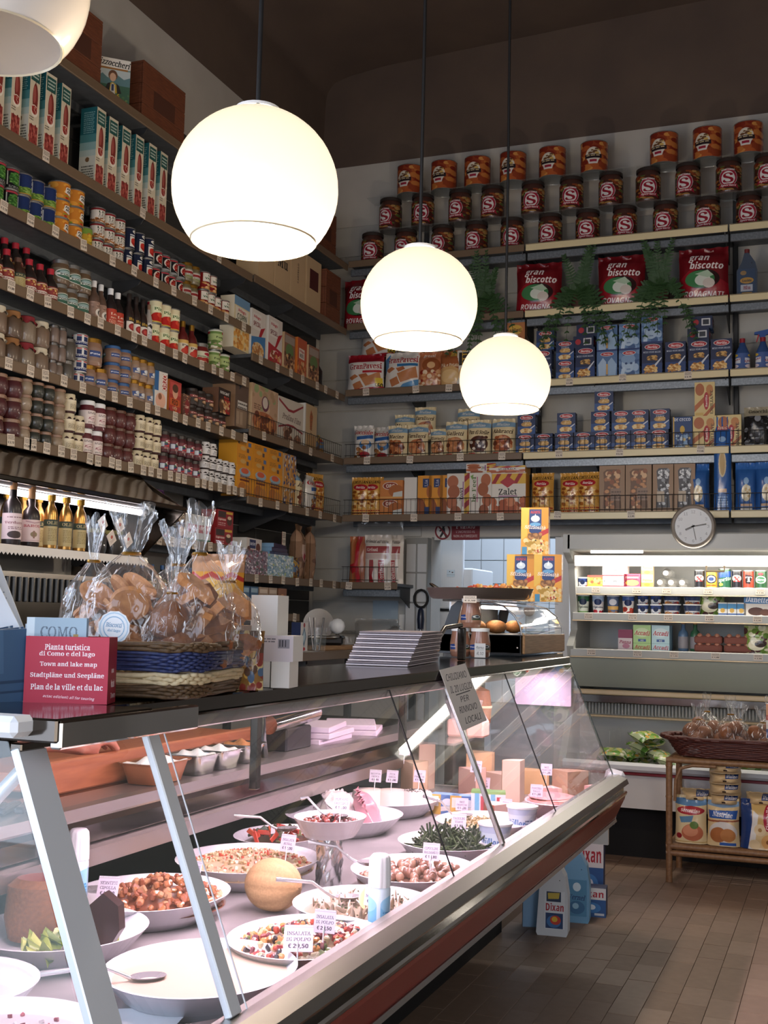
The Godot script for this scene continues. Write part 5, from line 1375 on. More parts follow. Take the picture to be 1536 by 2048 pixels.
func crate(at: Vector3,s: Vector3,label: String) -> void:
	var t := thing("wooden_crate",label,"crate",at,PI / 2,"wooden wine crates on the top shelf")
	for k in 3:
		var hh := s.y / 3
		part(t,"front_plank",MB.new().cbox(Vector3(0,hh * (k + 0.5),s.z / 2 - 0.006),Vector3(s.x,hh - 0.003,0.012),0.002).done(),mats.wood_crate)
		part(t,"end_plank",MB.new().cbox(Vector3(-s.x / 2 + 0.006,hh * (k + 0.5),0),Vector3(0.014,hh - 0.003,s.z - 0.026),0.002).done(),mats.wood_crate)
		part(t,"end_plank",MB.new().cbox(Vector3(s.x / 2 - 0.006,hh * (k + 0.5),0),Vector3(0.014,hh - 0.003,s.z - 0.026),0.002).done(),mats.wood_crate)
	part(t,"lid",MB.new().cbox(Vector3(0,s.y + 0.006,0),Vector3(s.x,0.012,s.z),0.002).done(),mats.wood_crate)
	part(t,"back_panel",MB.new().cbox(Vector3(0,s.y / 2,-s.z / 2 + 0.006),Vector3(s.x,s.y,0.012),0.002).done(),mats.wood_crate)
	part(t,"burnt_mark",MB.new().box(Vector3(0,s.y * 0.5,s.z / 2),Vector3(s.x * 0.5,s.y * 0.3,0.002)).done(),flat("4c2716",0.8))

func one_box(called: String,label: String,cat: String,at: Vector3,turn: float,s: Vector3,designs: Array,glossy := false,group := "") -> MeshInstance3D:
	var r := []
	for d in designs:
		r.append(uv(d))
	return solo(called,label,cat,MB.new().box(Vector3(0,s.y / 2,0),s,r).done(),foil_mat if glossy else print_mat,at,turn,group)

func stock_left_wall() -> void:
	var y: float = LH[0] - 0.01
	one_box("pasta_box","mountain pasta box partly behind the unlit globe, top left","box",Vector3(-3.27,y,-4.02),0.75,Vector3(0.15,0.23,0.05),["mountain_pasta","sw_teal","sw_cream"])
	crate(Vector3(-3.33,y,-4.27),Vector3(0.34,0.33,0.22),"reddish wooden crate between the two mountain pasta boxes")
	one_box("pasta_box","mountain pasta box with a girl in a yellow bodice, between two crates","box",Vector3(-3.27,y,-4.6),0.75,Vector3(0.165,0.235,0.05),["mountain_pasta","sw_teal","sw_cream"])
	crate(Vector3(-3.33,y,-4.99),Vector3(0.4,0.31,0.22),"reddish wooden crate right of the girl's pasta box")
	crate(Vector3(-3.33,y,-7.02),Vector3(0.34,0.3,0.22),"dim wooden crate high in the corner beside the fruit mustard jars")
	y = LH[1]
	block("L","tall_carton",y,-3.69,-4.24,5,1,"tall teal-sided carton","nearer group on the carton shelf",0.0,0.05)
	block("L","tall_carton",y,-4.39,-5.05,6,1,"tall teal-sided carton","farther group on the carton shelf",0.0,0.05)
	y = LH[2]
	var w := "on tin shelf"
	block("L","pea_black",y,-3.745,-3.915,2,2,"black tin of peas",w)
	block("L","pea_blue",y,-3.915,-4.165,3,2,"blue tin of peas",w)
	block("L","peach",y,-4.165,-4.375,2,3,"orange tin of peaches",w)
	block("L","fruit_tin",y,-4.375,-4.45,1,1,"yellow-green fruit tin","beside the peach tins")
	block("L","legume",y,-4.45,-4.7,3,3,"white-labelled lentil tin",w)
	block("L","tomato_blue",y,-4.7,-4.955,3,2,"dark blue tomato tin",w)
	block("L","bean_red",y,-4.955,-5.255,4,2,"black tin of red beans",w)
	block("L","pickle",y,-5.255,-5.41,2,2,"gold-lidded pickle jar",w)
	block("L","pelati",y,-5.44,-5.74,4,2,"red and white tin of chickpeas",w,0.0,0.12,2)
	y = LH[3]
	w = "on vinegar shelf"
	# the rear row of vinegar stands on a riser
	solo("shelf_riser","dark wooden riser under the rear row of vinegar bottles","riser",MB.new().cbox(Vector3(0,0.05,0),Vector3(0.09,0.1,0.5),0.003).done(),mats.black_matt,Vector3(-3.36,y - 0.0095,-3.98))
	for k in 6:
		var z := -3.8 - k * 0.073
		var gold := k in [2]
		put_one("L","balsamic_gold" if gold else "balsamic",z,y - 0.0095,-3.205,"%s vinegar bottle, front row, %s from left, on vinegar shelf" % ["gold-labelled" if gold else "red-necked",ORD[k]],"vinegar bottles",rng.randf_range(-0.3,0.3))
		gold = k in [2,0]
		put_one("L","balsamic_gold" if gold else "balsamic",z + 0.02,y + 0.0905,-3.325,"%s vinegar bottle, raised rear row, %s from left, on vinegar shelf" % ["gold-labelled" if gold else "red-necked",ORD[k]],"vinegar bottles",rng.randf_range(-0.3,0.3))
	block("L","oval_jar",y,-4.2,-4.445,3,2,"pickle jar with oval green label",w)
	block("L","rose_bottle",y,-4.45,-4.58,2,1,"white-capped bottle with rosy label",w)
	block("L","red_bottle",y,-4.58,-4.73,2,1,"white-capped bottle with red label",w)
	block("L","red_bottle",y,-4.56,-4.7,2,1,"white-capped bottle with red label behind the others",w,-3.29)
	block("L","dark_bottle",y,-4.735,-4.915,3,1,"dark sauce bottle with tomato disc label",w)
	block("L","slim_bottle",y,-4.915,-4.96,1,1,"slim pale bottle","between dark sauce bottles and sauce cans")
	block("L","sauce_can",y,-4.965,-5.225,3,2,"cream and red pizza sauce can",w)
	block("L","passata",y,-5.235,-5.42,2,1,"tomato passata bottle",w)
	block("L","big_jar",y,-5.44,-5.57,1,1,"wide jar of little tomatoes","next to the passata bottles")
	block("L","green_can",y,-5.585,-5.79,2,2,"green mushroom can",w,0.0,0.12,1)
	y = LH[4]
	w = "on pate shelf"
	var cl := ["cloth_jar","cloth_jar_tan","cloth_jar_red","cloth_jar"]
	var cn := ["cream cloth-capped","tan cloth-capped","red cloth-capped","cream cloth-capped"]
	for l in 2:
		for k in 4:
			put_one("L",cl[k],-3.84 - k * 0.094,y - 0.0095 + l * 0.116,-3.205,"%s preserve jar, %s layer, %s from left, on pate shelf" % [cn[k],LAYER[2][l],ORD[k]],"cloth-capped preserve jars",rng.randf() * 3)
	block("L","spice_jar",y,-4.165,-4.275,2,3,"small steel-lidded spice jar",w)
	block("L","grey_jar",y,-4.275,-4.355,1,2,"grey-lidded preserve jar",w)
	block("L","check_tin",y,-4.36,-4.44,1,4,"blue-checked little tin",w)
	block("L","pate_mid",y,-4.445,-4.615,2,1,"gold-lidded pate jar","under the biggest pate jar")
	put_one("L","pate_big",-4.51,y - 0.0095 + 0.115,-3.205,"biggest gold-lidded pate jar, standing on two smaller ones","pate jars",0.1)
	block("L","pate_lid_blue",y,-4.62,-4.8,2,3,"blue-lidded pate jar",w)
	block("L","pate_gold",y,-4.8,-5.0,3,2,"slim gold-lidded pate jar",w)
	block("L","barley_box",y,-5.0,-5.1,1,1,"white and blue barley coffee box","right of the slim pate jars")
	block("L","portrait_box",y,-5.11,-5.27,1,1,"red coffee box with a portrait","on pate shelf")
	block("L","coffee_dots",y,-5.27,-5.34,1,1,"brown speckled coffee pack","on pate shelf beside the portrait box")
	block("L","coffee_jar",y,-5.35,-5.6,3,2,"dark instant coffee jar",w)
	block("L","coffee_jar",y,-5.6,-5.76,2,1,"dark instant coffee jar","under the instant coffee box")
	put_one("L","instant_box",-5.68,y + 0.081,-3.2,"dark brown instant coffee box with white lettering, on coffee jars","coffee boxes",0.05)
	y = LH[5]
	w = "on jam shelf"
	block("L","jam_red",y,-3.82,-4.01,2,3,"dark red jam jar",w,0.0,3.0)
	block("L","jam_pale",y,-3.995,-4.065,1,4,"pale honey-coloured jar","left stack on jam shelf",0.0,3.0)
	block("L","jam_green",y,-4.07,-4.22,2,4,"dark green jam jar",w,0.0,3.0)
	block("L","jam_pale",y,-4.225,-4.295,1,4,"pale honey-coloured jar","right stack on jam shelf",0.0,3.0)
	block("L","cream_cap",y,-4.3,-4.44,2,3,"cream paper-capped jam jar","nearer group on jam shelf",0.0,0.3,1)
	block("L","script_jar",y,-4.44,-4.605,2,2,"tall white-lidded jam jar",w)
	block("L","honey",y,-4.61,-4.86,3,3,"squat dark amber jar",w,0.0,3.0)
	block("L","cream_cap",y,-4.865,-5.085,3,3,"cream paper-capped jam jar","farther group on jam shelf",0.0,0.3)
	block("L","berry_jar",y,-5.09,-5.5,5,2,"berry jam jar with blue and red label",w,0.0,0.3)
	block("L","white_jar",y,-5.51,-5.87,5,3,"white-capped jam jar with white label",w,0.0,0.3,2)
	y = LH[6]
	w = "on coffee shelf"
	block("L","coffee_dots",y,-4.87,-5.02,2,1,"brown speckled coffee pack",w,0.0,0.05)
	block("L","coffee_red",y,-5.03,-5.17,2,1,"red and white coffee pack",w,0.0,0.05)
	block("L","coffee_dark",y,-5.18,-5.24,1,1,"dark coffee pack","left of the decaf pack",0.0,0.05)
	block("L","coffee_decaf",y,-5.25,-5.33,1,1,"brown decaf coffee pack with cream oval",w,0.0,0.05)
	block("L","coffee_tin",y,-5.35,-5.62,4,1,"silver coffee tin with red square",w)
	block("L","coffee_pack",y,-5.64,-5.85,1,2,"red espresso coffee box",w,0.0,0.05)
	block("L","small_dark",1.47,-4.9,-5.8,10,1,"small dark syrup bottle","on low dark shelf",-3.24)
	for k in 3:
		solo("nut_packet",["speckled nut packet leaning on the coffee packs","purple sweet packet lying on the coffee packs","small purple packet beside the speckled nuts"][k],"packet",pouch_mesh(0.07,0.11 if k == 0 else 0.06,0.04,uv("coffee_dots" if k == 0 else "sw_purple"),k).done(),foil_mat,Vector3(-3.25,y - 0.0095 + (0.19 if k > 0 else 0.13),[-4.91,-5.07,-5.13][k]),PI / 2)
	# the lit drinks cabinet under the jam shelf
	var hood := thing("drinks_cabinet","dark steel drinks cabinet with mirror-like hood under the jam shelf","cabinet",Vector3(-3.18,0,-3.73))
	part(hood,"steel_panel",MB.new().sheet(6,6,func(u: float,v: float) -> Vector3: return Vector3(0.26 - 0.27 * v - 0.03 * sin(PI * v),1.845 + 0.165 * v,lerpf(1.13,-1.13,u))).done(),mats.hood_steel)
	part(hood,"lower_rim",MB.new().cbox(Vector3(0.265,1.838,0),Vector3(0.02,0.022,2.26),0.004).done(),mats.steel_dark)
	part(hood,"top_cover",MB.new().box(Vector3(-0.2,1.965,0),Vector3(0.38,0.02,2.26)).done(),mats.steel_dark)
	part(hood,"end_plate",MB.new().prism(PackedVector2Array([Vector2(-0.38,1.2),Vector2(-0.1,1.5),Vector2(0.26,1.84),Vector2(-0.01,2.0),Vector2(-0.38,1.98)]),-1.13,-1.118).done(),mats.steel_dark)
	var tb := thing("fluorescent_tube","glowing fluorescent tube under the steel hood above the bottles","light",Vector3(-3.08,1.815,-4.1))
	part(tb,"tube",MB.new().tube([Vector3(0,0,0.75),Vector3(0,0,-0.6)],0.014,10).done(),mats.neon)
	for e in [0.77,-0.62]:
		part(tb,"end_cap",MB.new().tube([Vector3(0,0,e - 0.02),Vector3(0,0,e + 0.02)],0.017,10).done(),mats.white_plastic)
	part(tb,"fitting",MB.new().cbox(Vector3(0,0.03,0.08),Vector3(0.05,0.02,1.46),0.004).done(),mats.white_plastic)
	area_light("cabinet_tube_light",Vector3(-3.08,1.795,-4.03),Vector2(0.03,1.3),Vector3(0,-1,0),Color("ffe9ee"),0.12)
	var gs := Vector3(0.16,1.6,-0.17)
	part(hood,"shelf_plate",MB.new().box(gs + Vector3(-0.18,-0.005,0),Vector3(0.36,0.01,1.56)).done(),mats.steel)
	var zig := PackedVector2Array([Vector2(-0.78,0.0),Vector2(-0.78,-0.03)])
	for k in 66:
		zig.append(Vector2(-0.78 + (k + 0.5) * 1.56 / 66,-0.041))
		zig.append(Vector2(-0.78 + (k + 1.0) * 1.56 / 66,-0.03))
	zig.append(Vector2(0.78,0.0))
	part(hood,"serrated_paper_edge",MB.new().prism(zig,0,0.001).done(),mats.white_paper,gs + Vector3(0.004,0.0,0),PI / 2)
	part(hood,"back_panel",MB.new().box(gs + Vector3(-0.37,0.18,0),Vector3(0.01,0.36,1.7)).done(),mats.steel_dark)
	part(hood,"cold_base",MB.new().box(Vector3(-0.12,0.75,-0.17),Vector3(0.4,1.5,1.6)).done(),mats.steel_dark)
	for k in 40:
		part(hood,"grille_slat",MB.new().cbox(Vector3(0.085,1.43,0.59 - k * 0.039),Vector3(0.012,0.1,0.012),0.003).done(),mats.shelf_grey)
	wine("wine_bottle","wine bottle with pinkish label at the left edge of the bottle shelf",Vector3(-3.06,1.6,-3.77),"wine_white","15090b",0.037,0.19)
	wine("wine_bottle","dark wine bottle with tall pink label beside the gilded oil bottles",Vector3(-3.06,1.6,-3.885),"wine_red","1a0a0c",0.037,0.165)
	for k in 3:
		oil(Vector3(-3.05,1.6,-4.0 - k * 0.1),"gilded oil bottle, %s from the wine bottles, front row" % ORD[k])
		oil(Vector3(-3.16,1.6,-3.86 - k * 0.1),"gilded oil bottle, %s from the wine bottles, rear row" % ORD[k])
	for k in 2:
		var j := thing("truffle_jar",["dark jar with olive lid and square paper tag beside the oil bottles","second dark jar with paper tag nearest the shelf end"][k],"jar",Vector3(-3.06,1.6,-4.33 - k * 0.13),PI / 2)
		part(j,"body",MB.new().lathe([Vector2(0,0),Vector2(0.045,0),Vector2(0.05,0.02),Vector2(0.05,0.075),Vector2(0.042,0.095)],16).done(),flat("14110f",0.06,true))
		part(j,"lid",MB.new().lathe([Vector2(0.046,0.09),Vector2(0.047,0.108),Vector2(0,0.11)],16).done(),flat("6b6a3c",0.4))
		for q in 2:
			var tg := part(j,"paper_tag",MB.new().box(Vector3.ZERO,Vector3(0.055,0.055,0.002),[uv("hang_tag")]).done(),print_mat,Vector3(-0.03 + q * 0.07,0.07 + 0.06 * (1 - q),0.056))
			tg.rotation.z = 0.6

func wine(called: String,label: String,at: Vector3,design: String,glass: String,r: float,h: float) -> void:
	var t := thing(called,label,"bottle",at,PI / 2 - 0.5)
	part(t,"body",MB.new().lathe([Vector2(0,0),Vector2(r * 0.9,0),Vector2(r,0.008),Vector2(r,h * 0.75),Vector2(r * 0.85,h * 0.88),Vector2(r * 0.4,h),Vector2(r * 0.36,h + 0.07)],20).done(),flat(glass,0.05,true))
	part(t,"label",MB.new().lathe([Vector2(r + 0.0008,h * 0.12),Vector2(r + 0.0008,h * 0.66)],20,uv(design),2).done(),print_mat,Vector3.ZERO,-PI / 2)
	part(t,"capsule",MB.new().lathe([Vector2(r * 0.4,h + 0.03),Vector2(r * 0.4,h + 0.08),Vector2(0,h + 0.082)],14).done(),flat("b98a5a",0.4))

func oil(at: Vector3,label: String) -> void:
	var t := thing("oil_bottle",label,"bottle",at,PI / 2 - 0.5,"gilded oil bottles")
	var r := 0.027
	part(t,"body",MB.new().lathe([Vector2(0,0),Vector2(r,0.003),Vector2(r,0.14),Vector2(r * 0.8,0.165),Vector2(r * 0.45,0.185),Vector2(r * 0.45,0.2)],16).done(),mat("gilt","b58a4e",0.28,0.9))
	part(t,"label",MB.new().lathe([Vector2(r + 0.001,0.015),Vector2(r + 0.001,0.12)],16,uv("oil_label"),2).done(),print_mat,Vector3.ZERO,-PI / 2)
	part(t,"stopper",MB.new().lathe([Vector2(r * 0.62,0.2),Vector2(r * 0.62,0.222),Vector2(0,0.224)],12).done(),mats.gold_lid)

func stock_corner() -> void:
	var y: float = CH[0] - 0.0095
	for k in 3:
		one_box("gift_carton",["plain cream gift carton nearest the big globe","cream gift carton with a slanting dark signature","cream gift carton with upright lettering"][k],"carton",Vector3(-3.29,y,-6.16 - k * 0.22),PI / 2,Vector3(0.2,0.34,0.15),["sw_beige","sw_beige","sw_beige"],false,"cream gift cartons")
	part(get_node("gift_carton_001"),"signature",sign_mesh("Mu",0.0022),flat("2a2422",0.8),Vector3(0,0.2,0.076))
	part(get_node("gift_carton_002"),"lettering",sign_mesh("CASTELLO",0.0006),flat("6a564a",0.8),Vector3(0.0,0.2,0.076)).rotation.z = PI / 2
	one_box("gift_carton","cream gift carton with a dark red square","carton",Vector3(-3.29,y,-6.84),PI / 2,Vector3(0.22,0.36,0.15),["sw_beige","sw_beige","sw_beige"],false,"cream gift cartons")
	part(get_node("gift_carton_003"),"red_square",MB.new().box(Vector3(0,0.22,0.076),Vector3(0.13,0.13,0.002)).done(),flat("4a1a18",0.6))
	crate(Vector3(-3.29,y,-7.1),Vector3(0.24,0.33,0.2),"narrow upright wooden crate beside the cream gift cartons")
	y = CH[1] - 0.0095
	var ce := [["cereal_corn",-5.85,"corn flakes box, leftmost on the cereal shelf"],["cereal_blue",-6.06,"cereal box with a blue lower half and a bowl"],["cereal_red",-6.28,"cereal box with a red lower half and a bowl"],["cereal_choc",-6.48,"brown chocolate cereal box"],["cereal_orange",-6.66,"orange-red honey cereal box"],["cereal_choc",-6.84,"brown cereal box nearest the corner"],["cereal_corn",-6.4,"pale cereal box standing behind the red and blue ones"]]
	for k in ce.size():
		put_one("L",ce[k][0],ce[k][1],y,-3.2 if k < 6 else -3.33,ce[k][2],"cereal boxes",rng.randf_range(-0.06,0.06))
	for k in 2:
		var j := thing("dark_bottle",["dark bottle lying in the corner behind the cracker bags","second dark bottle in the shelf corner"][k],"bottle",Vector3(-3.32,y,-7.06 - k * 0.09))
		part(j,"body",MB.new().lathe([Vector2(0,0),Vector2(0.038,0.002),Vector2(0.038,0.15),Vector2(0.015,0.19),Vector2(0.013,0.23)],16).done(),flat("120d0d",0.06,true))
		part(j,"cap",MB.new().lathe([Vector2(0.016,0.21),Vector2(0.016,0.235),Vector2(0,0.236)],12).done(),mats.lid_dark)
	y = CH[2] - 0.0095
	put_one("L","brown_box",-5.92,y,-3.22,"dark brown cake box with white label, left end","cake boxes",0.0)
	put_one("L","panettone",-6.21,y,-3.22,"beige cake box with picture of pastries","cake boxes",0.03)
	put_one("L","truffle_box",-6.57,y,-3.22,"cream praline box with red ribbon print","cake boxes",-0.03)
	put_one("L","tall_yellow",-6.86,y,-3.22,"tall tan dried-fruit box","cake boxes",0.04)
	put_one("L","candy_bag",-7.02,y,-3.24,"clear bag of green and white sweets in the corner","sweet bags",0.2)
	put_one("L","candy_bag",-7.15,y + 0.0,-3.26,"brown sweet bag nearest the corner","sweet bags",0.5)
	y = CH[3] - 0.0095
	block("L","biscuit_box",CH[3],-5.87,-6.46,3,1,"tall yellow biscuit box","lower row near the corner",0.0,0.03)
	for l in 2:
		for k in 3:
			put_one("L","biscuit_flat",-5.968 - k * 0.197,y + 0.18 + l * 0.075,-3.215,"flat yellow biscuit box, %s row, %s from left, on the tall yellow boxes" % [["second","top"][l],ORD[k]],"flat yellow biscuit boxes",0.0)
	for k in 2:
		one_box("rusk_box",["blue-patterned rusk box beside the yellow boxes","second blue-patterned rusk box nearer the corner"][k],"box",Vector3(-3.27,y,-6.53 - k * 0.09),PI / 2,Vector3(0.08,0.33,0.1),["blue_pattern","sw_beige","sw_beige"])
	var gj := thing("biscuit_jar","dark glass jar lying behind the corner biscuit bags","jar",Vector3(-3.42,y,-6.95))
	part(gj,"body",MB.new().lathe([Vector2(0,0),Vector2(0.09,0),Vector2(0.1,0.05),Vector2(0.1,0.2),Vector2(0.06,0.27)],20).done(),flat("1c1512",0.05,true))
	part(gj,"lid",MB.new().lathe([Vector2(0.065,0.26),Vector2(0.066,0.29),Vector2(0,0.295)],18).done(),mats.tin_metal)
	put_one("L","bag_abbracci",-6.75,y,-3.22,"red biscuit bag left of the corner","corner biscuit bags",0.3)
	put_one("L","drops_bag",-6.9,y,-3.2,"blue and white biscuit bag in the corner","corner biscuit bags",0.1)
	put_one("L","egg_bag",-7.07,y,-3.23,"yellow biscuit bag with pink panel near the corner","corner biscuit bags",-0.35)
	put_one("B","egg_bag",-3.06,BH[4] - 0.0095,-7.33,"yellow biscuit bag standing just past the corner","corner biscuit bags",0.1)
	y = CH[4] - 0.0095
	put_one("L","glitter_pink",-6.1,y,-3.2,"pink and silver glitter gift box","glitter boxes",0.02)
	put_one("L","glitter_blue",-6.45,y,-3.2,"pale blue glitter gift box","glitter boxes",-0.02)
	put_one("L","candy_bag",-6.7,y,-3.21,"gold sweet bag beside the blue glitter box","sweet bags",0.1)
	put_one("L","wrap_bread",-6.88,y,-3.25,"wrapped brown bread with white band in the corner","bread bags",0.3)
	put_one("L","wrap_bread",-7.08,y,-3.27,"wrapped brown bread nearest the corner","bread bags",0.6)
	one_box("wafer_box","white wafer box with dark blue label on the little shelf","box",Vector3(-3.3,1.711,-6.18),PI / 2 + 0.1,Vector3(0.24,0.085,0.1),["choc_bar","sw_white","sw_white"])
	for k in 3:
		one_box("blue_pack",["blue wafer pack, lowest on the little shelf","blue wafer pack in the middle of its pile","blue wafer pack on top of its pile"][k],"packet",Vector3(-3.31,1.711 + k * 0.025,-6.52),PI / 2 + 0.08 * k,Vector3(0.26,0.024,0.12),["sw_navy","sw_lightblue","sw_navy"],true,"blue wafer packs")
	solo("leaning_card","white price card with red border leaning on the blue packs","card",MB.new().box(Vector3(0,0.035,0),Vector3(0.05,0.085,0.002),[uv("price_1"),uv("sw_red")]).done(),print_mat,Vector3(-3.262,1.79,-6.6),PI / 2)
	var cn := [["cone_a",-6.0],["cone_a",-6.11],["cone_b",-6.23],["cone_b",-6.35],["cone_c",-6.48]]
	for k in 5:
		put_one("L",cn[k][0],cn[k][1],1.35,-3.2,"%s ice cream cone box, %s from left, on little low shelf" % [["blue","blue","pale","pale","brown"][k],ORD[k]],"ice cream cone boxes",rng.randf_range(-0.05,0.05))
	# worktop in the corner
	var wt := thing("worktop","grey worktop in the corner with brown front edge","worktop",Vector3(-3.23,0,-6.85))
	part(wt,"top",MB.new().cbox(Vector3(0,1.12,0),Vector3(0.64,0.03,1.66),0.004).done(),mats.steel_brushed)
	part(wt,"front_edge",MB.new().cbox(Vector3(0.325,1.11,0.1),Vector3(0.012,0.05,1.4),0.003).done(),mats.rail_brown)
	part(wt,"rear_top",MB.new().cbox(Vector3(0.37,1.12,-0.55),Vector3(0.4,0.03,0.56),0.004).done(),mats.steel_brushed)
	part(wt,"rear_edge",MB.new().cbox(Vector3(0.37,1.11,-0.265),Vector3(0.4,0.05,0.012),0.003).done(),mats.rail_brown)
	for q in [[-0.2,0.6],[0.28,0.6],[0.28,-0.1],[0.5,-0.7]]:
		part(wt,"leg",MB.new().cbox(Vector3(q[0],0.55,q[1]),Vector3(0.04,1.1,0.04),0.004).done(),mats.upright)
	part(wt,"tray",MB.new().cbox(Vector3(0.02,1.15,-0.05),Vector3(0.5,0.03,0.6),0.006).done(),mats.wood_veneer)
	y = 1.137
	one_box("card_box","white box with pale blue diamond on the worktop","box",Vector3(-3.02,y,-6.36),PI / 2,Vector3(0.1,0.17,0.06),["diamond_box","sw_navy","sw_white"])
	var pj := thing("coin_jar","glass jar of utensils beside the diamond box","jar",Vector3(-2.98,y,-6.52))
	part(pj,"glass",MB.new().lathe([Vector2(0,0),Vector2(0.055,0),Vector2(0.06,0.14)],16).done(),mats.glass)
	for k in 5:
		part(pj,"utensil",MB.new().tube([Vector3(0.02 * sin(k * 1.3),0.005,0.02 * cos(k * 1.3)),Vector3(0.05 * sin(k * 1.3),0.2,0.05 * cos(k * 1.3))],0.005,6).done(),mats.steel)
	var ph := thing("slicer","small black slicing machine on the wooden tray","slicer",Vector3(-3.15,1.165,-6.85),0.6)
	part(ph,"base",MB.new().cbox(Vector3(0,0.03,0),Vector3(0.34,0.06,0.22),0.015).done(),mats.black_plastic)
	part(ph,"blade",MB.new().lathe([Vector2(0,-0.006),Vector2(0.1,-0.004),Vector2(0.1,0.004),Vector2(0,0.006)],24).done(),mats.steel,Vector3(0.02,0.13,0.03)).rotation.x = PI / 2
	part(ph,"rim_guard",MB.new().tube(range(0,20).map(func(k): return Vector3(0.19 * cos(PI * k / 19.0),0.05 + 0.0 * k,0.14 * sin(PI * k / 19.0))),0.012,6).done(),mats.steel)
	part(ph,"knob",MB.new().ball(Vector3(0.14,0.12,0.05),Vector3(0.05,0.05,0.04)).done(),mats.white_plastic)
	for k in 3:
		var sp: Vector3 = [Vector3(-2.86,y,-7.2),Vector3(-3.02,y,-7.1),Vector3(-2.7,y,-7.12)][k]
		solo("plastic_bag",["crumpled silvery plastic bag on the worktop beneath the paper sheet","pale plastic bag behind the slicing machine","small clear plastic bag beside the silvery one"][k],"bag",pouch_mesh([0.3,0.22,0.12][k],[0.2,0.12,0.16][k],0.14,uv("sw_silver"),k + 3).done(),mats.bag_grey,sp,0.4 + k)
	solo("paper_sheet","pale blue paper sheet pinned to the wall above the cups","paper",MB.new().box(Vector3.ZERO,Vector3(0.19,0.21,0.002),[uv("sw_lightblue")]).done(),flat("9fb0bd",0.9),Vector3(-2.99,1.36,-7.683))
	solo("wall_card","small white instruction card beside the pale blue sheet","card",MB.new().box(Vector3.ZERO,Vector3(0.05,0.14,0.002)).done(),mats.white_paper,Vector3(-2.86,1.3,-7.683))
	for k in 3:
		solo("paper_roll","white paper roll on the worktop, %s from left" % ORD[k],"roll",MB.new().lathe([Vector2(0,0),Vector2(0.034,0),Vector2(0.034,0.085),Vector2(0.012,0.085),Vector2(0.012,0.06)],18).done(),mats.white_paper,Vector3(-3.06 + k * 0.075,y,-7.5),0,"white paper rolls")
	var kn := thing("hanging_brush","black-handled steel tool hanging on a loop beside the doorway","tool",Vector3(-2.69,1.32,-7.58))
	var lp := []
	for k in 14:
		lp.append(Vector3(0.05 * sin(TAU * k / 14.0),0.16 + 0.06 * cos(TAU * k / 14.0),0))
	part(kn,"loop",MB.new().tube(lp,0.009,6,true).done(),mats.rubber)
	part(kn,"handle",MB.new().lathe([Vector2(0,-0.05),Vector2(0.02,-0.045),Vector2(0.026,0.02),Vector2(0.02,0.08),Vector2(0.008,0.1)],12).done(),flat("1d2438",0.3))
	part(kn,"shank",MB.new().tube([Vector3(0,-0.05,0),Vector3(0.005,-0.2,0)],0.008,8).done(),mats.steel)

func sign_mesh(text: String,px: float) -> TextMesh:
	var tm := TextMesh.new()
	tm.text = text
	tm.font = fonts[3]
	tm.font_size = 40
	tm.pixel_size = px
	tm.depth = 0.001
	return tm

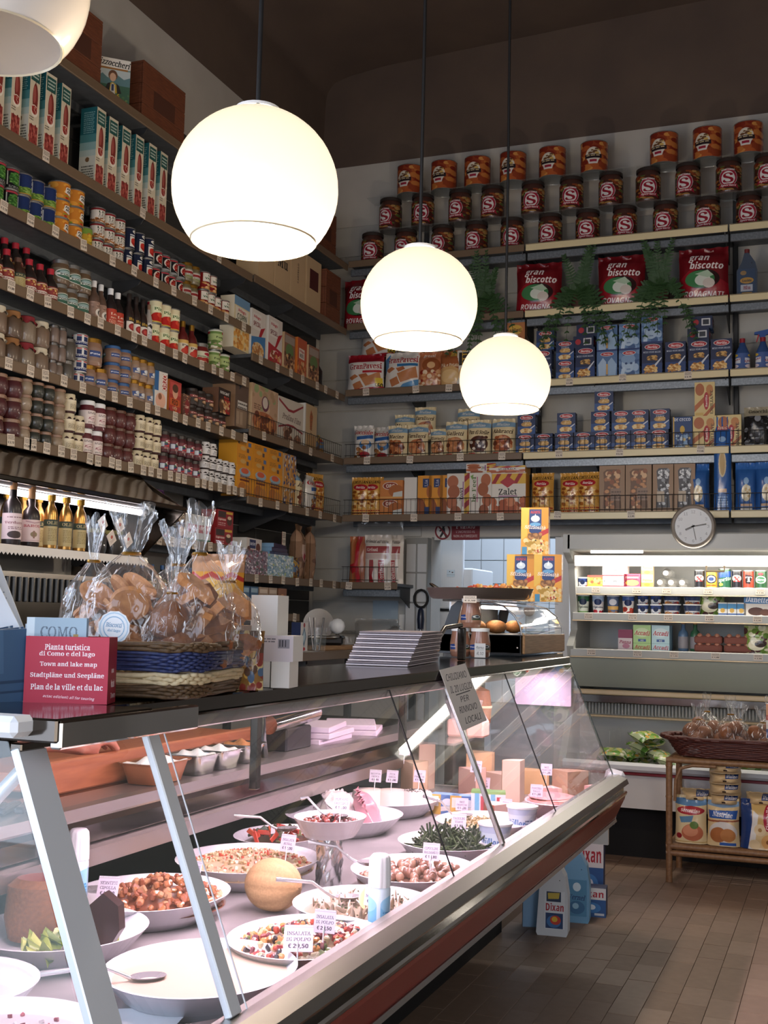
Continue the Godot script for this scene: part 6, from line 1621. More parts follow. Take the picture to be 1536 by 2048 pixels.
func stock_back_wall() -> void:
	var y: float = BH[0] - 0.0095
	var rows := [[-3.05,-2.8,-2.53,-2.29,-2.04,-1.78,-1.53,-1.29,-1.03,-0.77,-0.52,-0.27],[-2.92,-2.68,-2.41,-2.18,-1.9,-1.64,-1.38,-1.14,-0.89,-0.64,-0.41],[-2.78,-2.53,-2.29,-2.04,-1.77,-1.49,-1.04,-0.77,-0.52]]
	for r in 3:
		for k in rows[r].size():
			if r < 2:
				put_one("B","mostarda",rows[r][k],y + r * 0.235,-7.36,"dark fruit mustard jar, %s row, %s from left" % [["bottom","middle"][r],ORD[k]],"fruit mustard jars",rng.randf_range(-0.35,0.2))
			else:
				put_one("B","mostarda_tin",rows[r][k],y + 0.472,-7.35,"orange-brown fruit mustard tin on the top row, %s from left" % ORD[k],"fruit mustard tins",rng.randf_range(-0.3,0.2))
	# thin sheets between the stacked rows
	for r in 2:
		solo("glass_sheet",["clear sheet carrying the middle row of fruit mustard jars","clear sheet carrying the top row of fruit mustard tins"][r],"sheet",MB.new().box(Vector3.ZERO,Vector3(2.9,0.006,0.16)).done(),mats.glass,Vector3(-1.62,y + 0.2305 + r * 0.2365,-7.44),0,"clear sheets between the jar rows")
	y = BH[1] - 0.0095
	var sb := [[-3.09,"dark red snack bag in the corner behind the middle globe"],[-1.84,"dark red snack bag, leftmost of the three between ferns"],[-1.3,"dark red snack bag between two ferns, the middle one"],[-0.79,"dark red snack bag beside the blue floor cleaner bottle"],[-2.6,"dark red snack bag hidden behind the middle globe"]]
	for s in sb:
		put_one("B","snack_bag",s[0],y,-7.33,s[1],"dark red snack bags",rng.randf_range(-0.12,0.12))
	for k in 3:
		fern(Vector3([-2.2,-1.57,-1.05][k],y,-7.37),["trailing green fern partly behind the middle globe","trailing green fern between the first two snack bags","trailing green fern between the last two snack bags"][k],k)
	spray_flat("cleaner_bottle","dark blue floor cleaner bottle with red cap on the fern shelf",Vector3(-0.53,y,-7.4),"floor_wash")
	y = BH[2] - 0.0095
	put_one("B","cracker_red",-3.05,y,-7.33,"red and white cracker bag in the corner","cracker bags",0.03)
	put_one("B","cracker_blue",-2.78,y,-7.33,"blue and white cracker bag beside the red one","cracker bags",-0.02)
	put_one("B","pretzel_bag",-2.58,y,-7.34,"brown pretzel bag beside the blue cracker bag","cracker bags",0.1)
	put_one("B","potato_bag",-2.43,y,-7.33,"tan potato cracker bag beside the pretzels","cracker bags",0.0)
	put_one("B","cracker_red",-3.0,y + 0.25,-7.42,"red cracker bag lying above the corner cracker bags","cracker bags",0.0).rotation.x = -0.2
	put_one("B","dark_pack",-2.33,y,-7.34,"red-brown toast pack left of the small globe","toast packs",0.0)
	put_one("B","dark_pack",-2.22,y + 0.0,-7.35,"white toast pack with black panel","toast packs",0.0)
	put_one("B","salty_box",-2.1,y,-7.33,"brown pretzel box, lower of two","pretzel boxes",0.0)
	put_one("B","salty_box",-1.98,y + 0.2,-7.33,"brown pretzel box with yellow sunburst above the small globe","pretzel boxes",0.0)
	put_one("B","salty_box",-1.97,y,-7.34,"brown pretzel box hidden behind the small globe","pretzel boxes",0.0)
	var pt := [["pasta_tall",-1.8],["pasta_small",-1.65],["pasta_tall",-1.52],["pasta_arms",-1.38],["pasta_face",-1.24],["pasta_tall",-1.1],["pasta_tall",-0.955],["pasta_tall",-0.815],["pasta_tall",-0.68]]
	for k in pt.size():
		put_one("B",pt[k][0],pt[k][1],y,-7.33,"dark blue pasta box, lower layer, %s from left, above the small globe's shelf" % ORD[k],"dark blue pasta boxes",rng.randf_range(-0.05,0.05))
	var up := [["pasta_small",-1.78,0.205],["pasta_small",-1.65,0.128],["pasta_flat",-1.53,0.205],["pasta_flat",-1.51,0.28],["pasta_arms",-1.38,0.17],["pasta_face",-1.24,0.17],["pasta_face",-1.1,0.205],["pasta_flat",-0.815,0.205],["pasta_flat",-0.8,0.28]]
	for k in up.size():
		put_one("B",up[k][0],up[k][1],y + up[k][2],-7.33,"dark blue pasta box stacked on another, %s from left, upper pasta shelf" % ORD[k],"stacked dark blue pasta boxes",rng.randf_range(-0.04,0.04))
	for k in 2:
		spray(Vector3(-0.56 + k * 0.12,y,-7.4),["blue glass cleaner bottle with plain red cap","blue glass cleaner spray with red trigger head"][k],k == 1)
	spray(Vector3(-0.3,y,-7.4),"blue glass cleaner spray at the right edge of the shelf",true)
	y = BH[3] - 0.0095
	put_one("B","drops_bag",-3.05,y,-7.33,"white and blue chocolate drop biscuit bag","biscuit bags",0.05)
	put_one("B","drops_bag",-2.95,y,-7.42,"white biscuit bag half hidden behind the chocolate drop bag","biscuit bags",-0.1)
	var bb := [["bag_macine",-2.8,"cream biscuit bag, leftmost of the row"],["bag_tarallucci",-2.655,"cream ring-biscuit bag, second of the row"],["bag_ritornelli",-2.51,"shorter cream biscuit bag, third of the row"],["bag_galletti",-2.385,"cream biscuit bag with round biscuits, fourth of the row"],["bag_stelle",-2.225,"cream bag of dark star-dotted biscuits"],["bag_abbracci",-2.06,"cream bag of two-tone biscuits under the small globe"]]
	for b in bb:
		put_one("B",b[0],b[1],y,-7.33,b[2],"cream biscuit bags",rng.randf_range(-0.06,0.06))
	put_one("B","bag_tarallucci",-2.63,y + 0.13,-7.4,"cream ring-biscuit bag standing behind the row","cream biscuit bags",0.1)
	put_one("B","bag_macine",-2.79,y + 0.09,-7.43,"cream biscuit bag half hidden behind the leftmost one","cream biscuit bags",0.1)
	put_one("B","bag_galletti",-2.33,y + 0.1,-7.42,"cream biscuit bag half hidden behind the fourth one","cream biscuit bags",0.1)
	var sx := [-1.91,-1.785,-1.655,-1.53,-1.41,-1.29,-1.17,-1.055]
	for k in 8:
		put_one("B","pasta_small",sx[k],y,-7.33,"small blue pasta box, lower layer, %s from left, biscuit shelf" % ORD[k],"small blue pasta boxes",rng.randf_range(-0.05,0.05))
	var su := [-1.9,-1.64,-1.42,-1.29,-1.18,-1.05]
	for k in 6:
		put_one("B","pasta_small",su[k],y + 0.128,-7.33,"small blue pasta box, second layer, %s from left, biscuit shelf" % ORD[k],"small blue pasta boxes",rng.randf_range(-0.05,0.05))
	put_one("B","pasta_small",-1.4,y + 0.256,-7.33,"small blue pasta box crowning the stack","small blue pasta boxes",0.04)
	put_one("B","pasta_small",-1.88,y + 0.256,-7.34,"small blue pasta box crowning the stack by the small globe","small blue pasta boxes",0.04)
	put_one("B","lasagne_box",-0.915,y,-7.33,"blue lasagne box with gold edge","lasagne boxes",0.04)
	for k in 2:
		put_one("B","egg_box",-0.78 + k * 0.145,y,-7.33,["cream egg pasta box left of the tall spaghetti pack","cream egg pasta box right of the tall spaghetti pack"][k],"cream egg pasta boxes",0.0)
	put_one("B","egg_box_tall",-0.78,y + 0.2,-7.33,"cream egg pasta box standing on another","cream egg pasta boxes",0.02)
	put_one("B","dark_foil",-0.47,y,-7.34,"black foil bag with cream header at the right edge","foil bags",0.0)
	y = BH[4] - 0.0095
	put_one("B","egg_bag",-2.98,y,-7.34,"yellow biscuit bag with pink band beside the corner","corner biscuit bags",-0.05)
	for l in 2:
		put_one("B","gold_pack",-2.83,y + l * 0.12,-7.33,"orange biscuit pack with oval logo, %s of two" % ["lower","upper"][l],"orange biscuit packs",0.02)
	one_box("rice_cake_pack","silvery white rice cake pack","pack",Vector3(-2.7,y,-7.4),0,Vector3(0.09,0.26,0.09),["sw_white","sw_silver","sw_white"],true)
	for k in 3:
		put_one("B","novel_pack",-2.6 + k * 0.078,y,-7.36,"orange biscuit pack with blue label, %s from left" % ORD[k],"orange biscuit packs with blue labels",0.0)
	put_one("B","checker_pack",-2.35,y,-7.33,"white biscuit pack with red and yellow chequered edge","white biscuit packs",0.03)
	put_one("B","feed_pack",-2.2,y,-7.32,"white biscuit pack with green lettering","white biscuit packs",-0.02)
	one_box("biscuit_pack","white biscuit pack lying across the two white packs","pack",Vector3(-2.2,y + 0.276,-7.38),0,Vector3(0.2,0.06,0.12),["checker_pack","sw_silver","sw_white"],true)
	put_one("B","zalet_pack",-2.02,y,-7.33,"white cornmeal biscuit pack with black title","white biscuit packs",0.0)
	one_box("biscuit_pack","red and yellow chequered pack lying on the cornmeal biscuits","pack",Vector3(-2.02,y + 0.27,-7.38),0,Vector3(0.24,0.045,0.14),["zalet","sw_yellow","sw_yellow"],true)
	for k in 3:
		put_one("B","egg_bag",[-1.8,-1.62,-1.5][k],y,-7.34 - 0.03 * (k % 2),"yellow egg pasta bag, %s from left, below the small pasta boxes" % ORD[k],"yellow egg pasta bags",rng.randf_range(-0.06,0.06))
	for k in 2:
		put_one("B","grain_sleeve",-1.345 + k * 0.165,y,-7.33,"brown card sleeve of amber pasta, %s of two" % ["left","right"][k],"brown card pasta sleeves",0.0)
		put_one("B","foil_sleeve",-1.03 + k * 0.13,y,-7.33,"brown card sleeve of black pasta, %s of two" % ["left","right"][k],"brown card pasta sleeves",0.0)
	put_one("B","blue_pasta",-0.82,y,-7.33,"blue pasta bag left of the tall spaghetti pack","blue pasta bags",0.0)
	put_one("B","spaghetti",-0.675,y,-7.31,"tall blue spaghetti pack rising past the shelf above","blue pasta bags",0.03)
	put_one("B","blue_pasta",-0.54,y,-7.33,"blue pasta bag right of the tall spaghetti pack","blue pasta bags",0.05)
	put_one("B","blue_pasta",-0.42,y,-7.32,"blue pasta bag at the right edge","blue pasta bags",0.0)
	y = BH[5] - 0.0095
	put_one("B","red_sticks",-3.07,y,-7.34,"bag of red-ribboned breadsticks","breadstick bags",0.1)
	put_one("B","stick_bag",-2.93,y,-7.33,"white and red breadstick bag, leftmost of two","breadstick bags",0.05)
	put_one("B","stick_bag",-2.85,y,-7.38,"white and red breadstick bag leaning behind the other","breadstick bags",-0.25)
	solo("cling_bag","big clear bag gathered over the breadstick packs","bag",pouch_mesh(0.34,0.42,0.16,uv("sw_white"),5).done(),mats.cellophane,Vector3(-2.93,y,-7.4),0.05)

func fern(at: Vector3,label: String,sd: int) -> void:
	var t := thing("fern",label,"plant",at,0,"trailing ferns on the rear wall shelf")
	part(t,"pot",MB.new().lathe([Vector2(0,0),Vector2(0.045,0),Vector2(0.06,0.09),Vector2(0.052,0.09),Vector2(0.05,0.075),Vector2(0,0.075)],14).done(),flat("4a3026",0.8))
	var r := RandomNumberGenerator.new()
	r.seed = 40 + sd
	for k in 26:
		var a := r.randf_range(-1.6,1.6)
		var up := k % 4 == 0
		var ln := r.randf_range(0.22,0.36)
		var m := MB.new()
		var pts := []
		for i in 9:
			var s := i / 8.0
			var out := sin(a) * ln * (0.75 * s if not up else 0.35 * s)
			var fw := cos(a) * ln * (0.5 * s if not up else 0.25 * s) * 0.6
			var hh := ln * ((1.1 * s - 0.1 * s * s) if up else (0.9 * s - 1.9 * s * s))
			pts.append(Vector3(out,0.08 + hh,fw + 0.03))
		for i in range(1,9):
			var d: Vector3 = (pts[i] - pts[i - 1]).normalized()
			var side := d.cross(Vector3(0,0,1)).normalized()
			if side.length() < 0.3:
				side = Vector3(1,0,0)
			var w := 0.052 * (1.0 - i / 9.5) + 0.008
			for half in 2:
				for sg in [-1.0,1.0]:
					var p: Vector3 = pts[i - 1].lerp(pts[i],0.25 + 0.5 * half)
					var tip: Vector3 = p + side * sg * w + d * 0.012 + Vector3(0,0,r.randf_range(-0.01,0.01))
					m.quad(p - d * 0.006,p + d * 0.008,tip + d * 0.003,tip - d * 0.006)
		m.tube(pts,0.0016,4)
		part(t,"frond",m.done(),mats.leaf_dark)

func spray(at: Vector3,label: String,trigger: bool) -> void:
	var t := thing("cleaner_bottle",label,"bottle",at,0.1,"blue glass cleaner bottles")
	part(t,"body",MB.new().lathe([Vector2(0,0),Vector2(0.042,0.003),Vector2(0.045,0.02),Vector2(0.042,0.12),Vector2(0.022,0.165),Vector2(0.014,0.19)],18,Rect2(0,0,1,1),1,Vector3.ZERO,1.0,0.62).done(),flat("2a4a80",0.15,true))
	part(t,"label",MB.new().lathe([Vector2(0.0455,0.02),Vector2(0.0428,0.118)],20,uv("glass_spray"),2,Vector3.ZERO,1.0,0.62).done(),print_mat,Vector3.ZERO)
	part(t,"collar",MB.new().lathe([Vector2(0.016,0.185),Vector2(0.017,0.212),Vector2(0,0.214)],12).done(),flat("8f1f2c",0.4))
	if trigger:
		part(t,"trigger_head",MB.new().prism(PackedVector2Array([Vector2(-0.05,0.245),Vector2(0.035,0.262),Vector2(0.04,0.235),Vector2(0.015,0.225),Vector2(0.012,0.21),Vector2(-0.014,0.21),Vector2(-0.022,0.23),Vector2(-0.05,0.232)]),-0.012,0.012).done(),flat("2a4f94",0.4))
		part(t,"trigger",MB.new().prism(PackedVector2Array([Vector2(-0.028,0.232),Vector2(-0.02,0.232),Vector2(-0.034,0.185),Vector2(-0.04,0.187)]),-0.006,0.006).done(),flat("a82434",0.4))

func spray_flat(called: String,label: String,at: Vector3,design: String) -> void:
	var t := thing(called,label,"bottle",at)
	part(t,"body",MB.new().prism(PackedVector2Array([Vector2(-0.06,0),Vector2(0.06,0),Vector2(0.062,0.17),Vector2(0.05,0.22),Vector2(0.012,0.28),Vector2(-0.014,0.28),Vector2(-0.03,0.22),Vector2(-0.06,0.17)]),-0.03,0.03).done(),flat("26384f",0.25,true))
	part(t,"label",MB.new().box(Vector3(0,0.1,0.031),Vector3(0.1,0.16,0.002),[uv(design)]).done(),print_mat)
	part(t,"cap",MB.new().lathe([Vector2(0.015,0.275),Vector2(0.016,0.31),Vector2(0,0.312)],12).done(),flat("6d2a2c",0.4))
	part(t,"handle_hole",MB.new().ball(Vector3(0.03,0.215,0),Vector3(0.012,0.03,0.032),10,6).done(),mats.black_matt)

func build_lamps() -> void:
	for k in 4:
		var t := thing("pendant_lamp", ["lit white globe lamp, the largest of the three lit ones", "lit white globe lamp, middle of the three lit ones", "lit white globe lamp, smallest and farthest of the three lit ones", "unlit cream globe lamp cut off at the upper left corner"][k], "lamp", [Vector3(-1.308, 2.37, -2.437), Vector3(-1.34, 2.418, -3.697), Vector3(-1.374, 2.399, -4.921), Vector3(-1.6, 2.62, -1.82)][k], 0, "white globe pendant lamps")
		globe(t, k < 3)

# an opal glass globe, open below, with a flat collar on top and a bulb inside
func globe(t: Node3D, lit: bool) -> void:
	var r := 0.2
	var pr := []
	for i in 19:
		var a := lerpf(-0.73, 1.42, i / 18.0)
		pr.append(Vector2(cos(a) * r, sin(a) * r * 0.97))
	var opal := mat("opal_lit" if lit else "opal_plain", "a39686" if lit else "e9dfd2", 0.12)
	if lit:
		opal.emission_enabled = true
		opal.emission = Color("fff0de")
		opal.emission_energy_multiplier = 0.2
		opal.backlight_enabled = true
		opal.backlight = Color("6e6a64")
	part(t, "shade", MB.new().lathe(pr, 40).done(), opal)
	part(t, "rim", MB.new().lathe([Vector2(cos(-0.73) * r - 0.004, sin(-0.73) * r * 0.97), Vector2(cos(-0.73) * r, sin(-0.73) * r * 0.97 - 0.003), Vector2(cos(-0.73) * r + 0.003, sin(-0.73) * r * 0.97)], 40).done(), flat("d8c8a8", 0.2))
	part(t, "collar", MB.new().lathe([Vector2(0.055, r * 0.955), Vector2(0.055, r * 0.99), Vector2(0.03, r * 1.03), Vector2(0.008, r * 1.06)], 24).done(), mats.white_plastic)
	part(t, "cord", MB.new().tube([Vector3(0, r * 1.05, 0), Vector3(0.002, 1.0, 0), Vector3(0, 5.42 - t.position.y, 0)], 0.006, 6).done(), mats.cord)
	if lit:
		part(t, "bulb", MB.new().ball(Vector3(0, -0.085, 0), Vector3(0.05, 0.06, 0.05), 14, 8).done(), glow("bulb_glow", "fff1dc", 6.0))
		var l := OmniLight3D.new()
		l.name = "lamp_light"
		t.add_child(l)
		l.position = Vector3(0, -0.085, 0)
		l.light_color = Color("ffedd6")
		l.light_energy = 0.52
		l.light_size = 0.05
		l.omni_range = 14.0
		l.omni_attenuation = 2.0
		l.shadow_enabled = true

const G0 := Vector2(-0.932,0.7)    # foot of the front glass (x,height)
const G1 := Vector2(-1.118,1.16)   # head of the front glass

func gp(h: float,z: float,off := 0.0) -> Vector3:
	var s := (h - G0.y) / (G1.y - G0.y)
	return Vector3(lerpf(G0.x,G1.x,s) + off,h,z)

# a cross-section in x and height,run along z
func run(pts: Array,z0: float,z1: float) -> Mesh:
	var pv := PackedVector2Array()
	for p in pts:
		pv.append(p)
	return MB.new().prism(pv,z1,z0).done()

func build_counter() -> void:
	var za := -1.4
	var zb := -5.12
	var t := thing("deli_counter","long glass-fronted deli counter with steel top and dark red lower panel","counter")
	part(t,"top_rail",run([Vector2(-0.945,0.7),Vector2(-0.905,0.7),Vector2(-0.87,0.685),Vector2(-0.862,0.665),Vector2(-0.885,0.652),Vector2(-0.945,0.652)],za,zb),mats.rail_steel)
	part(t,"groove_strip",run([Vector2(-0.884,0.652),Vector2(-0.884,0.63),Vector2(-0.94,0.63),Vector2(-0.94,0.652)],za,zb),mats.steel_dark)
	part(t,"trim_strip",run([Vector2(-0.872,0.634),Vector2(-0.868,0.628),Vector2(-0.872,0.618),Vector2(-0.94,0.614),Vector2(-0.94,0.634)],za,zb),mats.steel_mirror)
	part(t,"red_panel",run([Vector2(-0.876,0.614),Vector2(-0.88,0.6),Vector2(-0.922,0.512),Vector2(-1.0,0.512),Vector2(-1.0,0.614)],za,zb),mats.red_panel)
	part(t,"lower_trim",run([Vector2(-0.916,0.514),Vector2(-0.912,0.502),Vector2(-0.926,0.49),Vector2(-1.0,0.487),Vector2(-1.0,0.514)],za,zb),mats.steel)
	part(t,"tub_underside",run([Vector2(-1.0,0.5),Vector2(-1.32,0.44),Vector2(-2.3,0.44),Vector2(-2.3,0.57),Vector2(-1.0,0.57)],za,zb + 0.01),mats.steel_dark)
	part(t,"plinth",MB.new().box(Vector3(-1.85,0.22,(za + zb) / 2),Vector3(0.9,0.44,za - zb - 0.1)).done(),mats.black_matt)
	part(t,"deck",MB.new().box(Vector3(-1.36,0.585,(za + zb) / 2),Vector3(0.86,0.03,za - zb - 0.03)).done(),mats.marble)
	part(t,"lower_ledge",run([Vector2(-1.745,0.718),Vector2(-1.735,0.722),Vector2(-1.735,0.764),Vector2(-1.79,0.772),Vector2(-1.79,0.718)],za - 0.02,zb + 0.02),mats.steel_brushed)
	part(t,"middle_step",run([Vector2(-1.765,0.772),Vector2(-1.765,0.815),Vector2(-1.785,0.842),Vector2(-1.82,0.842),Vector2(-1.82,0.772)],za - 0.02,zb + 0.02),mats.steel_dark)
	part(t,"upper_ledge",run([Vector2(-1.7,0.85),Vector2(-1.695,0.856),Vector2(-1.695,0.882),Vector2(-1.72,0.886),Vector2(-1.82,0.886),Vector2(-1.82,0.842)],za - 0.02,zb + 0.02),mats.steel_brushed)
	part(t,"work_surface",MB.new().box(Vector3(-2.05,0.87,(za + zb) / 2),Vector3(0.48,0.03,za - zb - 0.04)).done(),mats.steel_dark)
	part(t,"top_slab",MB.new().cbox(Vector3(-1.325,1.18,(za - 0.22 + zb) / 2),Vector3(0.41,0.03,za - 0.22 - zb),0.003).done(),mats.steel_dark)
	part(t,"top_slab",MB.new().cbox(Vector3(-1.49,1.18,-5.4),Vector3(0.42,0.03,0.6),0.003).done(),mats.steel_dark)
	part(t,"top_slab",MB.new().cbox(Vector3(-1.28,1.18,-1.51),Vector3(0.5,0.034,0.25),0.003).done(),mats.steel_dark)
	part(t,"glass_head_rail",MB.new().cbox(Vector3(-1.13,1.152,(za - 0.4 + zb) / 2),Vector3(0.03,0.026,za - 0.4 - zb),0.003).done(),mats.steel)
	part(t,"near_beam",MB.new().cbox(Vector3(-1.035,1.174,-1.58),Vector3(0.02,0.04,0.38),0.003).done(),mats.steel_mirror)
	part(t,"near_lower_beam",MB.new().cbox(Vector3(-1.11,1.152,-1.585),Vector3(0.02,0.012,0.37),0.002).done(),mats.steel_dark)
	part(t,"corner_block",MB.new().cbox(Vector3(-1.2,1.186,-1.37),Vector3(0.26,0.03,0.05),0.008).done(),mats.white_plastic)
	part(t,"rear_board",MB.new().box(Vector3(-2.28,0.72,(za + zb) / 2),Vector3(0.03,0.28,za - zb)).done(),mats.steel_dark)
	for z in [-1.6,-2.9,-4.05,-5.05]:
		part(t,"rear_post",MB.new().cbox(Vector3(-1.5,1.02,z),Vector3(0.025,0.29,0.025),0.003).done(),mats.steel_dark)
	part(t,"side_support",MB.new().box(Vector3(-1.68,0.6,-5.4),Vector3(0.04,1.14,0.5)).done(),mats.steel_dark)
	# sloping posts and panes
	for q in [[-1.43,0.065,"aluminium"],[-1.75,0.036,"aluminium"],[-3.37,0.018,"steel"]]:
		var p := MB.new()
		var a := gp(0.7,q[0],0.002)
		var b := gp(1.15,q[0],0.002)
		var d := (b - a) / 2
		p.add(MB.new().cbox(Vector3.ZERO,Vector3(0.014,(b - a).length(),q[1]),0.002),Transform3D(Basis(Vector3(0,0,1),atan2(-(b.x - a.x),b.y - a.y)),a + d))
		part(t,"glass_post",p.done(),mats[q[2]])
	part(t,"corner_brace",MB.new().tube([Vector3(-1.16,1.12,-1.5),Vector3(-1.26,0.99,-1.45)],0.011,4).done(),mats.aluminium)
	var seams := [-1.4,-1.79,-2.9,-4.03,-5.1]
	for k in 4:
		var a: float = seams[k]
		var b: float = seams[k + 1]
		var pane := MB.new()
		pane.quad(gp(0.698,a - 0.002,0.004),gp(0.698,b + 0.002,0.004),gp(1.16,b + 0.002,0.004),gp(1.16,a - 0.002,0.004))
		part(t,"front_pane",pane.done(),mats.glass)
		if k > 0:
			part(t,"pane_seam",MB.new().tube([gp(0.7,a,0.005),gp(1.16,a,0.005)],0.0022 if k > 1 else 0.0016,5).done(),mats.rubber if k > 1 else mats.aluminium)
	var ends := PackedVector2Array([G0 + Vector2(-0.01,0),G1 + Vector2(-0.005,0),Vector2(-1.55,1.16),Vector2(-1.75,0.9),Vector2(-1.75,0.61),Vector2(-0.96,0.61)])
	part(t,"end_pane",MB.new().prism(ends,za,za + 0.002).done(),mats.glass)
	part(t,"end_pane",MB.new().prism(ends,zb,zb + 0.002).done(),mats.glass)
	part(t,"end_pane_edge",MB.new().tube([gp(0.7,zb),gp(1.16,zb)],0.003,5).done(),mats.glass_edge)
	part(t,"end_cap",MB.new().add(MB.new().cbox(Vector3.ZERO,Vector3(0.085,0.24,0.035),0.014),Transform3D(Basis(Vector3(0,0,1),-0.22),Vector3(-0.945,0.6,zb - 0.02))).done(),mats.aluminium)
	part(t,"end_wall",MB.new().box(Vector3(-1.6,0.5,zb - 0.01),Vector3(1.3,0.2,0.02)).done(),mats.white_enamel)
	part(t,"inner_shelf",MB.new().box(Vector3(-1.52,0.86,-4.75),Vector3(0.2,0.008,0.66)).done(),mats.glass)
	# the counter's own tube light,under the slab
	part(t,"tube_light",MB.new().tube([Vector3(-1.2,1.148,-1.85),Vector3(-1.2,1.148,-5.0)],0.009,8).done(),mats.neon)
	area_light("counter_tube_light",Vector3(-1.2,1.133,-3.42),Vector2(0.03,3.2),Vector3(-0.15,-1,0),Color("ffdcec"),3.4)
	var nt := solo("paper_notice","handwritten grey closing notice taped to the counter glass","notice",MB.new().box(Vector3.ZERO,Vector3(0.25,0.19,0.001)).done(),mats.white_paper,Vector3.ZERO)
	nt.mesh = MB.new().box(Vector3.ZERO,Vector3(0.255,0.19,0.001),[uv("notice"),uv("sw_white")]).done()
	nt.material_override = mats["printed_paper"]
	var up := (gp(1.1,0) - gp(0.8,0)).normalized()
	var right := Vector3(0,0.05,-1).normalized()
	nt.transform = Transform3D(Basis(right,up,right.cross(up)).orthonormalized(),gp(1.115,-3.46,0.016))
	solo("hanging_paper","pale paper sheet hanging inside the far end of the counter","paper",MB.new().box(Vector3.ZERO,Vector3(0.25,0.15,0.001)).done(),flat("a9a2b0",0.9),Vector3(-1.232,1.055,-5.09))
	var pl := thing("leaflet_board","pinkish upright board edge at the left border","board",Vector3(-1.31,1.197,-1.4))
	part(pl,"panel",MB.new().cbox(Vector3(0,0.17,0),Vector3(0.1,0.34,0.008),0.002).done(),flat("b89a94",0.6))

func scatter(n: int,sd: int,rx: float,rz: float,base: float,hill: float,cols: Array,make: Callable) -> MB:
	var r := RandomNumberGenerator.new()
	r.seed = sd
	var m := MB.new()
	for k in n:
		var q := sqrt(r.randf())
		var a := r.randf() * TAU
		var y := base + hill * (1.0 - q * q) * r.randf_range(0.75,1.0)
		m.tint = (Color(cols[r.randi() % cols.size()]) as Color).srgb_to_linear()
		var piece: MB = make.call(r)
		m.add(piece,Transform3D(Basis.from_euler(Vector3(r.randf() * 3,r.randf() * 6,r.randf() * 3)),Vector3(sin(a) * q * rx,y,cos(a) * q * rz)))
	m.tint = Color.WHITE
	return m

func dish(label: String,at: Vector3,rx: float,rz: float,h: float,turn := 0.0,group := "white porcelain serving dishes") -> Node3D:
	var pr := [Vector2(0,0.006),Vector2(0.62,0.0),Vector2(0.7,0.002),Vector2(0.8,h * 0.3),Vector2(0.96,h * 0.85),Vector2(1.0,h),Vector2(0.97,h),Vector2(0.93,h * 0.85),Vector2(0.77,h * 0.36),Vector2(0.66,0.014),Vector2(0,0.012)]
	var m := MB.new().lathe(pr,44,Rect2(0,0,1,1),1,Vector3.ZERO,rx,rz)
	return solo("serving_dish",label,"dish",m.done(),mats.porcelain,at,turn,group)

func stuff(called: String,label: String,cat: String,m: MB,mt: Material,at: Vector3,turn := 0.0) -> void:
	var o := solo(called,label,cat,m.done(true),mt,at,turn)
	o.set_meta("kind","stuff")

func mound(rx: float,rz: float,y0: float,hill: float,col: String) -> MB:
	var m := MB.new()
	m.tint = Color(col).srgb_to_linear()
	m.lathe([Vector2(1,y0),Vector2(0.9,y0 + hill * 0.3),Vector2(0.6,y0 + hill * 0.75),Vector2(0.3,y0 + hill * 0.95),Vector2(0,y0 + hill)],32,Rect2(0,0,1,1),1,Vector3.ZERO,rx,rz)
	m.tint = Color.WHITE
	return m

func food_tag(k: int,at: Vector3,label: String,turn := 0.0,lean := -0.25,s := 0.047) -> void:
	var t := thing("price_card",label,"card",at,turn,"white price cards in the counter")
	part(t,"card",MB.new().box(Vector3(0,s / 2 + 0.03,0),Vector3(s,s,0.0015),[uv("food_tag_%d" % k),uv("sw_white")]).done(),mats["printed_paper"]).rotation.x = lean
	part(t,"pick",MB.new().tube([Vector3(0,-0.005,0),Vector3(0,0.045,-0.008)],0.0016,5).done(),mats.white_plastic)

func spoon(at: Vector3,turn: float,label: String,ln := 0.2,up := 0.25) -> void:
	var t := thing("serving_spoon",label,"spoon",at,turn,"steel serving spoons")
	part(t,"bowl",MB.new().add(MB.new().lathe([Vector2(0,-0.012),Vector2(0.5,-0.009),Vector2(0.85,-0.003),Vector2(1.0,0.002),Vector2(0.95,0.003),Vector2(0.5,-0.006),Vector2(0,-0.009)],20,Rect2(0,0,1,1),1,Vector3.ZERO,0.024,0.036),Transform3D()).done(),mats.spoon_metal)
	part(t,"handle",MB.new().tube([Vector3(0,0.0,-0.034),Vector3(0,0.008,-0.05),Vector3(0,0.02 + up * 0.06,-0.09),Vector3(0,up * ln * 0.9,-ln)],[0.004,0.0035,0.004,0.006],8).done(),mats.spoon_metal)

func wedge(label: String,at: Vector3,turn: float,r: float,h: float,span_: float,col: String,rind: String,group := "cheese pieces in the counter") -> void:
	var t := thing("cheese_wedge",label,"cheese",at,turn,group)
	var pts := PackedVector2Array([Vector2.ZERO])
	for k in 7:
		var a := -span_ / 2 + span_ * k / 6.0
		pts.append(Vector2(sin(a) * r,cos(a) * r))
	part(t,"paste",MB.new().add(MB.new().prism(pts,0,h),Transform3D(Basis(Vector3(1,0,0),-PI / 2),Vector3.ZERO)).done(),flat(col,0.55))
	var rim := MB.new()
	rim.sheet(6,1,func(u: float,v: float) -> Vector3:
		var a := -span_ / 2 + span_ * u
		return Vector3(sin(a) * (r + 0.002),v * h,-cos(a) * (r + 0.002)))
	part(t,"rind",rim.done(),flat(rind,0.7))

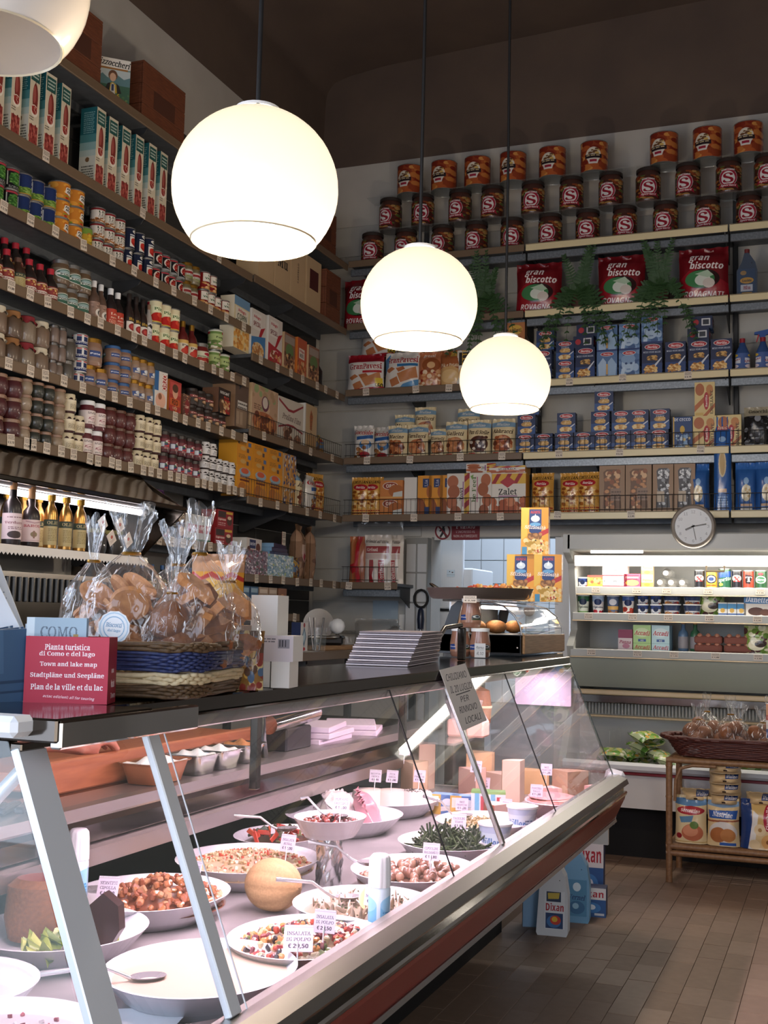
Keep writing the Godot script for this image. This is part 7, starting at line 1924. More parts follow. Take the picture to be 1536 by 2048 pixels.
func fill_counter() -> void:
	var y := 0.6
	# front row of dishes
	dish("wide white dish of pale cream sauce, nearest of the front row",Vector3(-1.18,y,-2.08),0.185,0.205,0.062)
	stuff("cream_sauce","pale beige cream sauce filling the nearest dish","sauce",mound(0.172,0.19,0.046,0.004,"d8c0aa"),mats.food_wet,Vector3(-1.18,y,-2.08))
	spoon(Vector3(-1.25,y + 0.054,-2.0),2.3,"steel spoon lying in the cream sauce",0.2,0.12)
	dish("white dish of octopus salad behind the cream sauce",Vector3(-1.09,y,-2.37),0.165,0.19,0.062)
	var cube := func(r: RandomNumberGenerator) -> MB: return MB.new().cbox(Vector3.ZERO,Vector3(r.randf_range(0.01,0.02),r.randf_range(0.008,0.016),r.randf_range(0.01,0.02)),0.003)
	var s1 := mound(0.15,0.175,0.03,0.02,"8f7a5c")
	s1.add(scatter(300,5,0.14,0.165,0.045,0.03,["d8c8a8","c9b48c","8f2a2c","b8402c","2a2024","5f7038","c98a4a","e0d4bc","6d2430"],cube),Transform3D())
	stuff("octopus_salad","chopped octopus salad with peppers, olives and potato","salad",s1,mats.food_wet,Vector3(-1.09,y,-2.37))
	dish("white dish of marinated anchovies with half a lemon",Vector3(-1.1,y,-2.72),0.17,0.185,0.058)
	var s2 := mound(0.155,0.17,0.034,0.006,"a8937a")
	s2.add(scatter(70,8,0.13,0.15,0.042,0.008,["b8a48c","9a8872","c9bca8","8a7a66"],func(r: RandomNumberGenerator) -> MB: return MB.new().ball(Vector3.ZERO,Vector3(0.006,0.002,r.randf_range(0.02,0.035)),6,4)),Transform3D())
	s2.add(scatter(120,9,0.13,0.15,0.05,0.004,["4a5a34","3d4a2c","6b7048"],func(_r: RandomNumberGenerator) -> MB: return MB.new().box(Vector3.ZERO,Vector3(0.004,0.001,0.004))),Transform3D())
	stuff("marinated_anchovies","marinated anchovy fillets with chopped herbs in oil","fish",s2,mats.food_wet,Vector3(-1.1,y,-2.72))
	var lm := thing("lemon_half","cut lemon half lying in the anchovy dish","lemon",Vector3(-1.06,y + 0.075,-2.68),0.4)
	part(lm,"peel",MB.new().lathe([Vector2(0,-0.03),Vector2(0.016,-0.027),Vector2(0.03,-0.012),Vector2(0.034,0.004)],20).done(),flat("c9962c",0.45),Vector3.ZERO).rotation.x = 0.9
	part(lm,"flesh",MB.new().lathe([Vector2(0.034,0.004),Vector2(0.03,0.005),Vector2(0,0.004)],20).done(),flat("d8c088",0.3),Vector3.ZERO).rotation.x = 0.9
	spoon(Vector3(-1.15,y + 0.06,-2.74),2.2,"steel fork-like server lying in the anchovy dish",0.18,0.3)
	dish("white dish of glossy brown baby onions",Vector3(-1.12,y,-3.14),0.172,0.2,0.06)
	var s3 := mound(0.155,0.18,0.03,0.01,"7d5a48")
	s3.add(scatter(110,12,0.145,0.17,0.04,0.02,["8f6450","a07660","7d5440","b08a72"],func(r: RandomNumberGenerator) -> MB: return MB.new().ball(Vector3.ZERO,Vector3(r.randf_range(0.011,0.016),r.randf_range(0.008,0.011),r.randf_range(0.011,0.016)),9,6)),Transform3D())
	stuff("baby_onions","glossy brown baby onions in vinegar","onions",s3,mats.food_wet,Vector3(-1.12,y,-3.14))
	spoon(Vector3(-1.24,y + 0.07,-3.1),2.0,"dark serving spoon at the edge of the onion dish",0.17,0.35)
	dish("white dish of green beans",Vector3(-1.15,y,-3.58),0.17,0.19,0.06)
	var s4 := mound(0.14,0.16,0.03,0.02,"28301f")
	s4.add(scatter(190,14,0.12,0.14,0.045,0.035,["2f3d24","3a4a2c","26321d","4a5a38"],func(r: RandomNumberGenerator) -> MB:
		var l := r.randf_range(0.03,0.055)
		return MB.new().tube([Vector3(-l,0,0),Vector3(0,0.004,0.004),Vector3(l,0,0)],0.0032,5)),Transform3D())
	stuff("green_beans","heap of cooked green beans","beans",s4,mats.food,Vector3(-1.15,y,-3.58))
	dish("white dish of grain salad behind the green beans",Vector3(-1.17,y,-4.0),0.17,0.19,0.058)
	var grain := func(r: RandomNumberGenerator) -> MB: return MB.new().box(Vector3.ZERO,Vector3(r.randf_range(0.005,0.009),0.005,r.randf_range(0.005,0.009)))
	var s5 := mound(0.15,0.17,0.03,0.012,"b8a884")
	s5.add(scatter(260,16,0.14,0.16,0.042,0.012,["c9bc9a","a8946a","5a5a34","c9b48c","8a7a50"],grain),Transform3D())
	stuff("grain_salad","pale grain salad with herbs","salad",s5,mats.food,Vector3(-1.17,y,-4.0))
	spoon(Vector3(-1.24,y + 0.07,-3.98),2.4,"dark openwork server resting in the grain salad",0.16,0.5)
	# rear row
	dish("white dish of cured beef and lettuce, at the left end",Vector3(-1.6,y,-2.2),0.185,0.2,0.062)
	var bm := thing("cured_meat","big brown piece of cured beef standing in the left dish","meat",Vector3(-1.67,y + 0.02,-2.23),0.5)
	part(bm,"crust",MB.new().lathe([Vector2(0,0),Vector2(0.075,0.004),Vector2(0.085,0.05),Vector2(0.08,0.12),Vector2(0.06,0.135)],18,Rect2(0,0,1,1),1,Vector3.ZERO,1.0,0.75).done(),mats.bread_dark)
	part(bm,"cut_face",MB.new().lathe([Vector2(0.06,0.135),Vector2(0,0.137)],18,Rect2(0,0,1,1),1,Vector3.ZERO,1.0,0.75).done(),flat("7a3026",0.4))
	solo("cured_meat","dark upright slice of cured meat leaning on the lettuce","meat",MB.new().prism(PackedVector2Array([Vector2(-0.06,0),Vector2(0.03,0),Vector2(0.06,0.05),Vector2(0.055,0.1),Vector2(0.02,0.125),Vector2(-0.03,0.08)]),-0.016,0.016).done(),flat("2c1613",0.35),Vector3(-1.49,y + 0.03,-2.17),0.2)
	var lt := MB.new()
	var rl := RandomNumberGenerator.new()
	rl.seed = 9
	for k in 7:
		var a := rl.randf() * TAU
		var lf := MB.new()
		lf.tint = Color(["9aa84a","b8c06a","7d8f38","d0d8a0"][k % 4]).srgb_to_linear()
		var ph := rl.randf() * 6
		lf.sheet(26,8,func(u: float,v: float) -> Vector3:
			var th := (u - 0.5) * 3.2
			var rr := 0.015 + 0.055 * v
			return Vector3(sin(th) * rr,0.006 + 0.03 * v * (1.0 - v * 0.4) + 0.016 * v * v * sin(u * 34 + ph) + 0.008 * v * sin(u * 71),cos(th) * rr))
		lt.add(lf,Transform3D(Basis(Vector3.UP,a),Vector3(sin(a) * 0.04,0.0,cos(a) * 0.04)))
	stuff("lettuce_leaves","pale green lettuce leaves under the cured meat","lettuce",lt,tinted("leafy",0.4),Vector3(-1.52,y + 0.025,-2.14))
	dish("white dish of diced meat salad",Vector3(-1.6,y,-2.56),0.19,0.21,0.064)
	var s6 := mound(0.15,0.16,0.035,0.03,"8a5238")
	s6.add(scatter(230,21,0.145,0.155,0.045,0.055,["a8683f","b87a4c","8f5030","c08a60","9b5a3c"],cube),Transform3D())
	stuff("diced_meat","heap of browned diced meat","meat",s6,mats.food_wet,Vector3(-1.57,y,-2.57))
	spoon(Vector3(-1.72,y + 0.07,-2.5),2.2,"dark serving spoon beside the diced meat",0.16,0.3)
	solo("melon","netted orange melon beside the diced meat","melon",melon_mesh(),mats.melon,Vector3(-1.36,y,-2.75))
	dish("white dish of finely chopped rice salad",Vector3(-1.58,y,-3.03),0.2,0.22,0.064)
	var s7 := mound(0.185,0.2,0.035,0.035,"c9b494")
	s7.add(scatter(650,23,0.18,0.195,0.042,0.036,["d8c8a4","e0d4b8","c9a87c","b8503c","d8bc94","8f7a4a","d89a80"],grain),Transform3D())
	stuff("rice_salad","cream and red finely chopped rice salad","salad",s7,mats.food,Vector3(-1.58,y,-3.03))
	dish("white dish of grilled red and green peppers",Vector3(-1.67,y,-3.42),0.14,0.18,0.06)
	var s8 := mound(0.12,0.15,0.03,0.02,"4a3a22")
	s8.add(scatter(40,25,0.1,0.13,0.05,0.03,["a8281c","b83a22","c9502c","3a4224","2c341c","5a5a30"],func(r: RandomNumberGenerator) -> MB: return MB.new().cbox(Vector3.ZERO,Vector3(r.randf_range(0.025,0.045),0.005,r.randf_range(0.012,0.02)),0.002)),Transform3D())
	stuff("grilled_peppers","grilled red and green pepper strips","peppers",s8,mats.food_wet,Vector3(-1.67,y,-3.42))
	spoon(Vector3(-1.62,y + 0.09,-3.36),2.4,"big steel spoon resting on the peppers",0.18,0.3)
	var pd := solo("foil_pedestal","foil-wrapped pedestal holding up the small dish","pedestal",MB.new().sheet(28,10,func(u: float,v: float) -> Vector3:
		var a := TAU * u
		var rr := 0.036 + 0.0025 * sin(a * 5 + v * 9) + 0.002 * sin(a * 11 - v * 17)
		return Vector3(sin(a) * rr,v * 0.13,cos(a) * rr),Rect2(0,0,1,1),true).done(),mats.foil,Vector3(-1.36,y,-3.1))
	pd.set_meta("label","foil-wrapped pedestal holding up the small dish")
	dish("small white dish of dark olives on the foil pedestal",Vector3(-1.36,y + 0.13,-3.1),0.1,0.115,0.056)
	var s9 := mound(0.08,0.095,0.03,0.012,"4a2018")
	s9.add(scatter(70,27,0.078,0.09,0.036,0.018,["5a1f24","8a3a34","6d2a1c","a85a48","4a2a18"],func(r: RandomNumberGenerator) -> MB: return MB.new().ball(Vector3.ZERO,Vector3(0.008,0.007,r.randf_range(0.008,0.011)),8,5)),Transform3D())
	stuff("olives","dark red olives in the small raised dish","olives",s9,mats.food_wet,Vector3(-1.36,y + 0.13,-3.1))
	spoon(Vector3(-1.35,y + 0.185,-3.12),1.6,"steel spoon lying on the olives",0.11,0.4)
	dish("white dish of wrapped fresh cheeses",Vector3(-1.64,y,-3.86),0.205,0.22,0.062)
	for k in 5:
		var pk := solo("cheese_packet",["leftmost white wrapped fresh cheese","white wrapped fresh cheese with red and green print","white wrapped fresh cheese in the middle of the dish","white wrapped fresh cheese near the pink one","pink printed fresh cheese wrapper sticking up"][k],"cheese",pouch_mesh(0.1,0.13,0.07,uv("pastry_pink" if k == 4 else "milk_spray"),k).done(),flat("d8d0d0",0.25) if k < 4 else flat("c98a94",0.3),Vector3(-1.74 + k * 0.05,y + 0.04,-3.88 + 0.03 * (k % 2)),0.5 * k,"wrapped fresh cheeses")
		pk.rotation.x = -0.9 if k < 4 else -0.5
		pk.rotation.z = 0.3 * (k - 2)
	dish("white dish of ricotta and herbed fresh cheese",Vector3(-1.63,y,-4.28),0.19,0.21,0.06)
	for k in 3:
		var hc := MB.new().lathe([Vector2(0,0),Vector2(0.07,0),Vector2(0.072,0.01),Vector2(0.062,0.062),Vector2(0.055,0.068),Vector2(0,0.07)],24)
		solo("fresh_cheese",["big white ricotta in the far dish","small white fresh cheese in the far dish","fresh cheese speckled with dark herbs"][k],"cheese",hc.done(),flat("d8cfc6",0.6),Vector3(-1.71 + k * 0.085,y + 0.02,-4.26 - 0.03 * k),0.0)
	part(get_node("fresh_cheese_002"),"herbs",scatter(60,31,0.05,0.05,0.066,0.004,["2a2a20","3a3a28"],func(_r: RandomNumberGenerator) -> MB: return MB.new().box(Vector3.ZERO,Vector3(0.006,0.003,0.005))).done(true),mats.food)
	# packed goods and cheeses at the far end
	for k in 4:
		put_one("B",["cheese_pack","cheese_pack","milk_pack","milk_pack"][k],[-1.44,-1.36,-1.3,-1.24][k],y,-4.36,["yellow and blue cheese pack beside the ricotta dish","blue and white cheese pack","little white carton with red and blue stripes","second little striped carton"][k],"small packs in the counter",0.1 * k)
	for k in 4:
		put_one("B","yog_tub",[-1.02,-1.02,-1.03,-1.1][k],y + [0.0,0.06,0.0,0.0][k],[-3.55,-3.55,-3.92,-3.98][k] + 0.0,["blue and white yogurt tub by the rail, lower of two","blue and white yogurt tub by the rail, upper of two","blue yogurt tub by the thin post, nearer one","blue yogurt tub by the thin post, farther one"][k],"blue yogurt tubs",0.3)
	put_one("B","yog_tub",-1.03,y + 0.06,-3.92,"blue yogurt tub standing on another by the thin post","blue yogurt tubs",0.2)
	var cz := [["pale cheese block with orange rind standing near the ricotta",-1.66,-4.62,0.13,0.15,0.9,"d3a878","b8783c",0.3],["tall pink-white cheese wedge by the tray",-1.72,-4.86,0.15,0.2,0.7,"d8b494","c08a50",0.2],["long thin cheese slice leaning forward",-1.5,-4.55,0.16,0.04,0.35,"d8b090","b8743c",-0.6],["holey yellow cheese wedge under the notice",-1.55,-5.0,0.16,0.16,0.8,"d0a05c","b07a38",-0.2],["pink-rinded cheese wedge with white tag",-1.43,-4.75,0.15,0.12,0.8,"d8a890","b04a34",0.4],["tall column of pale hard cheese",-1.25,-4.78,0.075,0.17,1.6,"c9a888","b8946c",0.8],["flat pale cheese wedge behind the tall column",-1.36,-4.98,0.16,0.08,0.9,"d0ac90","b8845a",0.5],["wrapped brown cheese block at the far end",-1.1,-5.0,0.12,0.11,1.4,"a8744c","8a5a38",0.1],["orange-skinned cheese ball half",-1.3,-5.03,0.11,0.1,2.4,"c08a3c","a83a20",0.0],["pinkish cheese wedge lying by the rail",-1.14,-4.35,0.13,0.07,0.9,"d0a08c","a8604a",2.2],["broken pink cheese chunk near the far rail",-1.06,-4.72,0.09,0.08,1.0,"c98a84","b0706a",1.2],["second broken pink cheese chunk near the far rail",-1.0,-4.86,0.09,0.08,0.9,"c98a84","b0706a",-0.9]]
	for c in cz:
		wedge(c[0],Vector3(c[1],y,c[2]),c[8],c[3],c[4],c[5],"#" + Color(c[6]).lerp(Color("e6d8d0"),0.4).to_html(false),c[7])
	for k in 2:
		var sm := thing("wrapped_cheese",["pale wrapped cheese pair on the glass shelf, left one","pale wrapped cheese pair on the glass shelf, right one"][k],"cheese",Vector3(-1.5 + k * 0.085,0.865,-4.72))
		part(sm,"cheese",MB.new().cbox(Vector3(0,0.035,0),Vector3(0.075,0.07,0.09),0.008).done(),flat("d0a898",0.4))
		part(sm,"wrapper",MB.new().lathe([Vector2(0.045,0.068),Vector2(0.03,0.09),Vector2(0.012,0.12),Vector2(0.02,0.15)],10).done(),mats.bag_clear)
	var ham := thing("wrapped_ham","clear-wrapped ham slices in a pink tray by the rail","ham",Vector3(-1.05,y,-4.52),0.2)
	part(ham,"tray",MB.new().lathe([Vector2(0,0),Vector2(0.6,0),Vector2(0.95,0.06),Vector2(1.0,0.062),Vector2(0.97,0.066),Vector2(0.6,0.012),Vector2(0,0.012)],28,Rect2(0,0,1,1),1,Vector3.ZERO,0.11,0.14).done(),flat("c9a8ac",0.3))
	for k in 6:
		part(ham,"slice",MB.new().ball(Vector3(0.02 * sin(k * 2.0),0.05 + k * 0.005,0.02 * cos(k * 2.0)),Vector3(0.09,0.006,0.11),16,5).done(),flat(["c98078","d89a90","c08a8c"][k % 3],0.35))
	var sal := thing("salami","brown netted salami standing behind the cheeses","salami",Vector3(-1.5,0.887,-5.02))
	part(sal,"body",MB.new().lathe([Vector2(0,0),Vector2(0.05,0.01),Vector2(0.055,0.08),Vector2(0.045,0.15),Vector2(0,0.17)],16).done(),mats.bread_dark)
	part(sal,"string",MB.new().lathe([Vector2(0.056,0.075),Vector2(0.057,0.08),Vector2(0.056,0.085)],16).done(),mats.wicker_cream)
	var tg := [[1,-1.02,y + 0.06,-2.3,"price card in the octopus salad",0.1],[0,-1.03,y + 0.05,-2.6,"price card in the anchovy dish",0.0],[2,-1.06,y + 0.06,-3.1,"price card in the baby onion dish",0.1],[3,-1.44,y + 0.07,-2.98,"price card at the edge of the rice salad",-0.1],[4,-1.47,y + 0.08,-2.52,"price card in the diced meat",-0.3],[8,-1.14,y + 0.06,-3.6,"price card in the green beans",0.1],[11,-1.31,y + 0.18,-3.05,"price card in the raised olive dish",0.1],[9,-1.68,y + 0.09,-4.24,"price card on the big ricotta",0.1],[5,-1.62,y + 0.09,-4.26,"price card on the small fresh cheese",0.0],[6,-1.53,y + 0.09,-4.32,"price card on the herbed cheese",0.0],[7,-1.68,y + 0.16,-4.56,"price card on the orange-rinded cheese block",0.0],[7,-1.4,y + 0.1,-4.64,"price card on the pink-rinded wedge",0.0],[6,-1.35,y + 0.0,-4.3,"price card beside the striped cartons",0.1],[5,-1.18,y + 0.01,-4.3,"price card before the tall cheese column",0.1],[7,-1.1,y + 0.05,-4.45,"price card on the wrapped ham",0.1],[6,-1.16,y + 0.08,-4.86,"price card near the far end of the counter",0.1],[5,-1.44,y + 0.0,-4.9,"price card beneath the wrapped cheese pair",0.0]]
	for k in tg:
		food_tag(k[0],Vector3(k[1],k[2],k[3]),"small white " + k[4],k[5])
	food_tag(4,Vector3(-1.6,y + 0.06,-2.36),"narrow price card leaning at the left cured beef dish",0.3,-0.5,0.05)
	food_tag(1,Vector3(-1.03,y + 0.05,-2.2),"price card stuck between cream sauce and octopus salad",0.4,-0.8,0.06)
	whip(Vector3(-1.0,y,-2.57),"white and blue whipped cream can against the front glass")
	whip(Vector3(-1.72,y + 0.02,-2.42),"whipped cream can standing behind the cured beef")
	solo("wax_paper","printed white deli paper lying at the near end of the deck","paper",MB.new().sheet(12,8,func(u: float,v: float) -> Vector3: return Vector3((u - 0.5) * 0.5,0.004 + 0.012 * absf(sin(u * 5 + v * 3)),(0.5 - v) * 0.4),uv("deli_paper")).done(),mats["printed_paper"],Vector3(-1.34,y + 0.002,-1.72),0.2)
	dish("white dish cut off at the lower left corner",Vector3(-1.28,y + 0.02,-1.63),0.17,0.15,0.05)
	var s10 := mound(0.14,0.12,0.03,0.01,"d0c8c8")
	s10.add(scatter(60,41,0.12,0.1,0.036,0.006,["8a2a3a","b85a64","d0b8b8"],grain),Transform3D())
	stuff("berry_salad","pale salad with red bits in the corner dish","salad",s10,mats.food,Vector3(-1.28,y + 0.02,-1.63))
	dish("white dish at the left border beside the deli paper",Vector3(-1.56,y,-1.8),0.17,0.17,0.06)
	var kn0 := thing("deck_knife","long dark knife lying on the deli paper","knife",Vector3(-1.12,y + 0.03,-1.8),0.9)
	part(kn0,"blade",MB.new().cbox(Vector3(0.12,0,0),Vector3(0.2,0.003,0.025),0.001).done(),mats.steel)
	part(kn0,"handle",MB.new().cbox(Vector3(-0.04,0,0),Vector3(0.12,0.014,0.022),0.004).done(),mats.black_plastic)
	# the work surface behind the glass
	y = 0.883
	var cb := thing("chopping_board","long reddish wooden chopping board with raised front edge","board",Vector3(-2.03,y + 0.003,-3.1))
	part(cb,"board",MB.new().cbox(Vector3(0,0.03,0),Vector3(0.3,0.045,1.3),0.005).done(),mats.wood_board)
	part(cb,"front_edge",MB.new().cbox(Vector3(0.165,0.042,0.0),Vector3(0.035,0.085,1.3),0.005).done(),mats.wood_board)
	for k in 3:
		var kn := thing("carving_knife","steel carving knife on the work surface, %s from the board" % ORD[k],"knife",Vector3(-1.83 + 0.03 * k,y + 0.006 + 0.004 * k,-2.28 - 0.01 * k),0.25 + 0.1 * k,"steel carving knives")
		part(kn,"blade",MB.new().prism(PackedVector2Array([Vector2(-0.016,0),Vector2(0.012,0),Vector2(0.004,0.24),Vector2(-0.012,0.2)]),-0.001,0.001).done(),mats.steel,Vector3.ZERO).rotation.x = -PI / 2
		part(kn,"handle",MB.new().cbox(Vector3(-0.002,0.004,0.06),Vector3(0.024,0.016,0.12),0.005).done(),mats.black_plastic)
	var tr := [[-1.68,-2.82,0.2,"tan","copper-coloured tray with crumpled white lid"],[-1.68,-3.02,0.13,"foil","first foil tray of the row behind the copper one"],[-1.68,-3.16,0.14,"foil","larger foil tray lined with white paper"],[-1.69,-3.33,0.13,"foil","foil tray with a browned pie"]]
	for k in 4:
		var ft := thing("foil_tray",tr[k][4],"tray",Vector3(tr[k][0] - 0.085,y + 0.003,tr[k][1]),0,"foil trays on the ledge")
		var w: float = tr[k][2] / 2
		part(ft,"tray",MB.new().sheet(64,5,func(u: float,v: float) -> Vector3:
			var th := TAU * u
			var c := Vector2(signf(cos(th)) * pow(absf(cos(th)),0.35),signf(sin(th)) * pow(absf(sin(th)),0.35))
			var q: float = [0.0,0.76,0.95,1.05,1.07,0.93][roundi(v * 5)] * (1.0 + (0.015 * sin(th * 32) if v > 0.3 else 0.0))
			return Vector3(c.x * 0.062 * q,[0.002,0.002,0.055,0.056,0.06,0.055][roundi(v * 5)],c.y * w * q),Rect2(0,0,1,1),true).done(),flat("8f5636",0.35) if k == 0 else mats.foil)
		part(ft,"contents",MB.new().sheet(10,10,func(u: float,v: float) -> Vector3: return Vector3((u - 0.5) * 0.112,0.052 + 0.016 * sin(u * PI) * sin(v * PI) + 0.006 * sin(u * 13 + v * 9 + k),(0.5 - v) * w * 1.8)).done(),mats.white_paper if k < 3 else mats.bread)
	var sl := thing("meat_press","black-handled press with bright steel cylinder","press",Vector3(-1.85,y,-3.55))
	part(sl,"cylinder",MB.new().tube([Vector3(0.06,0.1,0.0),Vector3(0.06,0.12,-0.36)],0.032,18).done(),mats.steel_mirror)
	part(sl,"handle",MB.new().tube([Vector3(0.09,0.0,0.08),Vector3(0.085,0.07,0.09),Vector3(0.06,0.13,0.05),Vector3(0.05,0.16,-0.06),Vector3(0.05,0.165,-0.3)],0.012,8).done(),mats.black_plastic)
	part(sl,"foot",MB.new().cbox(Vector3(0.03,0.04,-0.2),Vector3(0.1,0.08,0.2),0.006).done(),mats.black_plastic)
	for k in 5:
		solo("paper_pad",["pad of deli paper on the ledge, lowest sheet bundle","deli paper bundle lying askew on the pad","pale deli paper sheet curling up","white paper pile nearer the cheeses","pink-tinted paper pile on the ledge"][k],"paper",MB.new().cbox(Vector3.ZERO,Vector3(0.2,0.02,0.3),0.003).done(),flat("cfc0cf",0.85),Vector3(-1.86 + 0.02 * (k % 2),y + 0.012 + 0.021 * (k if k < 3 else k - 3),-4.05 if k < 3 else -4.42),0.1 * k)

func melon_mesh() -> Mesh:
	return MB.new().sheet(60,20,func(u: float,v: float) -> Vector3:
		var a := TAU * u
		var b := PI * v - PI / 2
		var rr := 0.066 * (1.0 - 0.045 * pow(absf(cos(a * 5)),8))
		return Vector3(sin(b) * 0.075,rr * cos(b) * sin(a) + 0.066,rr * cos(b) * cos(a)),Rect2(0,0,1,1),true).done()

func whip(at: Vector3,label: String) -> void:
	var t := thing("whipped_cream_can",label,"can",at,0.3,"whipped cream cans")
	part(t,"can",MB.new().lathe([Vector2(0,0),Vector2(0.025,0.002),Vector2(0.026,0.13),Vector2(0.024,0.135)],20,uv("milk_spray"),2).done(),foil_mat)
	part(t,"cap",MB.new().sheet(40,5,func(u: float,v: float) -> Vector3:
		var a := TAU * u
		var rr: float = [0.0255,0.0255,0.0245,0.023,0.017,0.0][roundi(v * 5)] * (1.0 + 0.04 * sin(a * 12))
		return Vector3(sin(a) * rr,[0.135,0.15,0.185,0.2,0.207,0.208][roundi(v * 5)],cos(a) * rr),Rect2(0,0,1,1),true).done(),mats.white_plastic)

# rings of withies woven round a rounded rectangle
func weave(w: float,d: float,h0: float,h1: float,rings: int,flare: float,thick: float,sq := 0.4) -> Mesh:
	var m := MB.new()
	for k in rings:
		var f := (k + 0.5) / rings
		var y := lerpf(h0,h1,f)
		var g := 1.0 + flare * y
		var pts := []
		for i in 120:
			var a := TAU * i / 120.0
			var c := Vector2(signf(cos(a)) * pow(absf(cos(a)),sq),signf(sin(a)) * pow(absf(sin(a)),sq))
			var o := 1.0 + 0.022 * sin(a * 30 + PI * k)
			pts.append(Vector3(c.x * w / 2 * g * o,y + 0.0015 * sin(a * 9 + k),c.y * d / 2 * g * o))
		m.tube(pts,thick,5,true)
	return m.done()

func cello(label: String,at: Vector3,r: float,h: float,sd: int,what: String,n: int,lean := 0.0,group := "cellophane biscuit bags in the basket") -> Node3D:
	var t := thing("cellophane_bag",label,"bag",at,sd * 1.3,group)
	t.rotation.x = lean
	var rr := RandomNumberGenerator.new()
	rr.seed = sd
	for k in n:
		var a := rr.randf() * TAU
		var q := r * 0.55 * sqrt(rr.randf())
		var y := 0.02 + (k / float(n)) * h * 0.46
		var b := Basis.from_euler(Vector3(rr.randf_range(-1,1),rr.randf() * 6,rr.randf_range(-1,1)))
		var m := MB.new()
		match what:
			"cookie":
				m.add(MB.new().lathe([Vector2(0,-0.006),Vector2(0.034,-0.006),Vector2(0.038,0),Vector2(0.034,0.006),Vector2(0,0.008)],16),Transform3D(b,Vector3.ZERO))
			"slice":
				m.add(MB.new().prism(PackedVector2Array([Vector2(-0.04,-0.012),Vector2(-0.02,0.016),Vector2(0.02,0.018),Vector2(0.042,-0.01),Vector2(0.03,-0.018),Vector2(-0.03,-0.018)]),-0.008,0.008),Transform3D(b,Vector3.ZERO))
			_:
				m.add(MB.new().ball(Vector3.ZERO,Vector3(0.045,0.034,0.04),12,8),Transform3D(b,Vector3.ZERO))
		part(t,{"cookie": "biscuit","slice": "almond_slice"}.get(what,"bun"),m.done(),mats.bread if (k % 3 or what == "cookie") and what != "bun" else mats.bread_dark,Vector3(sin(a) * q,y,cos(a) * q))
	var nz := FastNoiseLite.new()
	nz.seed = sd
	nz.frequency = 1.1
	nz.fractal_octaves = 3
	var pr := [0.6,0.98,1.02,0.98,0.86,0.55,0.2,0.16,0.3,0.45,0.56]
	var hh := [0.0,0.03,0.2,0.38,0.5,0.6,0.68,0.71,0.8,0.9,1.0]
	var film := func(u: float,v: float) -> Vector3:
		var a := TAU * u
		var s := v * 10.0
		var i := mini(int(s),9)
		var ra: float = lerpf(pr[i],pr[i + 1],s - i)
		var y: float = lerpf(hh[i],hh[i + 1],s - i)
		var fold := 0.16 * smoothstep(0.4,1.0,y) * sin(a * 6 + sd)
		var c := 1.02 + fold + 0.14 * nz.get_noise_3d(sin(a),y * 1.6,cos(a)) - 0.3 * absf(nz.get_noise_3d(sin(a) * 2.0 + 5.0,y * 3.4,cos(a) * 2.0)) * (0.5 + y)
		return Vector3(sin(a) * ra * r * c,y * h + 0.01 * sin(a * 3 + sd) * y,cos(a) * ra * r * c * (1.0 if y < 0.7 else 0.5))
	part(t,"wrapper",MB.new().sheet(72,54,film,Rect2(0,0,1,1),true).done(),mats.cellophane)
	var cr := MB.new()  # bright glints on the folded film, painted as thin white strips
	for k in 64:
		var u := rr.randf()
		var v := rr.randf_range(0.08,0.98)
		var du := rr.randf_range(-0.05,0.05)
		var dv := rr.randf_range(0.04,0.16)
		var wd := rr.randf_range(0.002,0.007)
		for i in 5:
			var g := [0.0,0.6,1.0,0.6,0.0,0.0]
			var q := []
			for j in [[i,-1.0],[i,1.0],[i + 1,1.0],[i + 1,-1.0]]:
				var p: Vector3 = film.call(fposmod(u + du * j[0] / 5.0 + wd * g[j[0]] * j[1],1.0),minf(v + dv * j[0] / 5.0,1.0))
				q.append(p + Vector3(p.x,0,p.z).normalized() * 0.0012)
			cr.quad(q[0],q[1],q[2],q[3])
	part(t,"painted_glints",cr.done(),mats.crease).set_meta("kind","stuff")
	part(t,"tie",MB.new().lathe([Vector2(r * 0.2,h * 0.685),Vector2(r * 0.22,h * 0.695),Vector2(r * 0.2,h * 0.705)],14).done(),mats.gold_lid)
	return t

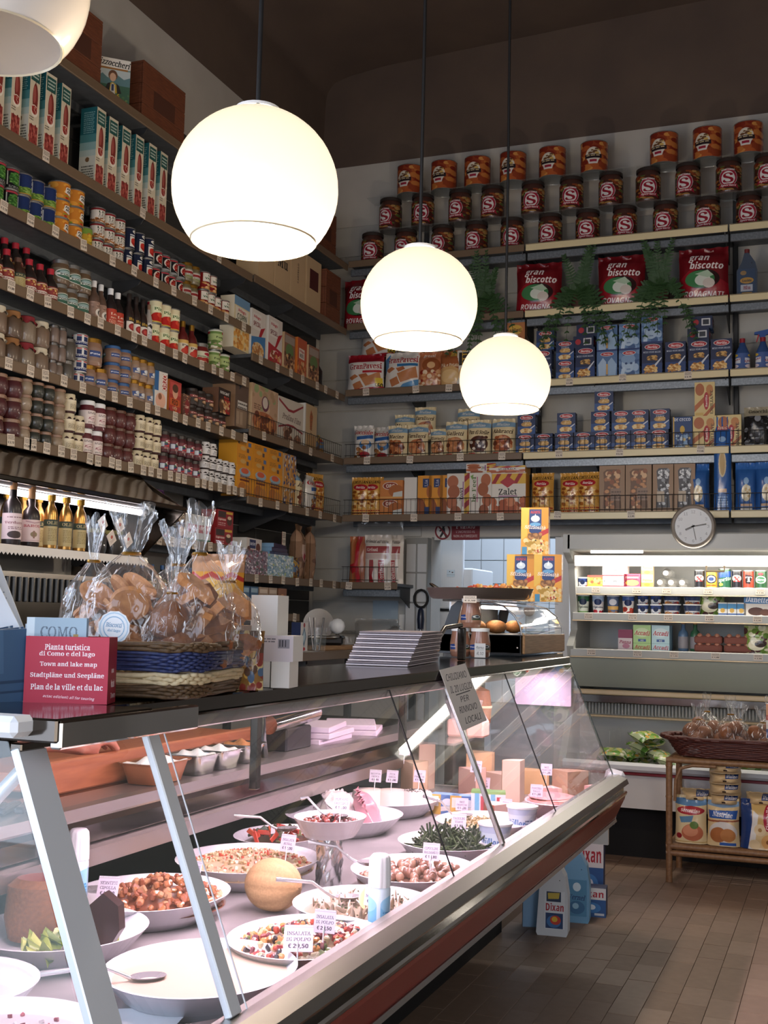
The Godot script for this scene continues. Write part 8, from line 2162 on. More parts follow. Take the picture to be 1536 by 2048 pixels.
func counter_top_things() -> void:
	var y := 1.196
	var mb := thing("map_box","crimson card dispenser box of tourist maps with white lettering","box",Vector3(-1.21,y,-1.66),0.38)
	part(mb,"front",MB.new().box(Vector3(0,0.055,0.03),Vector3(0.138,0.11,0.002),[uv("map_front"),uv("sw_crimson")]).done(),print_mat)
	part(mb,"side",MB.new().box(Vector3(0.068,0.055,0.0),Vector3(0.002,0.11,0.06),[uv("sw_crimson"),uv("map_side")]).done(),print_mat)
	part(mb,"side",MB.new().box(Vector3(-0.068,0.055,0.0),Vector3(0.002,0.11,0.06),[uv("sw_crimson"),uv("map_side")]).done(),print_mat)
	part(mb,"back",MB.new().box(Vector3(0,0.055,-0.03),Vector3(0.138,0.11,0.002),[uv("sw_crimson")]).done(),print_mat)
	for k in 4:
		one_box("folded_map","folded grey-blue map standing in the crimson box, %s from its front" % ORD[k],"map",Vector3(-1.23 - k * 0.012,y + 0.004,-1.645 - k * 0.014),0.38,Vector3(0.1,0.125 if k else 0.137,0.014),["folder_map","sw_lightblue","sw_white"],false,"folded maps in the box")
	for k in 2:
		var sh := solo("map_sheet",["pale unfolded map sheet leaning at the left border","second pale map sheet leaning behind the first"][k],"map",MB.new().box(Vector3(0,0.1,0),Vector3(0.13,0.22,0.002),[uv("sheet_map"),uv("sw_white")]).done(),mats["printed_paper"],Vector3(-1.34 - 0.02 * k,y + 0.07,-1.62 - 0.03 * k),0.3)
		sh.rotation.z = 0.52 - 0.1 * k
	for k in 3:
		var bl := one_box("blue_leaflet","blue folded leaflet at the left border, %s from the crimson box" % ORD[k],"leaflet",Vector3(-1.287 - 0.012 * k,y,-1.6),1.1,Vector3(0.09,0.12,0.004),["blue_leaflet","sw_white","sw_white"],false,"blue leaflets")
		bl.rotation.z = 0.06 + 0.07 * k
	# woven basket of biscuits
	var bs := thing("biscuit_basket","oblong woven basket with a blue and a cream band on the counter top","basket",Vector3(-1.235,y,-1.95),0.24)
	part(bs,"base_band",weave(0.27,0.36,0.004,0.026,4,1.4,0.004),mats.wicker_brown)
	part(bs,"cream_band",weave(0.27,0.36,0.028,0.046,3,1.4,0.005),mats.wicker_cream)
	part(bs,"blue_band",weave(0.27,0.36,0.05,0.084,7,1.4,0.0035),mats.wicker_blue)
	part(bs,"rim",weave(0.27,0.36,0.086,0.1,3,1.5,0.0045),mats.wicker_brown)
	part(bs,"bottom",MB.new().cbox(Vector3(0,0.006,0),Vector3(0.25,0.008,0.34),0.002).done(),mats.wicker_brown)
	var bg := [["small cellophane bag of biscuits at the left end of the basket",-1.33,-1.88,0.06,0.27,"cookie",6],["cellophane bag of round biscuits with a blue and white seal",-1.24,-1.87,0.085,0.29,"cookie",12],["little cellophane bag of rolls in the middle of the basket",-1.155,-1.88,0.05,0.2,"bun",4],["cellophane bag of rolls behind the middle of the basket",-1.23,-2.02,0.07,0.27,"bun",7],["tall cellophane bag of almond slices with upright neck",-1.14,-1.95,0.07,0.31,"slice",14],["cellophane bag of almond slices at the right end of the basket",-1.135,-2.06,0.065,0.24,"slice",12]]
	for k in bg.size():
		var c := cello(bg[k][0],Vector3(bg[k][1],y + 0.03 + (0.03 if k in [0,1,3] else 0.02),bg[k][2]),bg[k][3],bg[k][4],k + 2,bg[k][5],bg[k][6])
		if k == 1:
			var seal := part(c,"seal",MB.new().prism(disc(0.03,24),-0.0005,0.0005,uv("seal_round")).done(),print_mat)
			seal.global_transform = Transform3D(Basis(Vector3.UP,0.25),Vector3(-1.205,y + 0.125,-1.772))
	var br := thing("bread_pack","sliced bread in a yellow film with gathered top","bread",Vector3(-1.24,y + 0.13,-2.2),0.2)
	part(br,"film",pouch_mesh(0.12,0.15,0.1,uv("bread_film"),4).done(),foil_mat)
	part(br,"gathered_end",MB.new().lathe([Vector2(0.01,0.05),Vector2(0.02,0.055),Vector2(0.04,0.07)],12).done(),mats.bag_clear)
	one_box("crispbread_box","brown box under the yellow bread pack, hidden by the basket","box",Vector3(-1.24,y,-2.22),0.2,Vector3(0.13,0.13,0.1),["sw_kraft"])
	put_one("B","candy_slim",-1.135,y,-2.13,"shiny gold and red sweet bag beside the basket","sweet bags",0.3)
	for k in 4:
		one_box("tea_box",["white box lying on top of its pile beside the basket","white barcoded box in the middle of its pile","lower white box of the pile, left one","lower white box of the pile, right one"][k],"box",Vector3([-1.155,-1.13,-1.16,-1.115][k],y + [0.11,0.055,0.0,0.0][k],-2.28),0.12 + 0.02 * k,Vector3([0.06,0.085,0.04,0.04][k],[0.085,0.055,0.055,0.055][k],0.07),["white_box" if k == 1 else "sw_white","sw_white","sw_white"],false,"pile of small white boxes")
	# striped paper bags,note clip
	for k in 16:
		solo("paper_bag","striped grey paper bag in the flat pile, %s from the bottom" % ORD[k],"bag",MB.new().box(Vector3.ZERO,Vector3(0.2,0.0046,0.52)).done(),flat("d3c9cf" if k % 2 == 0 else "857b83",0.8),Vector3(-1.41 + 0.002 * k,y + 0.0033 + k * 0.0068,-3.72 + 0.004 * sin(k * 1.7)),0.14 + 0.004 * k,"pile of striped paper bags")
	var cl := thing("bag_clip","curved steel spring clip holding the striped bags","clip",Vector3(-1.3,y,-4.15))
	part(cl,"arm",MB.new().tube([Vector3(-0.02,0.13,-0.02),Vector3(-0.05,0.12,0.08),Vector3(-0.06,0.07,0.14),Vector3(-0.05,0.04,0.16)],0.009,8).done(),mats.steel)
	part(cl,"paddle",MB.new().ball(Vector3(-0.05,0.04,0.2),Vector3(0.016,0.008,0.045),12,6).done(),flat("c9a48a",0.6))
	part(cl,"foot",MB.new().cbox(Vector3(-0.02,0.06,-0.03),Vector3(0.03,0.12,0.02),0.004).done(),mats.steel_dark)
	for k in 3:
		var j := thing("chocolate_cream_jar",["big brown jar, left of the lower two before the hot cabinet","big brown jar, right of the lower two before the hot cabinet","big brown jar standing on the two others"][k],"jar",Vector3([-1.443,-1.36,-1.4][k],y + [0.0,0.0,0.118][k],-4.55),0.15,"big brown jars with blue labels")
		part(j,"body",MB.new().lathe([Vector2(0,0),Vector2(0.035,0.002),Vector2(0.04,0.012),Vector2(0.041,0.06),Vector2(0.036,0.09),Vector2(0.034,0.105)],24).done(),flat("8a5f4c",0.07,true))
		part(j,"label",MB.new().lathe([Vector2(0.0418,0.022),Vector2(0.0418,0.06)],24,uv("jar_blue"),2).done(),foil_mat,Vector3.ZERO,-PI / 2)
		part(j,"lid",MB.new().lathe([Vector2(0.037,0.104),Vector2(0.038,0.117),Vector2(0,0.118)],24).done(),mats.white_plastic)
	solo("hand_tag","handwritten white tag leaning on the lower right brown jar","card",MB.new().box(Vector3(0,0.03,0),Vector3(0.044,0.056,0.001),[uv("handwritten")]).done(),print_mat,Vector3(-1.345,y,-4.5),0.1)
	solo("hand_tag","white tag taped before the topmost brown jar","card",MB.new().box(Vector3(0,0.0,0),Vector3(0.055,0.028,0.001),[uv("price_0")]).done(),print_mat,Vector3(-1.39,y + 0.232,-4.5),0.0)
	# hot food cabinet
	var hc := thing("hot_cabinet","small hot food cabinet with curved glass, black ends and wood trim","cabinet",Vector3(-1.443,y + 0.006,-4.82))
	part(hc,"base",MB.new().cbox(Vector3(0,0.045,-0.39),Vector3(0.36,0.08,0.78),0.004).done(),mats.black_plastic)
	part(hc,"wood_trim",MB.new().cbox(Vector3(0.186,0.045,-0.4),Vector3(0.012,0.082,0.76),0.003).done(),mats.wood_veneer)
	var arch := [Vector2(0.18,0.085),Vector2(0.175,0.12),Vector2(0.15,0.165),Vector2(0.1,0.205),Vector2(0.03,0.222),Vector2(-0.08,0.225)]
	for z in [0.0,-0.78]:
		part(hc,"end_panel",MB.new().prism(PackedVector2Array([Vector2(-0.18,0),Vector2(0.18,0),Vector2(0.18,0.085),Vector2(-0.11,0.085),Vector2(-0.085,0.205),Vector2(0.0,0.212),Vector2(0.0,0.224),Vector2(-0.1,0.225),Vector2(-0.13,0.2),Vector2(-0.18,0.06)]),z - 0.012,z).done(),mats.black_plastic)
		part(hc,"glass_rim",MB.new().tube(arch.map(func(p): return Vector3(p.x,p.y,z - 0.006)),0.004,6).done(),mats.steel)
		part(hc,"bolt",MB.new().ball(Vector3(0.165,0.03,z + 0.001),Vector3(0.006,0.006,0.004),8,5).done(),mats.steel)
	part(hc,"curved_glass",MB.new().sheet(2,15,func(u: float,v: float) -> Vector3:
		var s := v * 5.0
		var i := mini(int(s),4)
		var p: Vector2 = (arch[i] as Vector2).lerp(arch[i + 1],s - i)
		return Vector3(p.x,p.y,-0.01 - 0.76 * u)).done(),mats.glass)
	part(hc,"top_plate",MB.new().cbox(Vector3(-0.1,0.226,-0.39),Vector3(0.14,0.008,0.78),0.002).done(),mats.steel_dark)
	part(hc,"top_glass",MB.new().box(Vector3(0.06,0.227,-0.39),Vector3(0.2,0.005,0.78)).done(),mats.glass)
	part(hc,"rear_wall",MB.new().box(Vector3(-0.14,0.15,-0.39),Vector3(0.008,0.14,0.74)).done(),mats.steel)
	part(hc,"heat_lamp",MB.new().tube([Vector3(-0.02,0.2,-0.1),Vector3(-0.02,0.2,-0.68)],0.008,8).done(),mats.neon)
	area_light("hot_cabinet_light",Vector3(-1.463,y + 0.19,-5.2),Vector2(0.02,0.58),Vector3(0,-1,0),Color("fff0d8"),0.05)
	for k in 4:
		solo("roast_chicken","golden roast piece inside the hot cabinet, %s from its near end" % ORD[k],"roast",MB.new().ball(Vector3(0,0.03,0),Vector3(0.045,0.03,0.05),14,8).done(),mats.bread,Vector3(-1.5 + 0.05 * (k % 2),y + 0.091,-4.95 - 0.15 * k),k,"roast pieces in the hot cabinet")
	var tr := thing("roasting_tray","wide steel roasting tray with loop handle on the hot cabinet","tray",Vector3(-1.435,y + 0.237,-4.78))
	part(tr,"pan",MB.new().lathe([Vector2(0,0),Vector2(0.88,0),Vector2(0.94,0.008),Vector2(1.0,0.044),Vector2(1.02,0.046),Vector2(0.98,0.044),Vector2(0.92,0.012),Vector2(0,0.006)],48,Rect2(0,0,1,1),1,Vector3.ZERO,0.23,0.15).done(),mats.tray_steel)
	part(tr,"loop_handle",MB.new().tube(range(0,9).map(func(k): return Vector3(-0.19 - 0.03 * sin(PI * k / 8.0),0.045 + 0.02 * sin(PI * k / 8.0),0.03 * cos(PI * k / 8.0))),0.004,6).done(),mats.steel_dark)
	var s := scatter(60,51,0.17,0.1,0.02,0.03,["a8402c","c98a4a","b85a3a","d0b070"],func(r: RandomNumberGenerator) -> MB: return MB.new().ball(Vector3.ZERO,Vector3(0.02,0.008,r.randf_range(0.012,0.03)),8,5))
	stuff("antipasto","red and golden antipasto pieces in the roasting tray","antipasto",s,mats.food,Vector3(-1.4,y + 0.237,-4.78))
	for k in 3:
		one_box("pasta_box",["yellow and blue pasta box, lower left of three on the hot cabinet","yellow and blue pasta box, lower right of three on the hot cabinet","yellow and blue pasta box crowning the other two"][k],"box",Vector3([-1.37,-1.243,-1.305][k],y + 0.238 + (0.213 if k == 2 else 0.0),-5.22),0.12,Vector3(0.124,0.213,0.06),["star_pasta","star_side","star_side"],false,"yellow and blue pasta boxes on the hot cabinet")

func disc(r: float,n: int) -> PackedVector2Array:
	var p := PackedVector2Array()
	for k in n:
		var q := r * (1.0 if k % 2 else 0.95)
		p.append(Vector2(cos(TAU * k / n) * q,sin(TAU * k / n) * q))
	return p

func build_fridge() -> void:
	var x0 := -1.55
	var x1 := 0.45
	var xm := (x0 + x1) / 2
	var w := x1 - x0
	var t := thing("chilled_case","long grey open chilled wall case with lit canopy and chest below","display case")
	part(t,"left_side",MB.new().prism(PackedVector2Array([Vector2(-7.66,0.3),Vector2(-6.92,0.3),Vector2(-6.86,0.5),Vector2(-7.2,0.94),Vector2(-7.08,1.2),Vector2(-7.2,1.3),Vector2(-7.1,1.7),Vector2(-6.96,1.76),Vector2(-6.96,1.87),Vector2(-7.66,1.87)]),-0.02,0.02).done(),mats.grey_enamel,Vector3(x0,0,0),-PI / 2)
	part(t,"right_side",MB.new().box(Vector3(x1,1.1,-7.35),Vector3(0.04,1.6,0.6)).done(),mats.grey_enamel)
	part(t,"back_wall",MB.new().box(Vector3(xm,1.1,-7.6),Vector3(w,1.6,0.03)).done(),mats.grey_enamel)
	part(t,"canopy",MB.new().cbox(Vector3(xm,1.825,-7.25),Vector3(w,0.1,0.58),0.008).done(),mats.grey_enamel)
	part(t,"light_diffuser",MB.new().sheet(1,6,func(u: float,v: float) -> Vector3: return Vector3(lerpf(x0 + 0.04,x1,u),1.685 + 0.06 * v,-7.04 + 0.03 * sin(PI * v * 0.5))).done(),mats.neon_panel)
	part(t,"diffuser_back",MB.new().box(Vector3(xm,1.715,-7.06),Vector3(w - 0.06,0.065,0.015)).done(),mats.white_enamel)
	part(t,"canopy_tube",MB.new().tube([Vector3(x0 + 0.14,1.766,-7.0),Vector3(x0 + 0.45,1.766,-7.0)],0.008,8).done(),mats.neon)
	area_light("case_light",Vector3(xm,1.68,-7.12),Vector2(w - 0.1,0.1),Vector3(0,-1,-0.35),Color("fff6e8"),0.9)
	area_light("canopy_light",Vector3(xm,1.715,-6.99),Vector2(w - 0.1,0.06),Vector3(0,-0.3,1),Color("fff6e8"),0.6)
	for s in [[1.565,-7.17,"shelf_plate"],[1.405,-7.15,"shelf_plate"],[1.187,-7.1,"shelf_plate"]]:
		part(t,s[2],MB.new().box(Vector3(xm,s[0] - 0.008,(s[1] - 7.58) / 2),Vector3(w,0.012,s[1] + 7.58)).done(),mats.white_enamel)
		var rl := part(t,"shelf_rail",MB.new().cbox(Vector3(xm,s[0] - 0.024,s[1] + 0.006),Vector3(w,0.046,0.01),0.003).done(),mats.grey_enamel)
		part(rl,"rail_edge",MB.new().cbox(Vector3(xm,s[0] - 0.05,s[1] + 0.008),Vector3(w,0.006,0.014),0.002).done(),mats.beige_trim)
		for k in 6:
			part(rl,"price_tag",MB.new().box(Vector3.ZERO,Vector3(0.05,0.034,0.002),[uv("price_%d" % k)]).done(),print_mat,Vector3(x0 + 0.1 + k * 0.23 + rng.randf() * 0.08,s[0] - 0.022,s[1] + 0.013))
	part(t,"apron",MB.new().sheet(1,8,func(u: float,v: float) -> Vector3: return Vector3(lerpf(x0,x1,u),lerpf(0.955,1.165,v),-7.2 + 0.1 * sin(PI / 2 * v))).done(),mats.green_grey)
	part(t,"beige_rail",MB.new().cbox(Vector3(xm,0.925,-7.19),Vector3(w,0.03,0.06),0.006).done(),mats.beige_trim)
	part(t,"grey_band",MB.new().cbox(Vector3(xm,0.885,-7.2),Vector3(w,0.05,0.03),0.004).done(),mats.steel_dark)
	part(t,"grille_back",MB.new().box(Vector3(xm,0.83,-7.3),Vector3(w,0.08,0.02)).done(),mats.grey_enamel)
	for k in 78:
		part(t,"grille_bar",MB.new().cbox(Vector3(x0 + 0.03 + k * 0.02,0.83,-7.24),Vector3(0.009,0.075,0.012),0.002).done(),mats.grey_enamel)
	part(t,"chest_rail",MB.new().cbox(Vector3(xm,0.78,-7.22),Vector3(w,0.012,0.05),0.003).done(),mats.beige_trim)
	part(t,"chest_back",MB.new().box(Vector3(xm,0.58,-7.3),Vector3(w,0.42,0.02)).done(),mats.grey_enamel)
	part(t,"chest_floor",MB.new().box(Vector3(xm,0.47,-7.08),Vector3(w,0.02,0.42)).done(),mats.grey_enamel)
	part(t,"chest_front",MB.new().cbox(Vector3(xm,0.4,-6.885),Vector3(w,0.2,0.03),0.005).done(),mats.white_enamel)
	part(t,"chest_lip",MB.new().cbox(Vector3(xm,0.525,-6.87),Vector3(w,0.05,0.06),0.014).done(),mats.white_plastic)
	part(t,"red_line",MB.new().cbox(Vector3(xm,0.49,-6.865),Vector3(w,0.014,0.05),0.003).done(),mats.red_line)
	part(t,"front_panel",MB.new().box(Vector3(xm,0.39,-6.875),Vector3(w,0.19,0.02)).done(),mats.white_enamel)
	part(t,"toe_kick",MB.new().box(Vector3(xm,0.15,-7.1),Vector3(w - 0.02,0.3,0.2)).done(),mats.black_matt)
	part(t,"glass_divider",MB.new().box(Vector3(x0 + 0.28,0.62,-7.06),Vector3(0.006,0.2,0.36)).done(),mats.glass)
	part(t,"canopy_handle",MB.new().tube([Vector3(-0.74,1.685,-7.03),Vector3(-0.74,1.655,-7.02),Vector3(-0.64,1.655,-7.02),Vector3(-0.64,1.685,-7.03)],0.007,6).done(),mats.beige_trim)
	# goods on its shelves
	var f := -7.19
	var y := 1.5635
	put_one("B","yog_low",-1.5,y,f,"little round cheese jar at the left end of the case","chilled cheeses",0.0)
	put_one("B","snack_orange",-1.42,y,f,"orange cheese snack box","chilled cheeses",0.0)
	for l in 2:
		put_one("B","cheese_cream",-1.3,y + l * 0.065,f,"white cream cheese box with red base, %s of two" % ["lower","upper"][l],"chilled cheeses",0.0)
		put_one("B","butter",-1.105,y + l * 0.075,f,"tan and blue cream carton, %s of two" % ["lower","upper"][l],"cream cartons",0.0)
	put_one("B","snack_red",-1.195,y,f,"pink and yellow cheese snack box","chilled cheeses",0.0)
	for k in 4:
		var b := thing("water_bottle","clear water bottle lying with its white cap outwards, %s of four" % ORD[k],"bottle",Vector3([-1.03,-0.965,-0.9,-0.995][k],y + [0.03,0.03,0.03,0.086][k],f),0,"lying water bottles")
		part(b,"body",MB.new().tube([Vector3(0,0,-0.2),Vector3(0,0,-0.06),Vector3(0,0,-0.02)],[0.03,0.03,0.012],14).done(),mats.bag_clear)
		part(b,"cap",MB.new().tube([Vector3(0,0,-0.02),Vector3(0,0,0)],0.015,14).done(),mats.white_plastic)
	var cans := [["can_black",-0.8],["can_orange",-0.73],["can_lime",-0.655],["can_black",-0.585],["can_red",-0.52],["can_green",-0.45]]
	for k in 6:
		put_one("B",cans[k][0],cans[k][1],y,f,"%s drink can, %s from the water bottles" % [["black","orange","dark green lemonade","dark","red","green beer"][k],ORD[k]],"drink cans in the case",0.0)
	y = 1.4035
	for k in 4:
		put_one("B",["yog_green","yog_red","yog_brown","yog_peach"][k],-1.5 + k * 0.092,y,f,["tall white yogurt pot with green band","tall white yogurt pot with cherries","tall blue-brown yogurt pot","tall yogurt pot with dark red fruit"][k],"tall yogurt pots",0.1)
	for l in 2:
		for k in 2:
			put_one("B","yog_low",-1.135 + k * 0.078,y + l * 0.058,f,"small blue and white yogurt pot, %s layer, %s of two" % [LAYER[2][l],["left","right"][k]],"small yogurt pots",0.1)
			put_one("B","cup_fruit",-0.965 + k * 0.12,y + l * 0.062,f,"wide dessert cup, %s layer, %s of two" % [LAYER[2][l],["left","right"][k]],"wide dessert cups",0.1)
	put_one("B","salad_bag",-0.74,y,-7.25,"greenish salad bag behind the dessert cups","salad bags",0.0)
	for k in 3:
		put_one("B","drink_pack",-0.665 + k * 0.053,y,f,"little white milk drink, %s from left" % ORD[k],"little milk drinks",0.0)
	put_one("B","pudding",-0.47,y,f,"blue pudding pack with white script","pudding packs",0.0)
	y = 1.1855
	put_one("B","cream_carton",-1.235,y,f,"purple and white cream carton","cream cartons",0.0)
	for l in 2:
		put_one("B","milk_green",-1.135,y + l * 0.0,f - l * 0.08,"pale green milk carton, %s one" % ["front","rear"][l],"milk cartons",0.0)
		put_one("B","milk_blue",-1.025,y + l * 0.0,f - l * 0.08,"pale blue milk carton, %s one" % ["front","rear"][l],"milk cartons",0.0)
	for k in 2:
		wine("water_bottle",["blue tinted mineral water bottle beside the milk","green mineral water bottle beside the milk"][k],Vector3(-0.9 + k * 0.07,y,-7.26),"sw_silver",["4a6a8c","1f5a3c"][k],0.03,0.13)
	for k in 4:
		var e := thing("egg_carton","brown pulp egg carton, %s in the low row" % ["lower left","upper left","lower right","upper right"][k],"carton",Vector3(-0.75 + 0.17 * (k / 2),y + 0.05 * (k % 2),-7.25),0,"brown egg cartons")
		part(e,"tray",MB.new().cbox(Vector3(0,0.022,0),Vector3(0.16,0.044,0.1),0.008).done(),flat("7d4a40",0.8))
		for q in 3:
			part(e,"egg",MB.new().ball(Vector3(-0.05 + q * 0.05,0.04,0.03),Vector3(0.018,0.02,0.018),10,6).done(),flat("b07a64",0.5))
	put_one("B","salad_bag",-0.47,y,f,"mixed salad bag at the right edge","salad bags",0.0)
	for k in 9:
		var sp := solo("vegetable_bag",["green salad bag at the near left of the chest","clear vegetable bag beside it in the chest","flat green vegetable bag in the chest","nut mix bag on top of the pile","pale vegetable bag under the nut mix","white vegetable bag leaning in the chest","flat green bag in the middle of the chest","bag of greens behind the bamboo leg","pale bag at the right of the chest"][k],"bag",pouch_mesh(0.18,0.14,0.06,uv("veg_bag"),k).done(),foil_mat,Vector3([-1.28,-1.2,-1.1,-1.03,-1.04,-0.95,-0.9,-0.7,-0.5][k],0.5 + [0.05,0.04,0.04,0.16,0.1,0.06,0.04,0.05,0.05][k],-6.98 - 0.04 * (k % 3)),0.3 * k,"vegetable bags in the chest")
		sp.rotation.x = -1.25
	var ck := thing("wall_clock","round wall clock with grey rim hung on the chilled case canopy","clock",Vector3(-0.803,1.909,-6.935))
	part(ck,"rim",MB.new().add(MB.new().lathe([Vector2(0.1,-0.02),Vector2(0.126,-0.02),Vector2(0.126,0.012),Vector2(0.118,0.022),Vector2(0.106,0.018),Vector2(0.104,0.008)],48),Transform3D(Basis(Vector3(1,0,0),PI / 2),Vector3.ZERO)).done(),mat("clock_rim","8f867c",0.35,0.3))
	var dp := PackedVector2Array()
	for k in 40:
		dp.append(Vector2(cos(TAU * k / 40),sin(TAU * k / 40)) * 0.105)
	part(ck,"face",MB.new().prism(dp,0.0,0.006,uv("clock_face")).done(),print_mat)
	for q in [["minute_hand",1.4,0.085,0.004],["hour_hand",4.28,0.058,0.006],["second_hand",2.95,0.09,0.0016]]:
		part(ck,q[0],MB.new().box(Vector3(0,q[2] / 2 - 0.01,0),Vector3(q[3] * 1.6,q[2],0.002)).done(),flat("3a3838",0.4),Vector3(0,0,0.011)).rotation.z = -q[1]

func build_stand() -> void:
	var t := thing("bamboo_stand","two-tier bamboo stand with rounded corners before the chilled case","stand",Vector3(-0.87,0,-6.42))
	var ln := 1.0
	for q in [[0.0,0.0],[ln,0.0],[0.0,-0.4],[ln,-0.4]]:
		part(t,"leg",MB.new().tube([Vector3(q[0],0,q[1]),Vector3(q[0],0.32,q[1]),Vector3(q[0],0.62,q[1])],0.017,10).done(),mats.rattan)
		for h in [0.2,0.44,0.6]:
			part(t,"node_ring",MB.new().lathe([Vector2(0.0175,h - 0.006),Vector2(0.0195,h),Vector2(0.0175,h + 0.006)],10).done(),mats.rattan,Vector3(q[0],0,q[1]))
	for h in [0.63,0.185,0.15]:
		for z in [0.0,-0.4]:
			part(t,"long_rail",MB.new().tube([Vector3(-0.015,h,z),Vector3(ln / 2,h,z),Vector3(ln + 0.015,h,z)],0.0155,10).done(),mats.rattan)
		for x in [0.0,ln]:
			part(t,"end_rail",MB.new().tube([Vector3(x,h,0.0),Vector3(x,h,-0.4)],0.0145,10).done(),mats.rattan)
	for k in 9:
		for h in [0.63,0.185]:
			part(t,"slat",MB.new().tube([Vector3(-0.01,h + 0.004,-0.04 - k * 0.04),Vector3(ln + 0.01,h + 0.004,-0.04 - k * 0.04)],0.009,8).done(),mats.rattan)
	part(t,"corner_curve",MB.new().tube([Vector3(0.03,0.42,0.005),Vector3(0.035,0.53,0.005),Vector3(0.06,0.59,0.005),Vector3(0.12,0.608,0.005),Vector3(0.24,0.61,0.005)],0.009,8).done(),mats.rattan)
	var bk := thing("bun_basket","long dark wicker basket of bagged buns on the bamboo stand","basket",Vector3(-0.5,0.648,-6.6))
	part(bk,"wall",weave(0.66,0.3,0.0,0.085,9,2.2,0.0065,0.6),mats.wicker_dark)
	part(bk,"rim",weave(0.68,0.31,0.088,0.102,2,2.2,0.009,0.6),mats.wicker_dark)
	part(bk,"bottom",MB.new().cbox(Vector3(0,0.006,0),Vector3(0.6,0.01,0.26),0.003).done(),mats.wicker_dark)
	part(bk,"end_handle",MB.new().tube(range(0,9).map(func(k): return Vector3(-0.38 - 0.05 * sin(PI * k / 8.0),0.095 + 0.0 * k,0.08 * cos(PI * k / 8.0))),0.014,8).done(),mats.wicker_dark)
	for k in 6:
		cello("bag of glossy brown buns, %s row, %s from left, in the wicker basket" % ["front" if k < 3 else "rear",ORD[k % 3]],Vector3(-0.73 + 0.165 * (k % 3) + (0.03 if k > 2 else 0.0),0.66,-6.53 if k < 3 else -6.66),0.085,0.26 + 0.05 * (k % 2),20 + k,"bun",9,0.0,"bagged buns in the wicker basket")
	one_box("cake_pack","white and orange cake pack at the right end of the bun basket","pack",Vector3(-0.31,0.66,-6.55),0.0,Vector3(0.15,0.28,0.08),["lemon_pack","sw_white","sw_white"],true)
	var y := 0.2
	put_one("B","pastry_pink",-0.765,y,-6.44,"cream pastry bag with red oval, left on the lower tier","pastry bags on the lower tier",0.03)
	put_one("B","pastry_blue",-0.6,y,-6.44,"cream pastry bag with blue banner on the lower tier","pastry bags on the lower tier",0.0)
	put_one("B","ring_box",-0.415,y,-6.44,"blue-edged ring cake bag on the lower tier","pastry bags on the lower tier",0.0)
	put_one("B","ring_box",-0.2,y,-6.44,"blue-edged ring cake bag at the right end of the lower tier","pastry bags on the lower tier",0.0)
	for k in 4:
		put_one("B","pack_flat",-0.595,y + 0.205 + k * 0.055,-6.44,"flat pastry pack, %s of the stack on the blue-bannered bag" % LAYER[4][k],"flat pastry packs",0.03 * k)
	put_one("B","pack_flat",-0.75,y + 0.21,-6.47,"flat pastry pack on the red oval pastry bag","flat pastry packs",0.1)
	put_one("B","pack_flat",-0.41,y + 0.215,-6.46,"flat pastry pack on the ring cake bag","flat pastry packs",0.0)
	# detergents on the floor under the counter's far end
	for k in 2:
		var d := thing("detergent_bottle",["white laundry detergent bottle with round handle hole, under the counter end","light blue fabric softener bottle behind the white detergent"][k],"bottle",[Vector3(-1.19,0,-5.14),Vector3(-1.15,0,-5.4)][k],0.1)
		var s := 1.0 if k == 0 else 0.86
		part(d,"body",MB.new().prism(PackedVector2Array([Vector2(-0.062,0.0),Vector2(0.062,0),Vector2(0.068,0.012),Vector2(0.068,0.17),Vector2(0.055,0.25),Vector2(0.028,0.3),Vector2(-0.022,0.3),Vector2(-0.03,0.28),Vector2(-0.055,0.2),Vector2(-0.068,0.012)]),-0.04 * s,0.04 * s).done(),flat(["d3d6da","6f9fc0"][k],0.35))
		part(d,"label",MB.new().box(Vector3(0.012,0.11,0.041 * s),Vector3(0.088,0.16,0.002),[uv(["wash_front","soft_front"][k])]).done(),print_mat)
		part(d,"cap",MB.new().lathe([Vector2(0.024,0.298),Vector2(0.024,0.34),Vector2(0,0.342)],16).done(),flat(["2a4a8c","3f6a94"][k],0.4))
		part(d,"handle_hole",MB.new().ball(Vector3(0.032,0.235,0),Vector3(0.012,0.018,0.042 * s),12,6).done(),mats.black_matt)
	for k in 2:
		one_box("detergent_box",["blue and white detergent box on the floor behind the bottles","second detergent box standing behind the first"][k],"box",[Vector3(-1.1,0,-5.55),Vector3(-1.15,0,-5.75)][k],0.1,Vector3(0.13,0.13 if k == 0 else 0.3,0.09),["powder_box","sw_navy","sw_navy"])
	one_box("detergent_box","pale blue carton half hidden left of the white detergent","box",Vector3(-1.3,0,-5.24),0.3,Vector3(0.1,0.2,0.06),["sw_lightblue"])

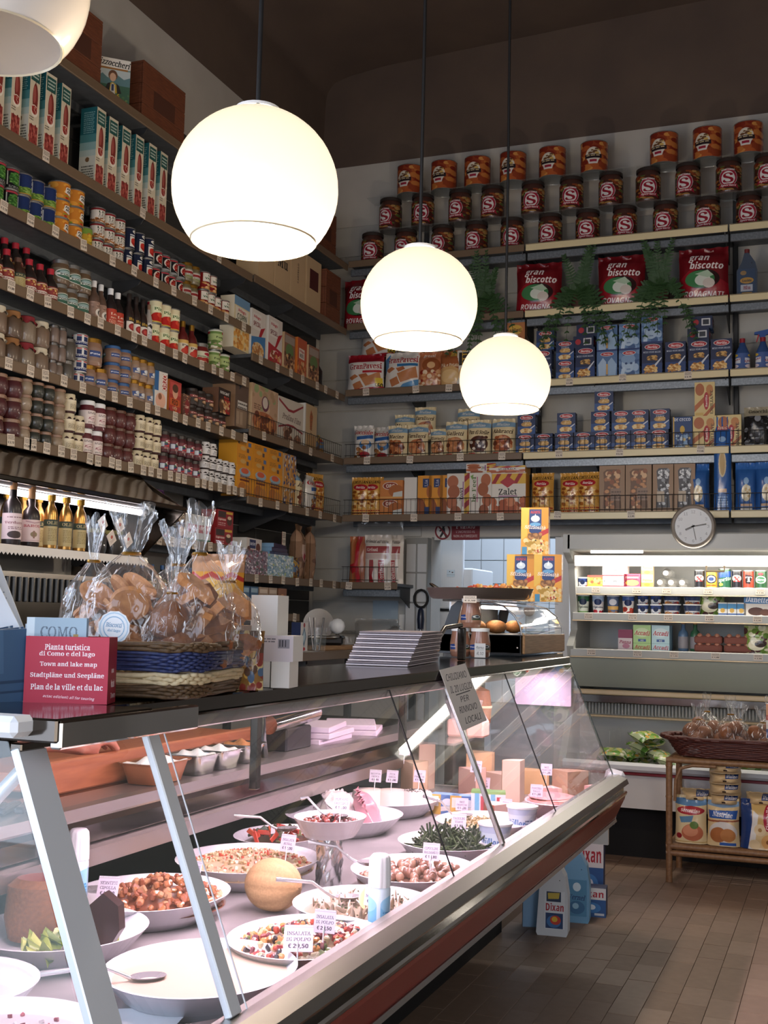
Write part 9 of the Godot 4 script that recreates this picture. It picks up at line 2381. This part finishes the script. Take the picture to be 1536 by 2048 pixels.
# ------------------------------------------------------------------ the shopkeeper behind the counter
# bones [a,b,radius at a,radius at b] joined with a smooth minimum and meshed as surface nets
func flesh(bones: Array,cell: float,k: float) -> MB:
	var lo := Vector3(1e9,1e9,1e9)
	var hi := -lo
	for b in bones:
		var r := maxf(b[2],b[3]) + cell * 2
		lo = lo.min((b[0] as Vector3).min(b[1]) - Vector3.ONE * r)
		hi = hi.max((b[0] as Vector3).max(b[1]) + Vector3.ONE * r)
	var n := Vector3i(((hi - lo) / cell).ceil()) + Vector3i.ONE
	var f := PackedFloat32Array()
	f.resize(n.x * n.y * n.z)
	f.fill(1.0)
	for b in bones:
		var a: Vector3 = b[0]
		var d: Vector3 = b[1] - a
		var dd := maxf(d.length_squared(),1e-9)
		var r := maxf(b[2],b[3]) + cell * 2 + k
		var p0 := Vector3i(((a.min(b[1]) - Vector3.ONE * r - lo) / cell).floor()).clamp(Vector3i.ZERO,n - Vector3i.ONE)
		var p1 := Vector3i(((a.max(b[1]) + Vector3.ONE * r - lo) / cell).ceil()).clamp(Vector3i.ZERO,n - Vector3i.ONE)
		for z in range(p0.z,p1.z + 1):
			for y in range(p0.y,p1.y + 1):
				for x in range(p0.x,p1.x + 1):
					var p := lo + Vector3(x,y,z) * cell
					var s := clampf((p - a).dot(d) / dd,0,1)
					var v: float = (p - a - d * s).length() - lerpf(b[2],b[3],s)
					var i := (z * n.y + y) * n.x + x
					var o := f[i]
					var h := clampf(0.5 + 0.5 * (o - v) / k,0,1)
					f[i] = lerpf(o,v,h) - k * h * (1 - h)
	var m := MB.new()
	var id := {}
	var st := [1,n.x,n.x * n.y]
	for z in n.z - 1:
		for y in n.y - 1:
			for x in n.x - 1:
				var i := (z * n.y + y) * n.x + x
				var c := Vector3.ZERO
				var cnt := 0
				var neg := f[i] < 0
				var mixed := false
				for q in range(1,8):
					if (f[i + (q & 1) + (n.x if q & 2 else 0) + (st[2] if q & 4 else 0)] < 0) != neg:
						mixed = true
						break
				if not mixed:
					continue
				for e in 3:
					for q in 4:
						var u := (e + 1) % 3
						var w := (e + 2) % 3
						var o3 := Vector3.ZERO
						o3[u] = q & 1
						o3[w] = q >> 1
						var j: int = i + int(o3.x) + int(o3.y) * n.x + int(o3.z) * st[2]
						var va := f[j]
						var vb := f[j + st[e]]
						if (va < 0) != (vb < 0):
							o3[e] = va / (va - vb)
							c += o3
							cnt += 1
				var g := Vector3(f[i + 1] - f[i],f[i + n.x] - f[i],f[i + st[2]] - f[i])
				id[i] = m.put(lo + (Vector3(x,y,z) + c / cnt) * cell,g.normalized())
	for i in id:
		for e in 3:
			var a: int = i - st[(e + 1) % 3]
			var b: int = i - st[(e + 2) % 3]
			var ab: int = a - st[(e + 2) % 3]
			if (f[i] < 0) != (f[i + st[e]] < 0) and id.has(a) and id.has(b) and id.has(ab):
				if f[i] < 0:
					m.ix.append_array([id[i],id[ab],id[a],id[i],id[b],id[ab]])
				else:
					m.ix.append_array([id[i],id[a],id[ab],id[i],id[ab],id[b]])
	return m

func build_person() -> void:
	var t := thing("person","shopkeeper in dark sweater and pale apron, one hand over the chopping board","person",Vector3(-2.48,0,-2.5))
	var V := func(x: float,y: float,z: float) -> Vector3: return Vector3(x,y,z)
	var sh: Vector3 = V.call(0.06,1.38,-0.19)
	var el: Vector3 = V.call(0.2,1.12,-0.16)
	var wr: Vector3 = V.call(0.53,1.005,-0.1)
	var sl: Vector3 = V.call(0.0,1.38,0.19)
	var body := [[V.call(0,1.58,0),V.call(0.02,1.63,0),0.085,0.095],[V.call(0.05,1.53,0),V.call(0.06,1.57,0),0.05,0.06],[V.call(0,1.42,0),V.call(0,1.54,0),0.055,0.05],[V.call(0.1,1.585,0),V.call(0.115,1.57,0),0.012,0.016],[sl,V.call(0.02,1.1,0.26),0.045,0.04],[V.call(0.02,1.1,0.26),V.call(0.2,0.95,0.2),0.038,0.028],[V.call(0.2,0.95,0.2),V.call(0.27,0.93,0.17),0.03,0.034],[sh,el,0.046,0.04],[el,wr,0.04,0.027],[V.call(0,0.95,0),V.call(0,1.4,0),0.13,0.13],[V.call(0,0.95,-0.09),V.call(0,0.1,-0.1),0.09,0.05],[V.call(0,0.95,0.09),V.call(0,0.1,0.1),0.09,0.05]]
	var m := flesh(body,0.022,0.03)
	var pm: Vector3 = wr + Vector3(0.05,-0.01,-0.07)
	var hand := [[wr - Vector3(0.06,-0.012,-0.02),wr,0.028,0.027],[wr,pm,0.026,0.03],[wr + Vector3(0.03,0,-0.01),pm + Vector3(0.03,-0.004,-0.005),0.018,0.021],[wr + Vector3(0.0,0,-0.03),pm + Vector3(-0.025,0,-0.01),0.018,0.02]]
	for k in 4:
		var b: Vector3 = pm + Vector3(0.036 - k * 0.023,0.0,-0.012 - (0.006 if k in [1,2] else 0.0))
		var l: float = [0.9,1.0,0.95,0.76][k]
		var p1 := b + Vector3(0.008,0.006,-0.04) * l
		var p2 := p1 + Vector3(0.006,-0.01,-0.027) * l
		var p3 := p2 + Vector3(0.004,-0.016,-0.016) * l
		hand.append_array([[b,p1,0.0098,0.0092],[p1,p2,0.009,0.0084],[p2,p3,0.0083,0.0072]])
	hand.append_array([[wr + Vector3(0.035,-0.008,-0.02),wr + Vector3(0.07,-0.022,-0.05),0.015,0.011],[wr + Vector3(0.07,-0.022,-0.05),wr + Vector3(0.083,-0.033,-0.085),0.0105,0.0085]])
	m.add(flesh(hand,0.0036,0.007),Transform3D())
	for q in [[0.098,1.605,0.033],[0.098,1.605,-0.033]]:
		m.ball(Vector3(q[0],q[1],q[2]),Vector3(0.012,0.01,0.014),10,6)
	for s in [-1.0,1.0]:
		m.ball(Vector3(0.01,1.59,s * 0.095),Vector3(0.02,0.032,0.012),10,6)
	part(t,"body",m.done(),mats.skin)
	part(t,"hair",flesh([[Vector3(-0.02,1.62,0),Vector3(0.0,1.665,0),0.1,0.092]],0.016,0.02).done(),flat("2a211c",0.7))
	part(t,"sweater",flesh([[Vector3(0,1.0,0),Vector3(0,1.36,0),0.15,0.15],[Vector3(0,1.38,-0.16),Vector3(0,1.38,0.16),0.07,0.07],[sh,el,0.06,0.055],[el,el.lerp(wr,0.55),0.054,0.044],[sl,Vector3(0.02,1.1,0.26),0.06,0.055],[Vector3(0.02,1.1,0.26),Vector3(0.15,0.99,0.215),0.053,0.045]],0.022,0.03).done(),flat("1c1a1d",0.85))
	part(t,"trousers",flesh([[Vector3(0,0.98,0),Vector3(0,0.9,0),0.15,0.155],[Vector3(0,0.9,-0.09),Vector3(0,0.06,-0.1),0.1,0.07],[Vector3(0,0.9,0.09),Vector3(0,0.06,0.1),0.1,0.07]],0.026,0.03).done(),flat("23252c",0.85))
	part(t,"apron",MB.new().sheet(10,8,func(u: float,v: float) -> Vector3: return Vector3(0.17 + 0.02 * sin(v * PI) - 0.6 * pow(u - 0.5,2),lerpf(0.5,1.3,v),(u - 0.5) * lerpf(0.42,0.24,v))).done(),mats.white_paper)
	for s in [-0.1,0.1]:
		part(t,"shoe",MB.new().ball(Vector3(0.05,0.04,s),Vector3(0.14,0.04,0.05),14,8).done(),mats.black_plastic)
